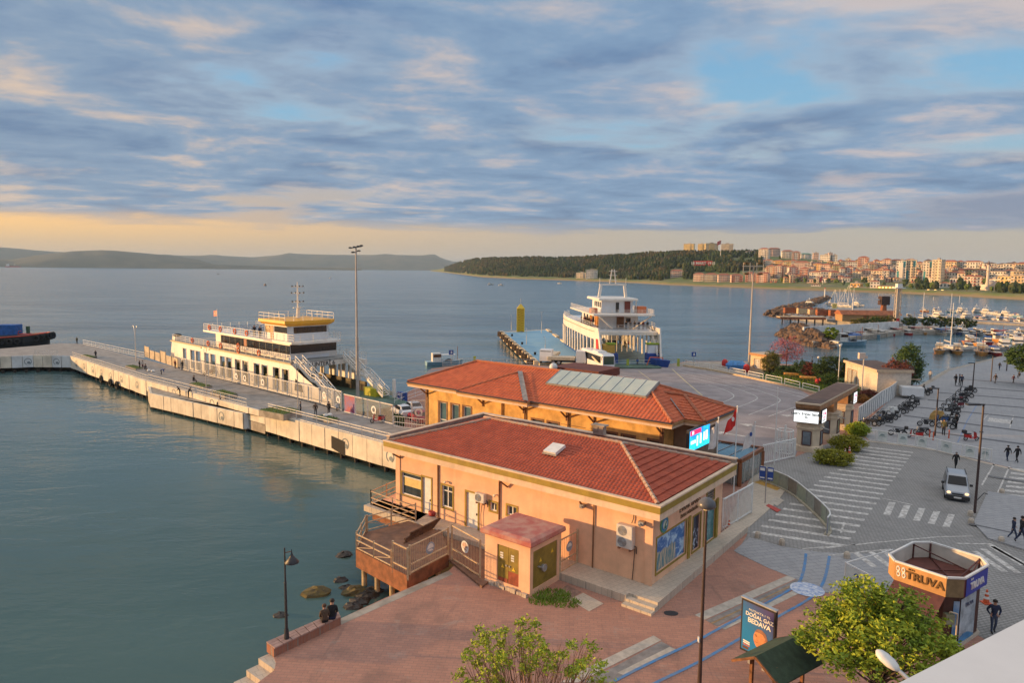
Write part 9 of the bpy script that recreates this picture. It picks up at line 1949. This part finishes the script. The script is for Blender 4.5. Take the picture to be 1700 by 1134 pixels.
T_='''1131.8 1149.8 405 419 yellow flat|1155.6 1168 405 419 yellow flat|1168 1190 404 419.5 yellow flat b|1194.4 1214.7 405 422 cream flat b|1214.7 1229.7 414.7 422 grey dark|1234 1253.5 415.6 426 grey dark|1256 1273 411 434 white red b|1273 1292.4 411 425 pink red|1295 1314.4 414.7 429 white red b|1311.8 1326 416.5 431.5 white red r|1326.8 1344.4 420 427 white green|1347 1356 420 431 pink flat|1357.6 1375 423.5 434 white flat|1372.6 1379 420 431 pink flat|1378 1387 423.5 434 white flat
1280 1298.5 431.5 441 orange red b|1298.5 1316 431.5 443 yellow red b|1270.3 1285.3 439.4 460.6 cream red r|1285.5 1296 439 462 white red r|1296 1308 440 461 cream red r|1308 1324 441 463 white red r|1316 1342 433 447 pink red b|1326 1340 443 464 pink red r|1341.8 1361 449 466 white red b|1347 1362 436 449 orange red b|1361 1376 437 452 pink red|1361 1378 448 466 white red b|1378 1393 449 467 cream red b|1379 1394 438 452 yellow red b|1393 1401 443 462 white red b
1150 1168.8 452.6 467 pink red b|1168.8 1191 453 467.5 cream red b|1191.5 1213 454 468 pink red b|1213 1233 454.5 468.5 pink red r|1236 1253.5 451 468 pink red r|1253.5 1274 451.5 469 pink red r|1112 1134 447.3 460.6 pink red b
1421 1439 425 442 pink red r|1461 1476 428.5 446 pink red b|1476 1497 430 445 cream red b|1497 1517 429.5 445 white red b|1485.6 1501 433 468 white flat teal|1501 1517.5 432 467 cream flat teal|1529.7 1544 430 468 white dark teal|1544 1559 431.5 469 cream flat b|1559 1583.5 431.5 449 stone red b|1583 1597 432 446 white red b|1595 1626 432.5 446 white red b|1630 1649 435 449 white dark b|1649 1665 436.5 450 grey dark b|1662 1680 435.5 449 white dark b|1682 1704 435 453 cream red b|1704 1724 436 455 white red b|1573 1587 449.6 465 white red|1587 1599 451 467 cream red b|1599 1614 456 474 white red r|1614 1631 456.5 475 white red r|1596 1615 445 457 yellow red b|1615 1634 446 458 cream red b|1640 1665 448 462 white dark b|1654 1676 459 478 yellow flat b|1676 1702 458 480 stone flat b|1702 1730 458 482 stone flat b|1680 1702 451 462 stone flat b
1400 1414 441 461 white red r|1414 1428 448 462 cream red b|1427 1444 446 460 pink red b|1444 1461.8 446.5 463 cream red b|1461.8 1474 446 464 grey red b|1474 1485 449 463 white red|1513 1526 447 463 white red|1526 1531 450 464 pink red|1410.6 1427 470.5 483 orange flat b|1444 1459 465 480 white red|1559 1576 468 478 white red|1636 1654 464 477 white flat|1346 1362 472 481 white red|1440 1452 436 449 stone red b|1402 1420 432 447 white red|1560 1573 450 464 pink red b|1632 1644 440 452 white red b|1665 1682 447 459 white red b
955 975 453 463 cream flat|972 992 448.5 463 white flat'''
for ln_ in T_.split('\n'):
 for e in ln_.split('|'):q=e.split();block(*map(float,q[:4]),q[4],q[5],q[6]if len(q)>6 else '')
for _ in range(4000):
 x,yb=rnd.uniform(1268,1725),rnd.uniform(441,474);yb=max(yb,interp(RIDGE,x)+7);w=rnd.uniform(7,13);h=rnd.uniform(7,13)
 if len(TOWN)>235:break
 if any(abs(q[0]-x)<(q[3]*1145/q[2].y+w)*.5-4 and abs(q[1]+5-(yb-h))<7 for q in TOWN):continue
 if yb>470 and x<1640:continue
 block(x-w/2,x+w/2,yb-h,yb,rnd.choice(['white','white','cream','cream','pink','stone','grey','yellow']),rnd.choice(['red','red','red','dark','flat']),rnd.choice(['b','b','r','']),9)
order=sorted(range(len(TOWN)),key=lambda i:TOWN[i][0])
for n_,i in enumerate(order):
 px,yt,P,w,h,wall,roof,ex,dp=TOWN[i];zone='on the ridge' if yt<432 else('near the shore' if yt>455 else 'on the slope');same=[j for j in order if TOWN[j][5]==wall and TOWN[j][6]==roof and('on the ridge' if TOWN[j][1]<432 else('near the shore' if TOWN[j][1]>455 else 'on the slope'))==zone]
 make_block(n_,*TOWN[i],'%s %s, %s roof, %s, %s such from the left'%(wall,'apartment block' if h>8 else 'house',roof if roof!='red' else 'red tiled',zone,ORD[same.index(i)]))
def town_bits():
 P=at_px(1637,482);h=HZ(P,432)-P.z;R=thing('minaret','slim white minaret with pointed cap by the town shore','minaret',P);pw=mat('minaret_white',(.70,.58,.48),.8,.05);m=MB();m.cyl((0,0,-2),(0,0,h*.25),1.9,1.5,10);m.cyl((0,0,h*.25),(0,0,h*.85),1.3,1.15,10);m.build('shaft',pw,R,whole=True);m=MB();m.cyl((0,0,h*.62),(0,0,h*.65),1.6,2.0,10);m.build('balcony',pw,R);m=MB();m.cyl((0,0,h*.85),(0,0,h),1.3,.05,10);m.build('cap',RT_['dark'],R)
 P=at_px(1650,481);R=thing('mosque','low mosque with grey dome beside the minaret','mosque',P);m=MB();m.box(-6,6,0,12,-2,5);m.build('wall',pw,R);m=MB();m.lathe([(5,5),(4.6,6.8),(3.2,8.4),(1.2,9.3),(.01,9.4)],(0,6,0),14);m.build('dome',RT_['flat'],R,smooth=True)
 P=at_px(1194,431);h=HZ(P,398)-P.z;R=thing('hill_flag_pole','tall white flag pole with red flag on the wooded ridge','flag pole',P);m=MB();m.cyl((0,0,0),(0,0,h),.6,.3);m.build('pole',WHITE,R);flag_mesh(R,(0,0,h-.5),7,7,-1,droop=.5)
 P=at_px(1365,472);h=HZ(P,465)-P.z;R=thing('shore_flag_pole','shore flag pole with red flag in front of the town','flag pole',P);m=MB();m.cyl((0,0,0),(0,0,h+5),.2);m.build('pole',WHITE,R);flag_mesh(R,(0,0,h+5),4,5,-1,droop=.6)
 P=at_px(1164,444);sc_=P.y/1145;W=29*sc_;R=thing('hillside_sign','big red hillside sign reading 18 MART 1915 with arrow edge','sign',(P.x,P.y-6,P.z+3),-atan2(P.x,P.y));H=8*sc_;m=MB();m.box(-W/2,W/2,0,.5,0,H);m.build('board',RED,R);ow=mat('sign_orange',(.55,.28,.06),.6);m=MB();m.beam((W/2+.5,0,0),(W/2+3,0,H/2),.8);m.beam((W/2+3,0,H/2),(W/2+.5,0,H),.8);m.build('arrow_edge',ow,R,whole=True);m=MB();m.beam((-W/2-.8,0,0),(-W/2-.8,0,H+1),.7);m.build('side_post',ow,R);text('lettering','18 MART 1915',H*.78,WHITE,R,(0,-.6,H/2),(pi/2,0,0),.2,bold=.12);m=MB();[m.beam((x,.6,-8),(x,.6,0),.5)for x in(-W*.4,0,W*.4)];m.build('stilt',ow,R)
 lit=mat('shore_reflection_glow',(.6,.4,.15),.4,0,emit=(1,.55,.16,2.2))  # window emission stands in for the bright reflection on the shore front
 for x0,x1,yt,yb,lb in((1459,1494,475,485.5,'lit orange shore pavilion with glowing windows'),(1425,1458,478,484.5,'low orange lit terrace left of the shore pavilion'),(1540,1570,482.5,488.5,'long low white shore building with arcade')):
  P=at_px((x0+x1)/2,yb);s=P.y/1145;w=(x1-x0)*s;h=HZ(P,yt)-P.z;R=thing('shore_pavilion',lb,'building',P,-atan2(P.x,P.y));m=MB();m.box(-w/2,w/2,0,8,-1,h);m.build('wall',CW['orange']if x0<1500 else CW['white'],R);m=MB();m.box(-w/2-1,w/2+1,-2,9,h+.002,h+.6);m.build('roof',RT_['flat'],R);n=int(w/3)
  for k in range(n):x=-w/2+(k+.5)*w/n;m=MB();m.box(x-.9,x+.9,-.1,-.002,.5,h*.7);m.build('glowing_window' if x0<1500 or k%2==0 else 'window',lit if x0<1500 or k%2==0 else WINM,R)
 for x,yb,yt,lb in((1345,424,412,'thin radio mast on the town ridge'),(885,432,420,'thin mast on the wooded ridge at left')):P=at_px(x,yb);h=HZ(P,yt)-P.z;R=thing('radio_mast',lb,'mast',P);m=MB();m.cyl((0,0,0),(0,0,h),.35,.2);m.build('pole',METAL,R);m=MB();m.beam((-1,0,h*.8),(1,0,h*.8),.3);m.build('crossarm',METAL,R)
town_bits()
FM=[mat('pine_%d'%i,c,.95,.25,.05,spec=.1)for i,c in enumerate(((.035,.055,.022),(.05,.075,.025),(.075,.085,.035),(.10,.085,.04)))]
W_=[MB()for _ in FM]
def crown(mb,p,h,r,pine):
 if pine:mb.cyl(p+Vector((0,0,h*.1)),p+Vector((0,0,h*.55)),r,r*.75,6,False);mb.cyl(p+Vector((0,0,h*.5)),p+Vector((0,0,h)),r*.8,.1,6,False)
 else:mb.ball(p+Vector((0,0,h*.5)),r,(1,1,h/r*.5),6,5,.5)
def covered(px,py):return any(q[0]-q[3]/2*1145/q[2].y-1<px<q[0]+q[3]/2*1145/q[2].y+1 and q[1]-1<py<q[1]+22 for q in TOWN)
n_=0
for _ in range(40000):
 px=rnd.uniform(738,1265);t=rnd.uniform(.10,1.12)if px<1100 else rnd.uniform(.22,1.12)
 if px>1225 and t<.5:continue
 if t<.17 and noise.noise(Vector((px*.05,t*20,0)))<.05:continue
 p=land_at(px,t);q=proj(p)
 if covered(*q)and t<.9:continue
 if 1146<px<1186 and 436<q[1]<448:continue
 v=noise.noise(p*.012);k=0 if v>.12 else(1 if v>-.12 else(2 if v>-.3 else 3));k=k if rnd.random()<.75 else rnd.randrange(4)
 if px<900 and t>.5 and k<2 and rnd.random()<.5:k+=2
 crown(W_[k],p,rnd.uniform(6,11)*(1.15 if t>.9 else 1),rnd.uniform(2,3.6),k<2 and rnd.random()<.8);n_+=1
 if n_>6500:break
for _ in range(2600):
 px=rnd.uniform(1262,1780);t=rnd.uniform(.07,1.05);p=land_at(px,t);q=proj(p)
 if covered(*q)or noise.noise(p*.02)<-.12:continue
 crown(W_[rnd.choice((0,1,1,2))],p,rnd.uniform(5,10),rnd.uniform(1.8,3.4),rnd.random()<.35)
for i,mb in enumerate(W_):o=mb.build('headland_wood',FM[i]);o['kind']='stuff';o['label']='far wood covering the headland and the slopes of the town'
TR=[(1283,467,5),(1297,469,6),(1306,468,9),(1322,470,6),(1336,470,7),(1352,471,6),(1374,470,6),(1388,471,7),(1400,474,6),(1434,471,9),(1440,478,7),(1492,479,7),(1500,477,11),(1512,480,9),(1522,481,8),(1532,482,8),(1546,481,9),(1580,485,9),(1590,484,10),(1604,486,9),(1618,487,8),(1622,484,8),(1645,489,8),(1664,490,8),(1680,491,7),(1585,462,8),(1590,463,8),(1607,466,9),(1657,468,8)]
SHC=[leafm('shore_leaves_%d'%i,c,tuple(q*.6 for q in c))for i,c in enumerate(((.06,.09,.03),(.12,.17,.03),(.04,.06,.025)))]
for i,(px,py,h)in enumerate(TR):
 P=at_px(px,py);h*=P.y/1145*1.25;k=i%3;cyp=i>=25;R=thing('cypress_tree' if cyp else 'shore_tree','%s %s among the shore houses, %s from the left'%(('dark green','bright green','deep green')[k],'cypress' if cyp else 'tree',ORD[sorted(q[0]for q in TR).index(px)]),'tree',P,0,'trees along the town shore');m=MB()
 for _ in range(10):a=rnd.random()*6.3;r=h*(.10 if cyp else.28)*rnd.random();m.ball((r*cos(a),r*sin(a),h*rnd.uniform(.35,.9)),h*(.12 if cyp else rnd.uniform(.16,.26)),(1,1,1.5 if cyp else.9),6,5,.5)
 m.build('crown',SHC[k],R,whole=True);m=MB();m.cyl((0,0,-1),(0,0,h*.5),h*.04,h*.02,6);m.build('trunk',BARK,R)
